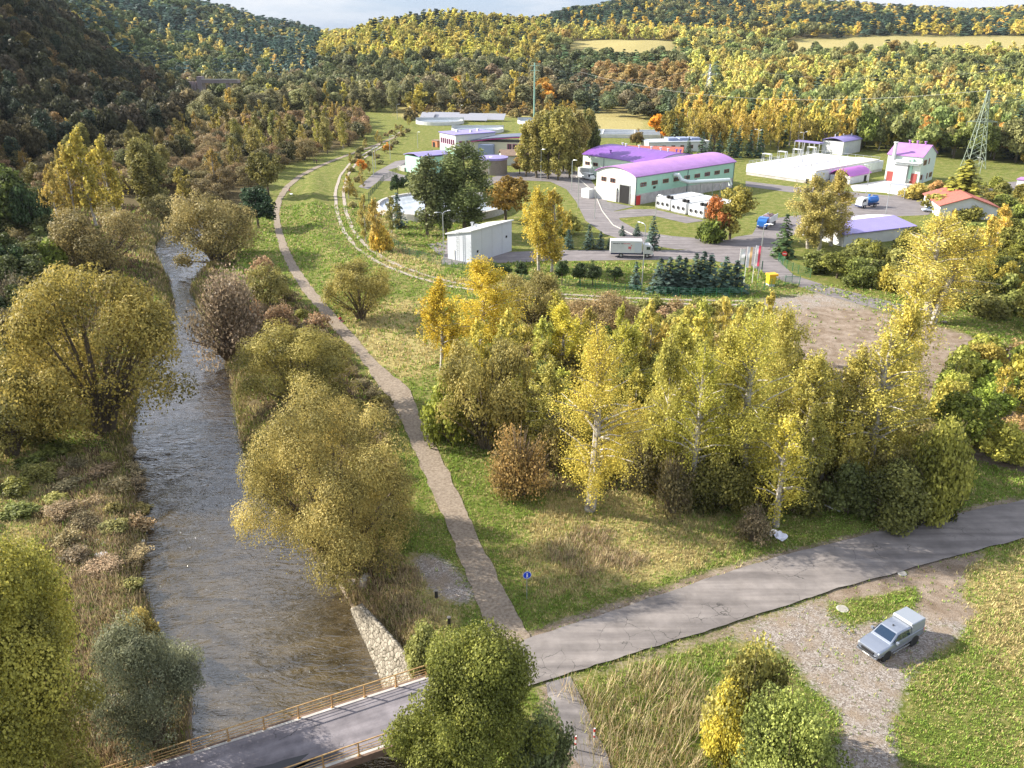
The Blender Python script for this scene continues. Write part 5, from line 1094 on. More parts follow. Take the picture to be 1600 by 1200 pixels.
for x, y, s_f, lab in ((-39, 470, 13, 'far left round clarifier with white rim below the solar panels'), (-17, 430, 13, 'round clarifier in front of the solar panels behind the office'), (18, 470, 15, 'round clarifier far right behind the poplar clump')):
    e = empty('clarifier', (x, y, 0), 0, lab, 'clarifier', 'round clarifiers'); a = MB(); n_ = 40
    ri, ro, hh = s_f-.5, s_f, 1.7; vs = []; fs = []
    for k in range(n_):
        c_, s2 = math.cos(2*math.pi*k/n_), math.sin(2*math.pi*k/n_); vs += [(ro*c_, ro*s2, -.2), (ro*c_, ro*s2, hh), (ri*c_, ri*s2, hh), (ri*c_, ri*s2, .3)]
    for k in range(n_): i0, i1 = k*4, (k+1) % n_*4; fs += [(i0, i1, i1+1, i0+1), (i0+1, i1+1, i1+2, i0+2), (i0+2, i1+2, i1+3, i0+3)]
    a.add(vs, fs); a.build('rim_wall', M_WHITE, e); w_ = MB(); w_.cyl(0, 0, .1, .9, ri, n=40); w_.build('water', M_WATERP, e)
    b_ = MB(); b_.box(-s_f, s_f, -.6, .6, hh+.1, hh+.3); b_.box(-s_f, s_f, -.62, -.56, hh+.3, hh+1.2); b_.box(-s_f, s_f, .56, .62, hh+.3, hh+1.2); b_.build('scraper_bridge', M_GALV, e)
st_ = empty('settling_tank', (-19.5, 234, 0), 0, 'large round settling tank with concrete rim behind the poplars and spruce', 'tank'); n_ = 56; vs = []; fs = []; ri, ro, hh = 17.4, 18.3, 1.9
for k in range(n_):
    c_, s2 = math.cos(2*math.pi*k/n_), math.sin(2*math.pi*k/n_); vs += [(ro*c_, ro*s2, -.2), (ro*c_, ro*s2, hh), (ri*c_, ri*s2, hh), (ri*c_, ri*s2, .3)]
for k in range(n_): i0, i1 = k*4, (k+1) % n_*4; fs += [(i0, i1, i1+1, i0+1), (i0+1, i1+1, i1+2, i0+2), (i0+2, i1+2, i1+3, i0+3)]
a = MB(); a.add(vs, fs); a.build('rim_wall', M_CONC, st_); w_ = MB(); w_.cyl(0, 0, .1, 1.3, ri, n=56); w_.build('water', mat('settling_water', (.42,.46,.52), .12, noise=.25, nscale=.3), st_)
b_ = MB(); b_.box(0, 18, -.7, .7, 2.0, 2.2); b_.box(0, 18, -.72, -.66, 2.2, 3.1); b_.box(0, 18, .66, .72, 2.2, 3.1); b_.cyl(0, 0, .3, 3.4, .9, n=12); b_.build('scraper_bridge', M_WHITE, st_)
# solar panels
for i, (px, py, w_, lab) in enumerate([(671,186,8,'small solar panel table at the left end'),(699,186,15,'solar panel table second from the left'),(737,189,20,'long solar panel table third from the left'),(762,188,21,'long solar panel table at the right end')]):
    e = empty('solar_panel', (*unp(px, py), 0), R(-12), lab, 'solar panel', 'solar panel tables'); s_ = MB(); s_.prism([(-.2,3.6),(-5.8,.8),(-5.8,.95),(-.2,3.75)][::-1], -w_/2, w_/2, 'x')
    s_.build('panel', M_PANEL, e); l_ = MB(); [l_.box(x-.08, x+.08, y-.08, y+.08, 0, z) for x in np.linspace(-w_/2+1, w_/2-1, 4) for y, z in ((-.8, 3.2), (-5.2, 1.0))]; l_.build('frame', M_GALV, e)
# viaduct remnant
vz = zat(123, 560) - 25.3*.78
vd = empty('viaduct', ((322-800)/FPX*560*.96, 560, vz), R(-6), 'broken concrete viaduct with deck on tall piers far up the valley', 'viaduct'); vd.scale = (.78, .78, .78)
MB().box(0, 32, 0, 5, 22.0, 24.5).build('deck', mat('viaduct_concrete', (.24,.20,.21), .9, noise=.2), vd)
for x in (-11, -8, -5): MB().box(x, x+1, 0, 4, -vz, 23).build('pier', mat('viaduct_concrete'), vd)
MB().box(-2.5, 1.5, -.5, 5.5, -vz, 27).build('pier', mat('viaduct_concrete'), vd); MB().box(21, 23.5, .5, 4.5, -vz, 22).build('pier', mat('viaduct_concrete'), vd)
MB().box(0, 32, -.25, 0, 24.5, 25.3).build('parapet', M_CONC, vd)
cb = bld('field_cabin', 1300, 208, 'small white cabin half hidden among the trees at the wood edge', -20, 'cabin'); MB().box(0, 8, 0, 6, -.5, 3).build('wall', M_WHITE, cb); s_ = MB(); s_.prism([(-.3,3),(8.3,3),(4,4.6)], -.3, 6.3); s_.build('roof', M_BROWNR, cb)
mg = bld('small_brick_hut', 675, 229, 'small orange brick hut by the lane left of the office', -50, 'hut'); MB().box(0, 4, 0, 3, -.1, 2.6).build('wall', mat('orange_brick', (.45,.18,.08), .8), mg); MB().box(-.2, 4.2, -.2, 3.2, 2.6, 2.8).build('roof', M_BROWNR, mg); MB().box(.6, 2.4, -.06, 0, 0, 2).build('door', M_DARK, mg)
# ---------------------------------------------------------------- grass and reeds (uncountable)
def blades(name, n_try, box, dens, hfun, cfun, accept, label, wid=.07, k=4, dens_far=1.0):
    x = rng.uniform(box[0], box[1], n_try); y = rng.uniform(box[2], box[3], n_try)
    px = 800 + FPX*x/(y*CP + CAM_H*SP); m = (px > -150) & (px < 1750); x, y = x[m], y[m]
    m = rng.random(len(x)) < dens(x, y); x, y = x[m], y[m]; m = accept(x, y); x, y = x[m], y[m]; z = height(x, y)
    h = hfun(x, y); c = cfun(x, y); n = len(x); w = wid * (1 + np.maximum(0, np.hypot(x, y) - 60)/70)
    Vs = []; Ts = []; Ss = []
    for j in range(k):
        th = rng.uniform(0, 6.28, n); lean = rng.uniform(.1, .75, n); hh = h*rng.uniform(.6, 1.2, n); ox = rng.normal(size=n)*h*.35; oy = rng.normal(size=n)*h*.35
        b = np.stack([x+ox, y+oy, z-.03], 1); t = b + np.stack([np.cos(th)*lean*hh, np.sin(th)*lean*hh, hh], 1); s = np.stack([-np.sin(th)*w, np.cos(th)*w, w*0], 1)
        Vs.append(np.stack([b-s, b+s, t+s*.45, t-s*.45], 1)); Ts.append(c*rng.uniform(.75, 1.25, (n, 1))); Ss.append(rng.uniform(.25, .8, n))
    V = np.concatenate(Vs).reshape(-1, 3); me = npmesh(name, V, np.arange(len(V)).reshape(-1, 4), np.concatenate(Ss), np.concatenate(Ts)); me.materials.append(M_GRASS)
    o = bpy.data.objects.new(name, me); C.objects.link(o); tag(o, label, name, None, 'stuff'); LOG(name, len(V)//4); return o
TRP = wide(TR, 3.2); path_l, path_r = path_edges([(a, b, w+1) for a, b, w in path1]); PATHPOLY = path_l + path_r[::-1]
HARD = [ROADPOLY, PATHPOLY, P0([(852,1068),(862,1105),(880,1150),(905,1205),(930,1300),(985,1300),(955,1205),(925,1130),(905,1090),(892,1058)])]
def any_in(x, y, polys):
    r = np.zeros(x.shape, bool)
    for p in polys: r |= inpoly(x, y, p)
    return r
def soft(x, y, polys, s=1.6): return any_in(x + vnoise(x, y, 1.1, 31)*s*.5, y + vnoise(x, y, 1.3, 32)*s*.5, polys)
def ok_grass(x, y):
    r = ~any_in(x, y, HARD) & ~inpoly(x, y, WATER) & (segdist(x, y, WATER) > .3)
    r &= ~soft(x, y, ZP['gravel']) | (rng.random(len(x)) < .05); r &= ~soft(x, y, ZP['mud'], .8) | (rng.random(len(x)) < .08)
    return r & ~((y > 158) & inpoly(x, y, P0([(690,412),(700,370),(900,250),(1600,250),(1600,470),(1390,480),(1225,440),(1170,415),(860,408)])))
def gcol(x, y):
    n1 = vnoise(x, y, 2.2, 41) + .6*vnoise(x, y, 7, 42); dry = soft(x, y, ZP['dry'], 3); scr = soft(x, y, ZP['scrub'], 3)
    p = np.where(dry, .72, np.where(scr, .55, .22)) + .16*n1; st = rng.random(len(x)) < p
    g1 = np.array([.13,.20,.025]); g2 = np.array([.22,.27,.05]); s1 = np.array([.40,.34,.15]); s2 = np.array([.30,.22,.11]); b = np.array([.17,.115,.07])
    u = rng.random((len(x), 1)); c = np.where(st[:, None], s1 + (s2-s1)*u, g1 + (g2-g1)*u); br = scr & (rng.random(len(x)) < .45); c[br] = b*rng.uniform(.7, 1.4, (br.sum(), 1)); return c
def ghei(x, y): return (.13 + .10*rng.random(len(x)) + .05*np.clip(vnoise(x, y, 3, 43), -1, 1.5)) * (1 + 1.0*soft(x, y, ZP['scrub'], 3) + .45*soft(x, y, ZP['dry'], 3)) * (1 + np.maximum(0, y-70)/140)
blades('grass', 420000, (-75, 75, 34, 100), lambda x, y: np.clip(1.15 - y/110, .3, 1), ghei, gcol, ok_grass, 'rough autumn grass and weeds on the meadows and banks', wid=.028, k=4)
blades('meadow_grass', 150000, (-140, 120, 100, 240), lambda x, y: np.clip(1.3 - y/230, .25, 1), ghei, gcol, ok_grass, 'longer meadow grass on the levee and behind the thicket', wid=.04, k=4)
REED = [P0(p) for p in ([(880,1075),(1000,1052),(1098,1040),(1112,1090),(1108,1180),(1150,1290),(960,1290),(930,1180)],)]
rc = lambda x, y: np.where(rng.random((len(x), 1)) < .65, np.array([[.38,.30,.18]]), np.where(rng.random((len(x), 1)) < .5, np.array([[.25,.16,.08]]), np.array([[.2,.2,.05]])))*rng.uniform(.6, 1.2, (len(x), 1))
blades('reeds', 26000, (3, 22, 36, 54), lambda x, y: np.full(len(x), .12), lambda x, y: rng.uniform(.5, 1.5, len(x)), rc, lambda x, y: soft(x, y, REED, 2), 'tall tan dead reeds below the road', wid=.022, k=4)
SB = [P0(p) for p in ([(90,690),(205,690),(228,850),(222,955),(262,1040),(300,1120),(240,1180),(120,1180),(150,1000),(110,880),(80,800)], [(540,890),(600,860),(650,880),(660,960),(640,1010),(600,985)], [(1130,800),(1190,800),(1200,850),(1140,855)], [(860,850),(900,830),(960,838),(1010,870),(960,900),(880,905)], [(1030,810),(1060,805),(1060,850),(1035,850)])]
blades('dead_brush', 90000, (-46, 14, 38, 100), lambda x, y: np.full(len(x), .75), lambda x, y: rng.uniform(.25, .8, len(x)), lambda x, y: np.where(rng.random((len(x), 1)) < .5, np.array([[.27,.19,.12]]), np.array([[.36,.28,.17]]))*rng.uniform(.5, 1.2, (len(x), 1)), lambda x, y: soft(x, y, SB, 3) & ~inpoly(x, y, WATER), 'tangled dead brown weeds on the river banks', wid=.022, k=4)

WALLP = P0([(548,940),(575,935),(690,1060),(690,1140),(590,1140)], -1.8)
blades('bank_grass', 330000, (-110, 6, 40, 230), lambda x, y: np.full(len(x), .9), lambda x, y: rng.uniform(.25, .75, len(x))*(1 + np.maximum(0, y-70)/200), lambda x, y: np.where(rng.random((len(x), 1)) < .55, np.array([[.28,.21,.11]]), np.array([[.17,.17,.04]]))*rng.uniform(.5, 1.2, (len(x), 1)),
  lambda x, y: (segdist(x, y, WATER) < 2.4 + .8*vnoise(x, y, 4, 51)) & ~inpoly(x, y, WATER) & ~inpoly(x, y, WALLP), 'rank brown and olive grass hanging over the water line', wid=.03, k=4)

# ---------------------------------------------------------------- bridge, wall, road furniture
BA = Vector((-6.9, 50.25, 0)); bang = math.atan2(-9.7, -20.5); BL = 46
br_ = empty('bridge', BA, bang, 'road bridge with patched asphalt deck and rusty yellow railings over the river', 'bridge')
BWD = 5.4   # width, towards +y of the local frame (x runs to the left end)
MB().box(-.4, BL, .1, BWD-.1, -.5, .13).build('deck_slab', M_CONC, br_)
dm = asphalt_mat('bridge_asphalt', (.12,.11,.125), (.25,.23,.25)); MB().box(-.6, BL, .35, BWD-.35, .131, .17).build('deck_surface', dm, br_)
dkp = MB()
pr = random.Random(5)
for cx_, cy_, rx_, ry_ in ((14, 4.2, 5.0, .75), (9.5, 4.6, 2.2, .4), (19.5, 3.6, 2.0, .6)):
    poly = [(cx_ + rx_*math.cos(a)*pr.uniform(.75, 1.1), cy_ + ry_*math.sin(a)*pr.uniform(.5, 1.25)) for a in np.linspace(0, 6.28, 26)[:-1]]; dkp.prism([(p[0], min(BWD-.4, p[1])) for p in poly], .17, .176, 'z')
dkp.build('tar_patch', mat('tar', (.035,.035,.04), .6), br_)
M_RUST = mat('rusty_yellow_paint', (.55,.37,.15), .7, col2=(.34,.17,.07), nscale=3)
for y, x0 in ((.12, -.3), (BWD-.12, 1.6)):
    r_ = MB(); z0 = .13
    r_.tube([(x0, y, z0+1.12), (BL, y, z0+1.12)], .05, 6); [r_.tube([(x0, y, z0+q), (BL, y, z0+q)], .027, 5) for q in (.28, .52, .76)]
    rail = r_.build('railing', M_RUST, br_)
    n_ = int((BL-x0)/2.45); pm = None
    for i in range(n_+1):
        if pm is None:
            p_ = MB(); p_.box(-.05, .05, -.05, .05, -.25, 1.12); p_.box(-.12, .12, -.09, .09, -.02, .03); p_ = p_.build('post', M_RUST, rail); pm = p_
        else: p_ = pm.copy(); C.objects.link(p_); p_.parent = rail
        p_.location = (x0 + i*2.45, y, z0)
for y in (0, BWD): MB().box(-.4, BL, y-.1, y+.1, -.45, .12).build('edge_beam', mat('rusty_beam', (.16,.10,.07), .85, noise=.3, nscale=2), br_)
for y in (.9, 2.7, 4.5): MB().box(-.2, BL, y-.2, y+.2, -1.3, -.5).build('girder', mat('rusty_beam'), br_)
MB().box(-1.6, .2, -.1, BWD+.1, -3.6, -.55).build('abutment', M_CONC, br_)
sw_lo = P0([(553,952),(566,985),(580,1014),(593,1046),(606,1078),(622,1120)], WZ-.3); sw_hi = P0([(566,944),(596,976),(620,1002),(640,1026),(656,1048),(676,1082)], -.55); V = []; F = []; n_ = 8
k_ = len(sw_lo); lo = resample(sw_lo, .5); 
def rsn(P, n):
    d = [0]; [d.append(d[-1] + math.dist(P[i], P[i+1])) for i in range(len(P)-1)]; t = np.linspace(0, d[-1], n); return np.stack([np.interp(t, d, [p[0] for p in P]), np.interp(t, d, [p[1] for p in P])], 1)
lo, hi = rsn(sw_lo, 60), rsn(sw_hi, 60)
for i in range(60):
    for j in range(n_+1):
        q = j/n_; p = lo[i] + (hi[i]-lo[i])*q; z = WZ-.3 + (2.45+.3)*q + .07*float(vnoise(p[0]*1.0, p[1]*1.0, .22, 71)); V.append((p[0], p[1], z + .12))
for i in range(59):
    for j in range(n_): a = i*(n_+1)+j; F.append((a, a+1, a+n_+2, a+n_+1))
swm = npmesh('stone_wall', np.array(V), np.array(F)); 
def stone_mat():
    m = bpy.data.materials.new('revetment_stone'); m.use_nodes = True; n = m.node_tree.nodes; l = m.node_tree.links; b = n['Principled BSDF']; b.inputs['Roughness'].default_value = .9
    t = n.new('ShaderNodeTexCoord'); v = n.new('ShaderNodeTexVoronoi'); v.inputs['Scale'].default_value = 2.6; l.new(t.outputs['Object'], v.inputs['Vector']); v2 = n.new('ShaderNodeTexVoronoi'); v2.feature = 'DISTANCE_TO_EDGE'; v2.inputs['Scale'].default_value = 2.6; l.new(t.outputs['Object'], v2.inputs['Vector'])
    s = n.new('ShaderNodeSeparateColor'); l.new(v.outputs['Color'], s.inputs[0]); r1 = n.new('ShaderNodeValToRGB'); l.new(s.outputs[0], r1.inputs[0]); r1.color_ramp.elements[0].color = (.17,.145,.11,1); r1.color_ramp.elements[1].color = (.35,.31,.25,1)
    r2 = n.new('ShaderNodeValToRGB'); l.new(v2.outputs['Distance'], r2.inputs[0]); r2.color_ramp.elements[0].position = .02; r2.color_ramp.elements[1].position = .09; r2.color_ramp.elements[0].color = (.12,.11,.06,1); r2.color_ramp.elements[1].color = (1,1,1,1)
    mx = n.new('ShaderNodeMix'); mx.data_type = 'RGBA'; mx.blend_type = 'MULTIPLY'; mx.inputs['Factor'].default_value = 1; l.new(r1.outputs[0], mx.inputs['A']); l.new(r2.outputs[0], mx.inputs['B']); l.new(mx.outputs['Result'], b.inputs['Base Color'])
    bp = n.new('ShaderNodeBump'); bp.inputs['Strength'].default_value = .7; bp.inputs['Distance'].default_value = .15; l.new(v2.outputs['Distance'], bp.inputs['Height']); l.new(bp.outputs[0], b.inputs['Normal']); return m
swm.materials.append(stone_mat()); swo = bpy.data.objects.new('stone_revetment', swm); C.objects.link(swo); tag(swo, 'pale sloping stone revetment at the water beside the bridge', 'wall')
s_ = swo.modifiers.new('thickness', 'SOLIDIFY'); s_.thickness = .4; s_.offset = -1
def at(px, py): p = gpt(px, py); return (p.x, p.y, p.z)
# round blue sign
p = at(823, 936); h = zat(898, p[1]) - p[2]
e = empty('road_sign', p, R(12), 'round blue shared path sign on a thin grey pole beside the footpath', 'sign')
MB().cyl(0, 0, -.2, h+.1, .035, n=8).build('pole', M_GALV, e)
s_ = MB(); s_.tube([(0, -.05, h), (0, -.08, h)], .38, 28); d_ = s_.build('sign_plate', mat('sign_blue', (.01,.06,.62), .35), e)
s_ = MB()
for k in range(28):
    a0, a1 = 2*math.pi*k/28, 2*math.pi*(k+1)/28; s_.add([(.34*math.cos(a0), -.084, h+.34*math.sin(a0)), (.34*math.cos(a1), -.084, h+.34*math.sin(a1)), (.375*math.cos(a1), -.084, h+.375*math.sin(a1)), (.375*math.cos(a0), -.084, h+.375*math.sin(a0))], [(0,1,2,3)])
s_.build('rim', mat('sign_white', (.8,.8,.8), .4), d_)
s_ = MB(); s_.box(-.06, .06, -.088, -.084, h-.16, h+.08); s_.tube([(0, -.084, h+.16), (0, -.088, h+.16)], .06, 10); s_.add([(-.05,-.088,h-.16),(-.12,-.088,h-.26),(-.07,-.088,h-.26),(0,-.088,h-.16)], [(0,1,2,3)]); s_.add([(.05,-.088,h-.16),(.12,-.088,h-.26),(.07,-.088,h-.26),(0,-.088,h-.16)], [(0,1,2,3)])
s_.build('walker_symbol', mat('sign_white'), d_)
for px, py, t_, lab in ((702, 983, 965, 'short black post on the grass left of the footpath end'), (682, 934, 923, 'short dark stump post farther up beside the gravel patch')):
    p = at(px, py); h = zat(t_, p[1]) - p[2]; e = empty('marker_post', p, 0, lab, 'post'); MB().box(-.13, .13, -.13, .13, -.2, h).build('shaft', mat('black_wood', (.03,.028,.025), .8), e, bevel=.02); MB().box(-.15, .15, -.15, .15, h, h+.06).build('cap', mat('grey_wood', (.2,.18,.16), .8), e)
M_RB = mat('red_band', (.55,.03,.03), .5)
for px, py, t_, lab in ((899, 1173, 1150, 'red and white post left of the spur lane'), (928, 1162, 1138, 'red and white post right of the spur lane')):
    p = at(px, py); h = zat(t_, p[1]) - p[2]; e = empty('striped_post', p, 0, lab, 'post', 'red and white posts at the spur lane'); MB().cyl(0, 0, -.2, h, .055, n=10).build('shaft', mat('post_white', (.8,.8,.8), .4), e)
    for z0, z1 in ((h*.78, h*.97), (h*.42, h*.54)): MB().cyl(0, 0, z0, z1, .066, n=10).build('red_band', M_RB, e)
for px, py, r_, lab in ((1316, 952, .5, 'round pale concrete manhole cover in the grass by the pickup'), (1409, 896, .42, 'round grey manhole cover at the edge of the road')):
    p = at(px, py); e = empty('manhole_cover', (p[0], p[1], p[2]+.05), 0, lab, 'manhole cover'); MB().cyl(0, 0, -.2, .04, r_, n=28).build('ring', M_CONC, e, bevel=.02); MB().cyl(0, 0, .04, .06, r_*.82, n=24).build('lid', mat('lid', (.30,.28,.25), .8, noise=.08), e)
# bits on the ground
p = at(1300, 795); s_ = MB(); s_.box(-.9, .9, -.09, .09, .05, .12); o = s_.build('plank', mat('white_plank', (.8,.8,.78), .5), None); o.location = p; o.rotation_euler = (0, 0, R(-48)); tag(o, 'white plank lying in the shade under the thicket', 'plank')
p = at(1214, 838)
s_ = MB(); rs = random.Random(3); g_ = [[(x*.3-.9 + rs.uniform(-.08,.08), y*.3-.6, .1 + rs.uniform(0, .5)*(1-abs(x-3)/4)) for x in range(7)] for y in range(5)]
s_.add([v for r_ in g_ for v in r_], [(y*7+x, y*7+x+1, y*7+x+8, y*7+x+7) for y in range(4) for x in range(6)]); o = s_.build('plastic_sheet', mat('plastic', (.70,.70,.78), .35), None); o.location = p; o.rotation_euler = (0, 0, R(-50)); tag(o, 'crumpled white plastic sheet at the foot of the small leaning birch', 'plastic sheet')
s_ = o.modifiers.new('thickness', 'SOLIDIFY'); s_.thickness = .02
def rock(p, r, seed, name, m, lab, cat, grp=None, flat=.65, asp=1.0):
    bm = bmesh.new(); bmesh.ops.create_icosphere(bm, subdivisions=2, radius=r); rr = random.Random(seed)
    o1, o2 = rr.uniform(0, 9), rr.uniform(0, 9)
    for v in bm.verts: k = 1 + .22*math.sin(v.co.x/r*2.3+o1)*math.cos(v.co.y/r*2.7+o2) + rr.uniform(-.1, .1); v.co = Vector((v.co.x*k*asp, v.co.y*k, v.co.z*k*flat))
    me = bpy.data.meshes.new(name); bm.to_mesh(me); bm.free(); me.materials.append(m); o = bpy.data.objects.new(name, me); C.objects.link(o); o.location = (p[0], p[1], p[2] + r*flat*.4); o.rotation_euler = (0, 0, rr.uniform(0, 6)); return tag(o, lab, cat, grp)
p = at(1487, 812); rock(p, .55, 4, 'rubbish_bag', mat('black_bag', (.02,.025,.04), .35), 'black rubbish bag at the far edge of the road', 'rubbish bag', flat=.45)
RK = mat('bank_rock', (.26,.22,.18), .9, noise=.3, nscale=3); RKW = mat('pale_rock', (.42,.39,.34), .9, noise=.15, nscale=3)
rs = random.Random(8)
for i in range(26):
    a = rs.random(); px, py = 512 + 58*a + rs.uniform(-10, 14), 884 + 40*a + rs.uniform(-9, 9); p = at(px, py); rock(p, rs.uniform(.18, .48), i, 'rock', RK, 'brown grey rock on the river bank above the stone revetment', 'rock', 'rocks on the right bank')
for i, (px, py, r_, lab) in enumerate([(528,882,.75,'pale boulder at the foot of the biggest willow'),(570,908,.5,'white boulder in the middle of the rocky bank, lower one'),(574,902,.42,'white boulder in the middle of the rocky bank, upper one')]): rock(at(px, py), r_, 60+i, 'boulder', RKW, lab, 'boulder')
for i in range(14):
    px, py = 905 + 130*rs.random()**1.5, 0; py = 972 - (px-905)*.31 + rs.uniform(-5, 5); rock(at(px, py), rs.uniform(.08, .24), 100+i, 'stone', RK, 'small stone on the muddy verge above the road', 'stone', 'stones on the verge', flat=.5)
LT = [(176,816,(.02,.12,.4),'blue',.5),(160,868,(.8,.8,.85),'white',.5),(162,851,(.75,.75,.8),'white',.35),(152,845,(.7,.7,.72),'white',.3),(177,833,(.75,.75,.8),'white',.3),(221,846,(.75,.7,.65),'pale',.3),(138,797,(.6,.65,.7),'grey',.35),(170,728,(.8,.8,.8),'white',.3),(188,1028,(.8,.8,.8),'white',.35),(178,1088,(.8,.8,.85),'white',.3),(185,1070,(.5,.5,.5),'grey',.3)]
for i, (px, py, c, cn, r_) in enumerate(LT): rock(at(px, py), r_, 200+i, 'litter', mat('litter_'+cn+str(i % 2), c, .5), cn + ' scrap of plastic litter caught in the weeds on the left bank', 'litter', cn + ' litter on the left bank', flat=.4, asp=1.4)
for px, py, L_, a_, lab in ((1045, 795, 2.6, -15, 'bare fallen branch at the edge of the glade'), (188, 885, 2.4, 30, 'bare grey branch on the left river bank')):
    p = at(px, py); s_ = MB(); s_.tube([(-L_/2, 0, .15), (0, .1, .2), (L_/2, -.1, .1)], [.07, .06, .02], 6); s_.tube([(0, .1, .2), (.6, .7, .35)], [.04, .015], 5); s_.tube([(-.5, .05, .2), (-.1, -.6, .4)], [.04, .015], 5)
    o = s_.build('fallen_branch', M_TWIG, None); o.location = p; o.rotation_euler = (0, 0, R(a_)); tag(o, lab, 'branch')

# ---------------------------------------------------------------- lamps, masts, fences
LAMPS = [(694,410,333,2,'beside the white shed'),(1003,447,352,1,'in front of the white lorry'),(1184,437,351,1,'beside the flags'),(1024,343,306,1,'at the end of the filter containers'),(898,268,225,1,'left behind the dark purple hall'),(893,297,251,1,'at the bend of the works road, nearer the hall'),(903,325,275,1,'on the inner lawn of the works road bend'),(929,342,292,1,'at the kerb before the white gable of the lilac hall'),
 (1380,356,283,1,'over the low pale roof'),(1351,316,260,1,'at the crossing behind the blue tanker'),(1412,311,290,1,'on the lawn island before the pale green house'),(1238,282,245,1,'at the front corner of the white basin'),(1247,278,208,2,'tallest, behind the corner of the white basin'),(1182,240,204,2,'behind the white basin among the dark spruces'),
 (610,250,214,1,'on the lawn left of the mint green house'),(584,277,232,1,'at the west loop road, front one'),(587,264,231,1,'at the west loop road, rear one'),(764,284,246,1,'in front of the brown round tank'),(845,281,234,1,'before the poplar clump'),(653,232,207,1,'by the small orange hut'),(621,187,164,1,'at the far end of the meadow left of the solar panels'),(1531,271,249,1,'beside the larch at the right'),(640,184,168,1,'left of the solar panels'),(720,180,165,1,'behind the solar panels')]
for px, py, t_, nh, lab in LAMPS:
    x, y = unp(px, py); h = max(5, zat(t_, y)); e = empty('street_lamp', (x, y, 0), R(random.choice((-50, 40, 130))), 'grey street lamp ' + lab, 'street lamp', 'street lamps in the works')
    MB().tube([(0, 0, -.1), (0, 0, h*.5), (0, 0, h)], [.12, .1, .07], 8).build('pole', M_GALV, e)
    for s in ((1,) if nh == 1 else (1, -1)):
        a = MB(); a.tube([(0, 0, h-.1), (s*.5, 0, h+.25), (s*1.5, 0, h+.35)], .05, 6); a = a.build('arm', M_GALV, e); b = MB(); b.box(min(s*1.3, s*2.0), max(s*1.3, s*2.0), -.16, .16, h+.26, h+.42); b.build('lamp_head', mat('lamp_grey', (.6,.62,.64), .4), e, bevel=.03)
def lattice(e, h, wb, wt, arms, m, r=.09):
    t = MB(); n_ = max(5, int(h/2.6)); W_ = lambda z: wb + (wt-wb)*(z/h)**.85; cr_ = [(-1,-1),(1,-1),(1,1),(-1,1)]
    zs = [h*(1-(1-i/n_)**1.15) for i in range(n_+1)]
    for a, b in cr_: t.tube([(a*W_(z)/2, b*W_(z)/2, z) for z in zs], r, 4)
    for i in range(n_):
        z0, z1 = zs[i], zs[i+1]
        for k in range(4):
            a, b = cr_[k], cr_[(k+1) % 4]; t.tube([(a[0]*W_(z0)/2, a[1]*W_(z0)/2, z0), (b[0]*W_(z1)/2, b[1]*W_(z1)/2, z1)], r*.55, 3, False); t.tube([(b[0]*W_(z0)/2, b[1]*W_(z0)/2, z0), (a[0]*W_(z1)/2, a[1]*W_(z1)/2, z1)], r*.55, 3, False)
    t.build('mast', m, e)
    for z, L_ in arms:
        a = MB(); 
        for s in (-1, 1):
            a.tube([(0, -.4, z), (s*L_, 0, z)], r*.8, 4); a.tube([(0, .4, z), (s*L_, 0, z)], r*.8, 4); a.tube([(0, 0, z+1.1), (s*L_, 0, z)], r*.6, 4)
            for q in (.35, .65, 1): a.tube([(s*L_*q, 0, z), (s*L_*q, 0, z-1.3)], .07, 5)
        a.build('crossarm', m, e)
M_PYL = mat('pale_green_steel', (.30,.36,.28), .6); M_PYG = mat('green_mast', (.30,.50,.42), .5)
x, y = unp(1520, 262); hp = zat(141, y)
e = empty('lattice_pylon', (x, y, 0), R(-8), 'tall pale green lattice pylon at the right before the yellow wood', 'pylon'); lattice(e, hp, 6.5, .5, [(hp*.6, 5.2)], M_PYL, .13); P1 = Vector((x, y, hp))
x, y = 545*(1107-800)/FPX/1.06, 545; zb = gz(x, y); hp = zat(100, y) - zb; e = empty('lattice_pylon', (x, y, zb), R(5), 'distant grey lattice pylon above the yellow wood behind the halls', 'pylon'); lattice(e, hp, 5, .5, [(hp-6, 4.5)], M_GALV, .12); P2 = Vector((x, y, zb+hp))
x, y = 500*(835-800)/FPX/1.06, 500; zb = gz(x, y); hp = zat(98, y) - zb; e = empty('power_mast', (x, y, zb), 0, 'green tubular power mast before the dark wood left of centre', 'mast'); MB().tube([(0,0,-.5),(0,0,hp)], [.55,.35], 10).build('pole', M_PYG, e); P3 = Vector((x, y, zb+hp))
for z in (hp-1.5, hp-4): MB().tube([(-2.6,0,z),(2.6,0,z)], .12, 5).build('crossarm', M_PYG, e)
def wire(a, b, sag, lab):
    pts = [a.lerp(b, t) - Vector((0, 0, sag*4*t*(1-t))) for t in np.linspace(0, 1, 14)]; s_ = MB(); s_.tube(pts, .035, 3, False); o = s_.build('power_line', mat('wire', (.5,.5,.5), .5), None); tag(o, lab, 'cable')
wire(P1, P1 + Vector((120, -20, 0)), 4, 'overhead cable from the big pylon to the right edge'); wire(P1, P1 + Vector((-130, 190, -2)), 8, 'overhead cable from the big pylon into the yellow wood')
wire(P2, P3, 9, 'overhead cable between distant pylon and green mast'); wire(P2, P2 + Vector((150, -60, 0)), 7, 'overhead cable right of the distant pylon')
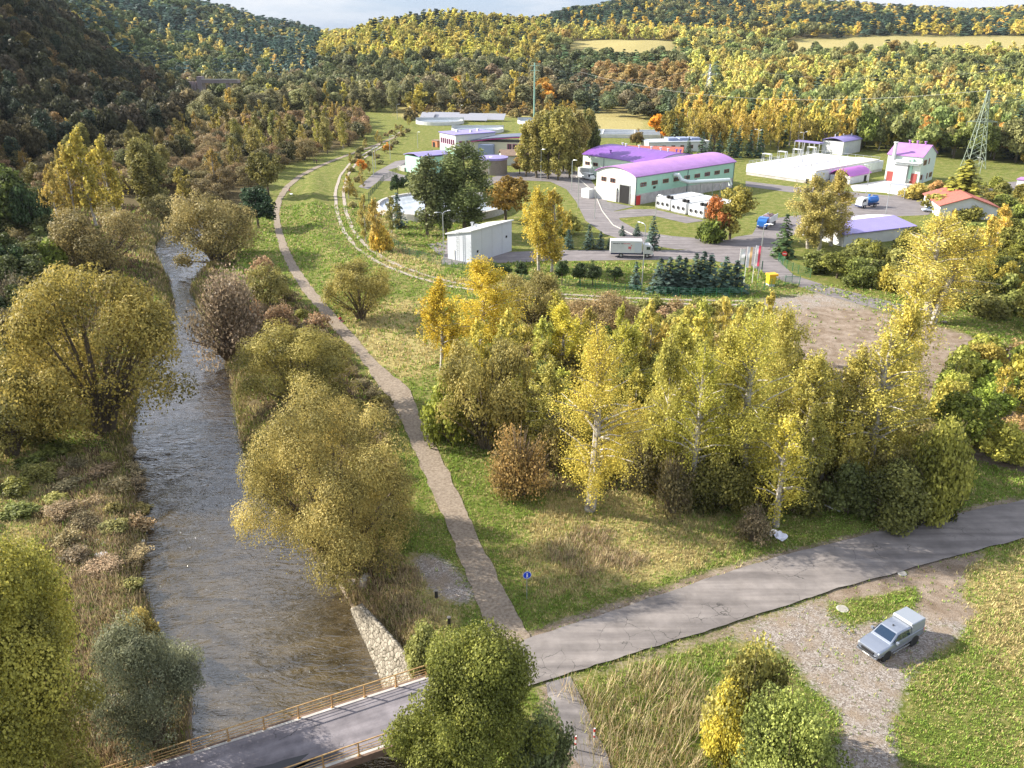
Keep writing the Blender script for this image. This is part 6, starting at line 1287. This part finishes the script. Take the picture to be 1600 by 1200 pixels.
def mesh_fence(pts, h, lab, post_every=2.6, m=M_GRN, far=False):
    P = P0(pts); P = [Vector((p[0], p[1], 0)) for p in P]; e = empty('mesh_fence', P[0], 0, lab, 'fence'); O = P[0]; ps = []; wires = MB()
    for a, b in zip(P[:-1], P[1:]):
        L_ = (b-a).length; k = max(1, round(L_/post_every)); ps += [a.lerp(b, i/k) - O for i in range(k)]
        for z in np.linspace(.1, h-.05, 5 if not far else 4): wires.tube([a-O+Vector((0,0,z)), b-O+Vector((0,0,z))], .018, 3, False)
        kk = int(L_/.35)
        for i in range(kk): q = a.lerp(b, i/kk)-O; wires.box(q.x-.012, q.x+.012, q.y-.012, q.y+.012, .05, h-.05)
    wires.build('wire_mesh', m, e); pm = None
    for q in ps + [P[-1]-O]:
        if pm is None: pm = p_ = MB().box(-.045, .045, -.045, .045, -.2, h+.05).build('post', m, e)
        else: p_ = pm.copy(); C.objects.link(p_); p_.parent = e
        p_.location = q
mesh_fence([(588,352),(598,368),(612,382),(640,400),(690,415),(740,426),(800,440),(860,448),(930,453),(1000,461),(1080,465),(1158,464),(1205,450),(1237,441)], 1.8, 'green mesh fence along the front of the works lawn')
mesh_fence([(1216,408),(1229,420),(1247,428),(1266,434)], 1.8, 'short green mesh fence right of the gate road')
mesh_fence([(588,352),(577,330),(576,310),(600,282),(640,258),(676,240)], 1.8, 'dark green mesh fence along the vehicle track', 4, mat('dark_green_fence', (.02,.07,.05), .6), True)
# flags
for i, (px, py, t_, c1, lab) in enumerate([(1153,432,388,(.82,.82,.86),'plain white flag leftmost of the three'),(1162,446,385,(.85,.55,.25),'white and orange flag in the middle of the three'),(1175,443,383,(.75,.08,.16),'white and red flag nearest the lamp')]):
    x, y = unp(px, py); h = zat(t_, y); e = empty('flagpole', (x, y, 0), R(-20), lab + ' on its white pole', 'flag', 'flags at the gate'); MB().cyl(0, 0, -.1, h, .06, .04, 8).build('pole', mat('post_white'), e)
    w_, hh = .95, h*.52
    for k, (x0, x1, m) in enumerate(((.05, .5*w_+.05, mat('flag_white', (.85,.85,.87), .7)), (.5*w_+.05, w_, mat('flag_col%d' % i, c1, .7)))):
        f = MB(); n_ = 10; vs = []
        for j in range(n_+1):
            z = h - .1 - hh*j/n_; sw = .12*math.sin(j*.9+i)
            vs += [(x0, sw*(x0/w_), z), (x1, sw*(x1/w_)+.02, z)]
        f.add(vs, [(2*j, 2*j+1, 2*j+3, 2*j+2) for j in range(n_)]); o = f.build('banner', m, e); s_ = o.modifiers.new('t', 'SOLIDIFY'); s_.thickness = .015
x, y = unp(1201, 448); e = empty('waste_shelter', (x, y, 0), R(12), 'small yellow shelter box with white foot behind the green fence by the gate', 'shelter'); e.scale = (.85, .85, .7); MB().box(0, 1.6, 0, 1.6, .6, 2.9).build('body', M_YEL, e, bevel=.05); MB().box(-.15, 2.1, -.15, 1.8, 2.9, 3.5).build('roof', mat('orange_yellow', (.8,.42,.02), .5), e, bevel=.05); MB().box(.05, 1.5, .05, 1.5, 0, .6).build('foot', M_WHITE, e)
x, y = unp(1224, 412); e = empty('stop_sign', (x, y, 0), R(-15), 'small red octagonal sign at the gate under the dark spruce', 'sign'); MB().cyl(0, 0, -.1, 2.6, .04, n=6).build('pole', M_GALV, e)
s_ = MB(); s_.prism([(.55*math.cos(R(22.5+45*k)), 2.2+.55*math.sin(R(22.5+45*k))) for k in range(8)], -.09, -.05); s_.build('sign_plate', mat('sign_red', (.75,.05,.03), .4), e); MB().box(-.4, .4, -.1, -.09, 2.12, 2.28).build('white_bar', mat('sign_white'), e)
gp = empty('gate', (*unp(1226, 446), 0), R(8), 'open green metal gate frame beside the entrance road', 'gate'); s_ = MB()
for x0 in (0, 3.0): s_.box(x0, x0+.1, 0, .1, 0, 1.9)
for z in (.2, 1.7): s_.box(.1, 3.0, .02, .08, z, z+.08)
s_.build('frame', M_GRN, gp); s_ = MB(); [s_.box(.25+i*.22, .28+i*.22, .03, .06, .28, 1.7) for i in range(12)]; s_.build('bars', M_GRN, gp)
for i, (px, py) in enumerate([(1163,416),(1167,418),(1184,421),(1190,424)]):
    o = MB().box(-.09, .09, -.09, .09, 0, 2.2).build('gate_post', mat('dark_green_fence', (.02,.07,.05), .6), None); o.location = (*unp(px, py), 0); tag(o, 'dark green gate post at the entrance drive beside the flags', 'post', 'gate posts by the flags')

# ---------------------------------------------------------------- vehicles
M_TYRE = mat('tyre', (.02,.02,.02), .85); M_RIM = mat('rim', (.5,.5,.52), .35, metal=.6); M_SILV = mat('silver_paint', (.27,.30,.37), .33, metal=.55, coat=.5); M_GLS = mat('car_glass', (.015,.03,.06), .05, spec=1.0); M_BLK = mat('black_plastic', (.02,.02,.022), .6)
def wheel(e, x, y, r, w):
    t = MB(); n_ = 24; prof = [(-w/2, r*.62), (-w/2, r*.93), (-w/2+.03, r), (w/2-.03, r), (w/2, r*.93), (w/2, r*.62)]; vs = []; fs = []
    for k in range(n_):
        a = 2*math.pi*k/n_; vs += [(x+rr*math.cos(a), y+yy, r+rr*math.sin(a)) for yy, rr in prof]
    for k in range(n_):
        for j in range(5): a, b = k*6+j, (k+1) % n_*6+j; fs.append((a, b, b+1, a+1))
    t.add(vs, fs); wh_ = empty('wheel', (0, 0, 0)); wh_.parent = e; t.build('tyre', M_TYRE, wh_)
    s = 1 if y > 0 else -1; rm = MB(); rm.tube([(x, y-s*w*.3, r), (x, y+s*w*.28, r)], r*.62, 20); 
    for k in range(6): a = k*math.pi/3; rm.tube([(x, y+s*w*.3, r), (x+r*.58*math.cos(a), y+s*w*.36, r+r*.58*math.sin(a))], r*.07, 4)
    rm.build('rim', M_RIM, wh_)
def loft(secs):
    """closed body from cross sections: (x, [(y, z) ... half outline from bottom to top])"""
    m = MB(); n_ = len(secs[0][1])*2; vs = []
    for x, h in secs: vs += [(x, y, z) for y, z in h] + [(x, -y, z) for y, z in h[::-1]]
    fs = [(i*n_+k, i*n_+(k+1) % n_, (i+1)*n_+(k+1) % n_, (i+1)*n_+k) for i in range(len(secs)-1) for k in range(n_)]
    fs += [tuple(range(n_))[::-1], tuple((len(secs)-1)*n_+k for k in range(n_))]; return m.add(vs, fs)
def pickup():
    mid = Vector(((29.6+32.7)/2, (52.1+54.0)/2, 0)); ang = math.atan2(-1.9, -3.1); nr_ = Vector((math.sin(ang), -math.cos(ang), 0))
    c0 = mid + nr_*.95*1.12; z0 = gz(c0.x, c0.y) + .03
    e = empty('pickup_truck', (c0.x, c0.y, z0), ang, 'silver double cab pickup truck with canopy parked on the gravel lot', 'pickup truck'); e.scale = (1.13, 1.13, 1.13)
    # x forward, axles at +-1.55
    H = lambda w, zb, zl, zt, wt: [(w*.86, zb), (w, zb+.12), (w, zl), (w*.97, zl+.12), (wt, zt)]
    body = loft([(-2.62, H(.86,.62,.85,1.08,.84)), (-2.5, H(.92,.52,.85,1.12,.88)), (-1.0, H(.93,.45,.88,1.12,.89)), (.5, H(.93,.42,.88,1.12,.89)), (1.05, H(.93,.42,.9,1.14,.86)), (1.7, H(.94,.48,.88,1.10,.82)), (2.25, H(.92,.42,.82,1.03,.76)), (2.5, H(.80,.42,.75,.95,.66))])
    body.build('body', M_SILV, e, bevel=.04, smoothf=False)
    cab = loft([(-1.08, [(.86,1.08),(.85,1.2),(.76,1.62),(.66,1.72)]), (-.2, [(.87,1.08),(.86,1.2),(.74,1.68),(.66,1.77)]), (.35, [(.87,1.08),(.86,1.2),(.73,1.62),(.64,1.72)]), (1.18, [(.84,1.06),(.82,1.09),(.80,1.11),(.76,1.13)])]); cab.build('cab', M_SILV, e, bevel=.03)
    ws_ = MB(); ws_.add([(1.12,.70,1.165),(1.12,-.70,1.165),(.46,-.60,1.69),(.46,.60,1.69)], [(0,1,2,3)]); o = ws_.build('windscreen', M_GLS, e); s = o.modifiers.new('t', 'SOLIDIFY'); s.thickness = .03; s.offset = 1
    for s in (1, -1):
        for (xa, xb, xc, xd) in ((.92, .02, .02, .40), (-.05, -.92, -.82, -.05)):
            g_ = MB(); g_.add([(xa, s*.872, 1.20), (xb, s*.872, 1.20), (xc, s*.775, 1.60), (xd, s*.775, 1.60)], [(0,1,2,3) if s < 0 else (3,2,1,0)]); o = g_.build('side_window', M_GLS, e); q = o.modifiers.new('t', 'SOLIDIFY'); q.thickness = .02; q.offset = 1
        MB().box(.62, .80, min(s*.92, s*1.14), max(s*.92, s*1.14), 1.12, 1.32).build('mirror', M_SILV, e, bevel=.03)
        MB().box(-.95, .95, min(s*.93, s*1.0), max(s*.93, s*1.0), .36, .44).build('side_step', mat('chrome', (.7,.7,.72), .2, metal=.9), e)
        h_ = MB(); h_.box(2.18, 2.46, min(s*.52, s*.85), max(s*.52, s*.85), .78, .92); h_.build('headlight', mat('lamp_glass', (.7,.75,.8), .1), e, bevel=.03); f_ = MB(); f_.box(2.44, 2.52, min(s*.56, s*.74), max(s*.56, s*.74), .52, .62); f_.build('fog_lamp', mat('lamp_glass'), e)
        MB().box(-2.66, -2.58, min(s*.72, s*.86), max(s*.72, s*.86), .75, 1.05).build('tail_light', M_RED, e)
        for dx in (-.02, .62, -.82): MB().box(dx, dx+.16, min(s*.93, s*.95), max(s*.93, s*.95), 1.0, 1.03).build('door_handle', M_SILV, e) if dx != -.02 else None
        for xw in (1.55, -1.55):
            wheel(e, xw, s*.80, .39, .26); a = MB(); a.tube([(xw, s*.90, .39), (xw, s*.945, .39)], .47, 20); a.build('wheel_arch', M_BLK, e)
    MB().box(2.40, 2.60, -.82, .82, .40, .60).build('bumper', M_SILV, e, bevel=.05); MB().box(2.44, 2.56, -.5, .5, .64, .84).build('grille', M_BLK, e, bevel=.02); MB().box(2.60, 2.625, -.27, .27, .46, .58).build('number_plate', mat('sign_white'), e)
    s_ = MB(); s_.tube([(2.55, .78, .62), (2.66, .5, .64), (2.66, -.5, .64), (2.55, -.78, .62)], .045, 8); s_.build('bull_bar', M_BLK, e)
    can = loft([(-2.64, [(.85,1.12),(.85,1.3),(.80,1.82),(.76,1.88)]), (-1.14, [(.86,1.12),(.86,1.3),(.80,1.86),(.76,1.92)])]); can.build('canopy', mat('canopy_silver', (.32,.35,.40), .45, metal=.3), e, bevel=.03)
    MB().box(-1.16, -1.10, -.74, .74, 1.78, 1.95).build('canopy_trim', mat('lamp_grey'), e); MB().box(-.12, -.02, -.05, .05, 1.77, 1.83).build('roof_antenna', M_BLK, e)
pickup()
def small_car(px, py, ang, col, lab, name='car', L_=4.3, hgt=1.45, van=False):
    x, y = unp(px, py); e = empty(name, (x, y, .05), R(ang), lab, 'van' if van else 'car'); m = mat('paint_%s' % lab[:12].replace(' ', '_'), col, .35, coat=.5); H = L_/2
    if van: loft([(-H, [(.9,.4),(.95,.9),(.85,hgt)]), (H*.45, [(.9,.4),(.95,.9),(.85,hgt)]), (H*.75, [(.9,.4),(.93,.9),(.8,1.2)]), (H, [(.8,.4),(.85,.7),(.7,.95)])]).build('body', m, e, bevel=.06); MB().box(H*.3, H*.62, -.96, .96, 1.15, hgt-.2).build('window', M_GLS, e)
    else:
        loft([(-H, [(.75,.45),(.8,.7),(.7,.9)]), (-H*.8, [(.82,.3),(.86,.7),(.78,.95)]), (H*.7, [(.82,.3),(.86,.65),(.76,.85)]), (H, [(.68,.35),(.74,.55),(.6,.7)])]).build('body', m, e, bevel=.05)
        loft([(-H*.78, [(.74,.88),(.7,.95)]), (-H*.45, [(.76,.9),(.6,hgt-.03)]), (H*.05, [(.76,.9),(.6,hgt)]), (H*.42, [(.74,.82),(.68,.88)])]).build('window_band', M_GLS, e); loft([(-H*.46, [(.62,hgt-.05),(.58,hgt)]), (H*.06, [(.62,hgt-.02),(.58,hgt+.03)])]).build('roof', m, e)
    for xw in (H*.62, -H*.62):
        for s in (.78, -.78): wheel(e, xw, s, .31, .2)
    for s in (.55, -.55): MB().box(H-.1, H+.02, s-.14, s+.14, .58, .7).build('headlight', mat('lamp_glass'), e)
    return e
small_car(1453, 331, 172, (.45,.52,.66), 'light blue car parked behind the low pale roof')
small_car(1462, 304, 160, (.66,.66,.70), 'white car parked at the larch', L_=4.6)
small_car(920, 281, -55, (.7,.7,.7), 'white van in the yard behind the lilac hall', 'van', 5.2, 2.2, True)
def lorry(px, py, ang, kind, lab, name):
    x, y = unp(px, py); e = empty(name, (x, y, .05), R(ang), lab, 'lorry')
    cabc = {'box': M_WHITE, 'tank': M_WHITE, 'blue': mat('lorry_blue', (.02,.14,.50), .35, coat=.4)}[kind]; L_ = {'box': 9.2, 'tank': 7.5, 'blue': 9.0}[kind]
    MB().box(0, L_-.3, -.5, .5, .55, .95).build('chassis', mat('navy', (.02,.03,.10), .6), e)
    c_ = loft([(L_-2.2, [(1.2,.9),(1.22,1.9),(1.15,2.9)]), (L_-.7, [(1.2,.9),(1.22,1.9),(1.12,2.85)]), (L_-.05, [(1.2,.6),(1.2,1.8),(1.1,2.1)]), (L_, [(1.15,.6),(1.15,1.6),(1.05,1.8)])]); c_.build('cab', cabc, e, bevel=.08)
    w_ = MB(); w_.add([(L_-.02, 1.0, 1.85), (L_-.02, -1.0, 1.85), (L_-.58, -.98, 2.74), (L_-.58, .98, 2.74)], [(0,1,2,3)]); o = w_.build('windscreen', M_GLS, e); q = o.modifiers.new('t', 'SOLIDIFY'); q.thickness = .06; q.offset = 1
    for s in (1, -1):
        MB().box(L_-1.5, L_-.7, min(s*1.2, s*1.25), max(s*1.2, s*1.25), 1.85, 2.5).build('side_window', M_GLS, e); MB().box(L_-.35, L_-.2, min(s*1.25, s*1.5), max(s*1.25, s*1.5), 1.7, 2.4).build('mirror', M_BLK, e)
        MB().box(L_, L_+.05, min(s*.7, s*1.05), max(s*.7, s*1.05), .75, 1.0).build('headlight', mat('lamp_glass'), e)
        for xw in ((L_-1.3, 2.2) if kind != 'blue' else (L_-1.3, 2.6, 1.2)): wheel(e, xw, s*1.0, .5, .35)
    MB().box(L_-.1, L_+.1, -1.2, 1.2, .4, .8).build('bumper', mat('navy'), e, bevel=.04)
    if kind == 'box':
        MB().box(-.2, L_-2.5, -1.25, 1.25, 1.05, 3.75).build('cargo_box', M_WHITE, e, bevel=.04); MB().box(L_-4.1, L_-2.6, -1.27, -1.25, 1.2, 3.3).build('side_door', M_GREYW, e)
        t = MB(); [t.box(.35+i*.165, .35+i*.165+rs.choice((.09, .12, .14)), -1.262, -1.25, 3.05-rs.choice((0, .02)), 3.22) for i in range(14) if i != 9]; t.build('lettering', mat('dark_letters', (.06,.05,.06), .6), e)
        t = MB(); [t.box(2.7+i*.165, 2.7+i*.165+rs.choice((.09, .12)), -1.262, -1.25, 3.05, 3.22) for i in range(9)]; t.build('lettering', mat('red_letters', (.55,.06,.08), .6), e)
        t = MB(); t.box(3.7, 4.35, -1.262, -1.25, 2.0, 2.5); t.tube([(4.35, -1.25, 2.75), (4.35, -1.262, 2.75)], .12, 8); t.tube([(4.2, -1.25, 1.8), (4.2, -1.262, 1.8)], .1, 8); t.build('emblem', mat('emblem_red', (.60,.12,.14), .6), e)
        MB().box(0, L_-2.8, -1.1, 1.1, .75, 1.05).build('skirt', mat('navy'), e)
    elif kind == 'tank':
        t = MB(); t.tube([(.6, 0, 2.0), (.8, 0, 2.0), (4.2, 0, 2.0), (4.4, 0, 2.0)], [.6, .9, .9, .6], 18); t.build('tank', mat('tank_blue', (.01,.16,.55), .35, coat=.4), e); t = MB(); t.tube([(3.8, 0, 3.1), (3.8, 0, 3.6)], .3, 8); t.tube([(1, .5, 3.0), (3, .5, 3.3)], .15, 6); t.build('pump_gear', mat('tank_blue'), e)
        MB().box(.6, 4.4, -1.25, -1.0, 1.0, 1.35).build('hose_tray', M_GALV, e)
    else:
        MB().box(-.2, L_-2.5, -1.25, 1.25, 1.05, 1.25).build('load_bed', M_WHITE, e); MB().box(-.2, L_-2.5, -1.25, -1.15, 1.25, 2.7).build('side_board', M_WHITE, e); MB().box(-.2, L_-2.5, 1.15, 1.25, 1.25, 2.7).build('side_board', M_WHITE, e)
        t = MB(); t.box(.5, 3, -.9, .9, 1.25, 2.5); t.box(3.4, 5.6, -.8, .9, 1.25, 2.9); t.tube([(.5, 0, 2.6), (5.5, .3, 3.2)], .15, 6); t.build('scrap_load', mat('scrap', (.25,.16,.18), .7, noise=.6, nscale=4), e)
lorry(954, 400.5, -4, 'box', 'white box lorry with faint dark and red lettering driving on the works lane', 'box_lorry')
lorry(1371, 322, 205, 'tank', 'small tanker with white cab and bright blue tank near the pale roof', 'tanker_lorry')
lorry(1206, 349, 237, 'blue', 'blue cab lorry with white load bed standing on the road by the reddish tree', 'open_lorry')

# ---------------------------------------------------------------- people
def person(px, py, pose, top, legs, lab, ang=0):
    p = at(px, py); bm_ = bpy.data.meshes.new('sk')
    if pose == 'sit': J = {'pel':(0,0,.22,.15),'ch':(0,-.05,.55,.17),'nk':(0,-.02,.76,.06),'hd':(0,.02,.92,.10),'hd2':(0,.03,1.03,.085),
        'kl':(.16,.42,.45,.075),'fl':(.17,.62,.06,.05),'tl':(.17,.78,.05,.04),'kr':(-.16,.42,.45,.075),'fr':(-.17,.62,.06,.05),'tr':(-.17,.78,.05,.04),'sl':(.2,-.03,.68,.06),'el':(.27,.18,.5,.045),'hl':(.16,.38,.5,.035),'sr':(-.2,-.03,.68,.06),'er':(-.27,.18,.5,.045),'hr':(-.16,.38,.5,.035)}
    else: J = {'pel':(0,0,.92,.14),'ch':(0,0,1.25,.17),'nk':(0,0,1.5,.06),'hd':(0,.02,1.62,.10),'hd2':(0,.03,1.73,.085),
        'kl':(.1,.12,.5,.07),'fl':(.1,.02,.08,.05),'tl':(.1,.2,.05,.04),'kr':(-.1,-.02,.5,.07),'fr':(-.1,-.28,.1,.05),'tr':(-.1,-.12,.05,.04),'sl':(.2,0,1.42,.06),'el':(.26,-.08,1.15,.045),'hl':(.27,.08,.92,.035),'sr':(-.2,0,1.42,.06),'er':(-.26,.05,1.15,.045),'hr':(-.27,.2,.95,.035)}
    E = [('pel','ch'),('ch','nk'),('nk','hd'),('hd','hd2'),('pel','kl'),('kl','fl'),('fl','tl'),('pel','kr'),('kr','fr'),('fr','tr'),('ch','sl'),('sl','el'),('el','hl'),('ch','sr'),('sr','er'),('er','hr')]
    ks = list(J); bm_.from_pydata([J[k][:3] for k in ks], [(ks.index(a), ks.index(b)) for a, b in E], []); o = bpy.data.objects.new('person', bm_); C.objects.link(o)
    o.modifiers.new('skin', 'SKIN'); sl = bm_.skin_vertices[0].data
    for i, k in enumerate(ks): sl[i].radius = (J[k][3], J[k][3])
    sl[0].use_root = True; o.modifiers.new('sub', 'SUBSURF').levels = 1
    me = bpy.data.meshes.new_from_object(o.evaluated_get(bpy.context.evaluated_depsgraph_get())); bpy.data.objects.remove(o)
    skin = mat('skin', (.55,.33,.24), .6); [me.materials.append(m) for m in (mat('trousers_%s' % lab[:8], legs, .9), mat('jacket_%s' % lab[:8], top, .8), skin)]
    zt = J['pel'][2] + .05; zn = J['nk'][2]
    for f in me.polygons:
        c = f.center; hand = any((c - Vector(J[k][:3])).length < .09 for k in ('hl', 'hr'))
        f.material_index = 2 if c.z > zn or hand else (1 if (c.z > zt and (pose != 'sit' or c.y < .16 or c.z > .47)) else 0); f.use_smooth = True
    e = empty('person', p, R(ang), lab, 'person'); b = bpy.data.objects.new('body', me); C.objects.link(b); b.parent = e
    hm = MB(); hx, hy, hz = J['hd2'][:3]; hm.tube([(hx, hy-.05, hz-.16), (hx, hy-.045, hz-.02), (hx, hy-.01, hz+.09), (hx, hy, hz+.12)], [.085, .115, .085, .02], 10); hm.build('hair', mat('dark_hair', (.03,.02,.015), .8), e, smoothf=True)
    return e
person(532, 502, 'sit', (.42,.01,.05), (.03,.04,.08), 'person in a red top sitting in the grass beside the footpath', 200)
person(491, 256, 'walk', (.05,.04,.06), (.02,.02,.03), 'left one of two walkers on the far footpath, dark clothes', 200); person(495, 256, 'walk', (.16,.03,.08), (.03,.03,.04), 'right one of two walkers on the far footpath, dark red top', 200)
person(453, 300, 'sit', (.03,.03,.035), (.02,.02,.03), 'person in black crouching at the far footpath', 150)
rock(at(455, 303), .5, 401, 'blanket', mat('pale_blanket', (.7,.75,.82), .7), 'pale blanket spread on the grass at the far footpath', 'blanket', flat=.12, asp=1.8)
rock(at(536, 503), .28, 402, 'bag', mat('pink_bag', (.5,.15,.22), .7), 'small pink bag beside the sitting person', 'bag', flat=.6)
# ---------------------------------------------------------------- haze in the air
hz_ = MB().box(-2700, 2700, -80, 2950, -6, 420).build('haze', None, None); hz_['kind'] = 'stuff'; hz_['label'] = 'thin pale autumn haze in the air over the valley'
hz_.data.update(); hm = bpy.data.materials.new('haze'); hm.use_nodes = True; n = hm.node_tree.nodes; l = hm.node_tree.links; n.clear()
ho = n.new('ShaderNodeOutputMaterial'); hv = n.new('ShaderNodeVolumePrincipled'); hv.inputs['Color'].default_value = (.82,.90,1.0,1); hv.inputs['Density'].default_value = .000028; hv.inputs['Anisotropy'].default_value = 0
l.new(hv.outputs[0], ho.inputs['Volume']); hz_.data.materials.append(hm)
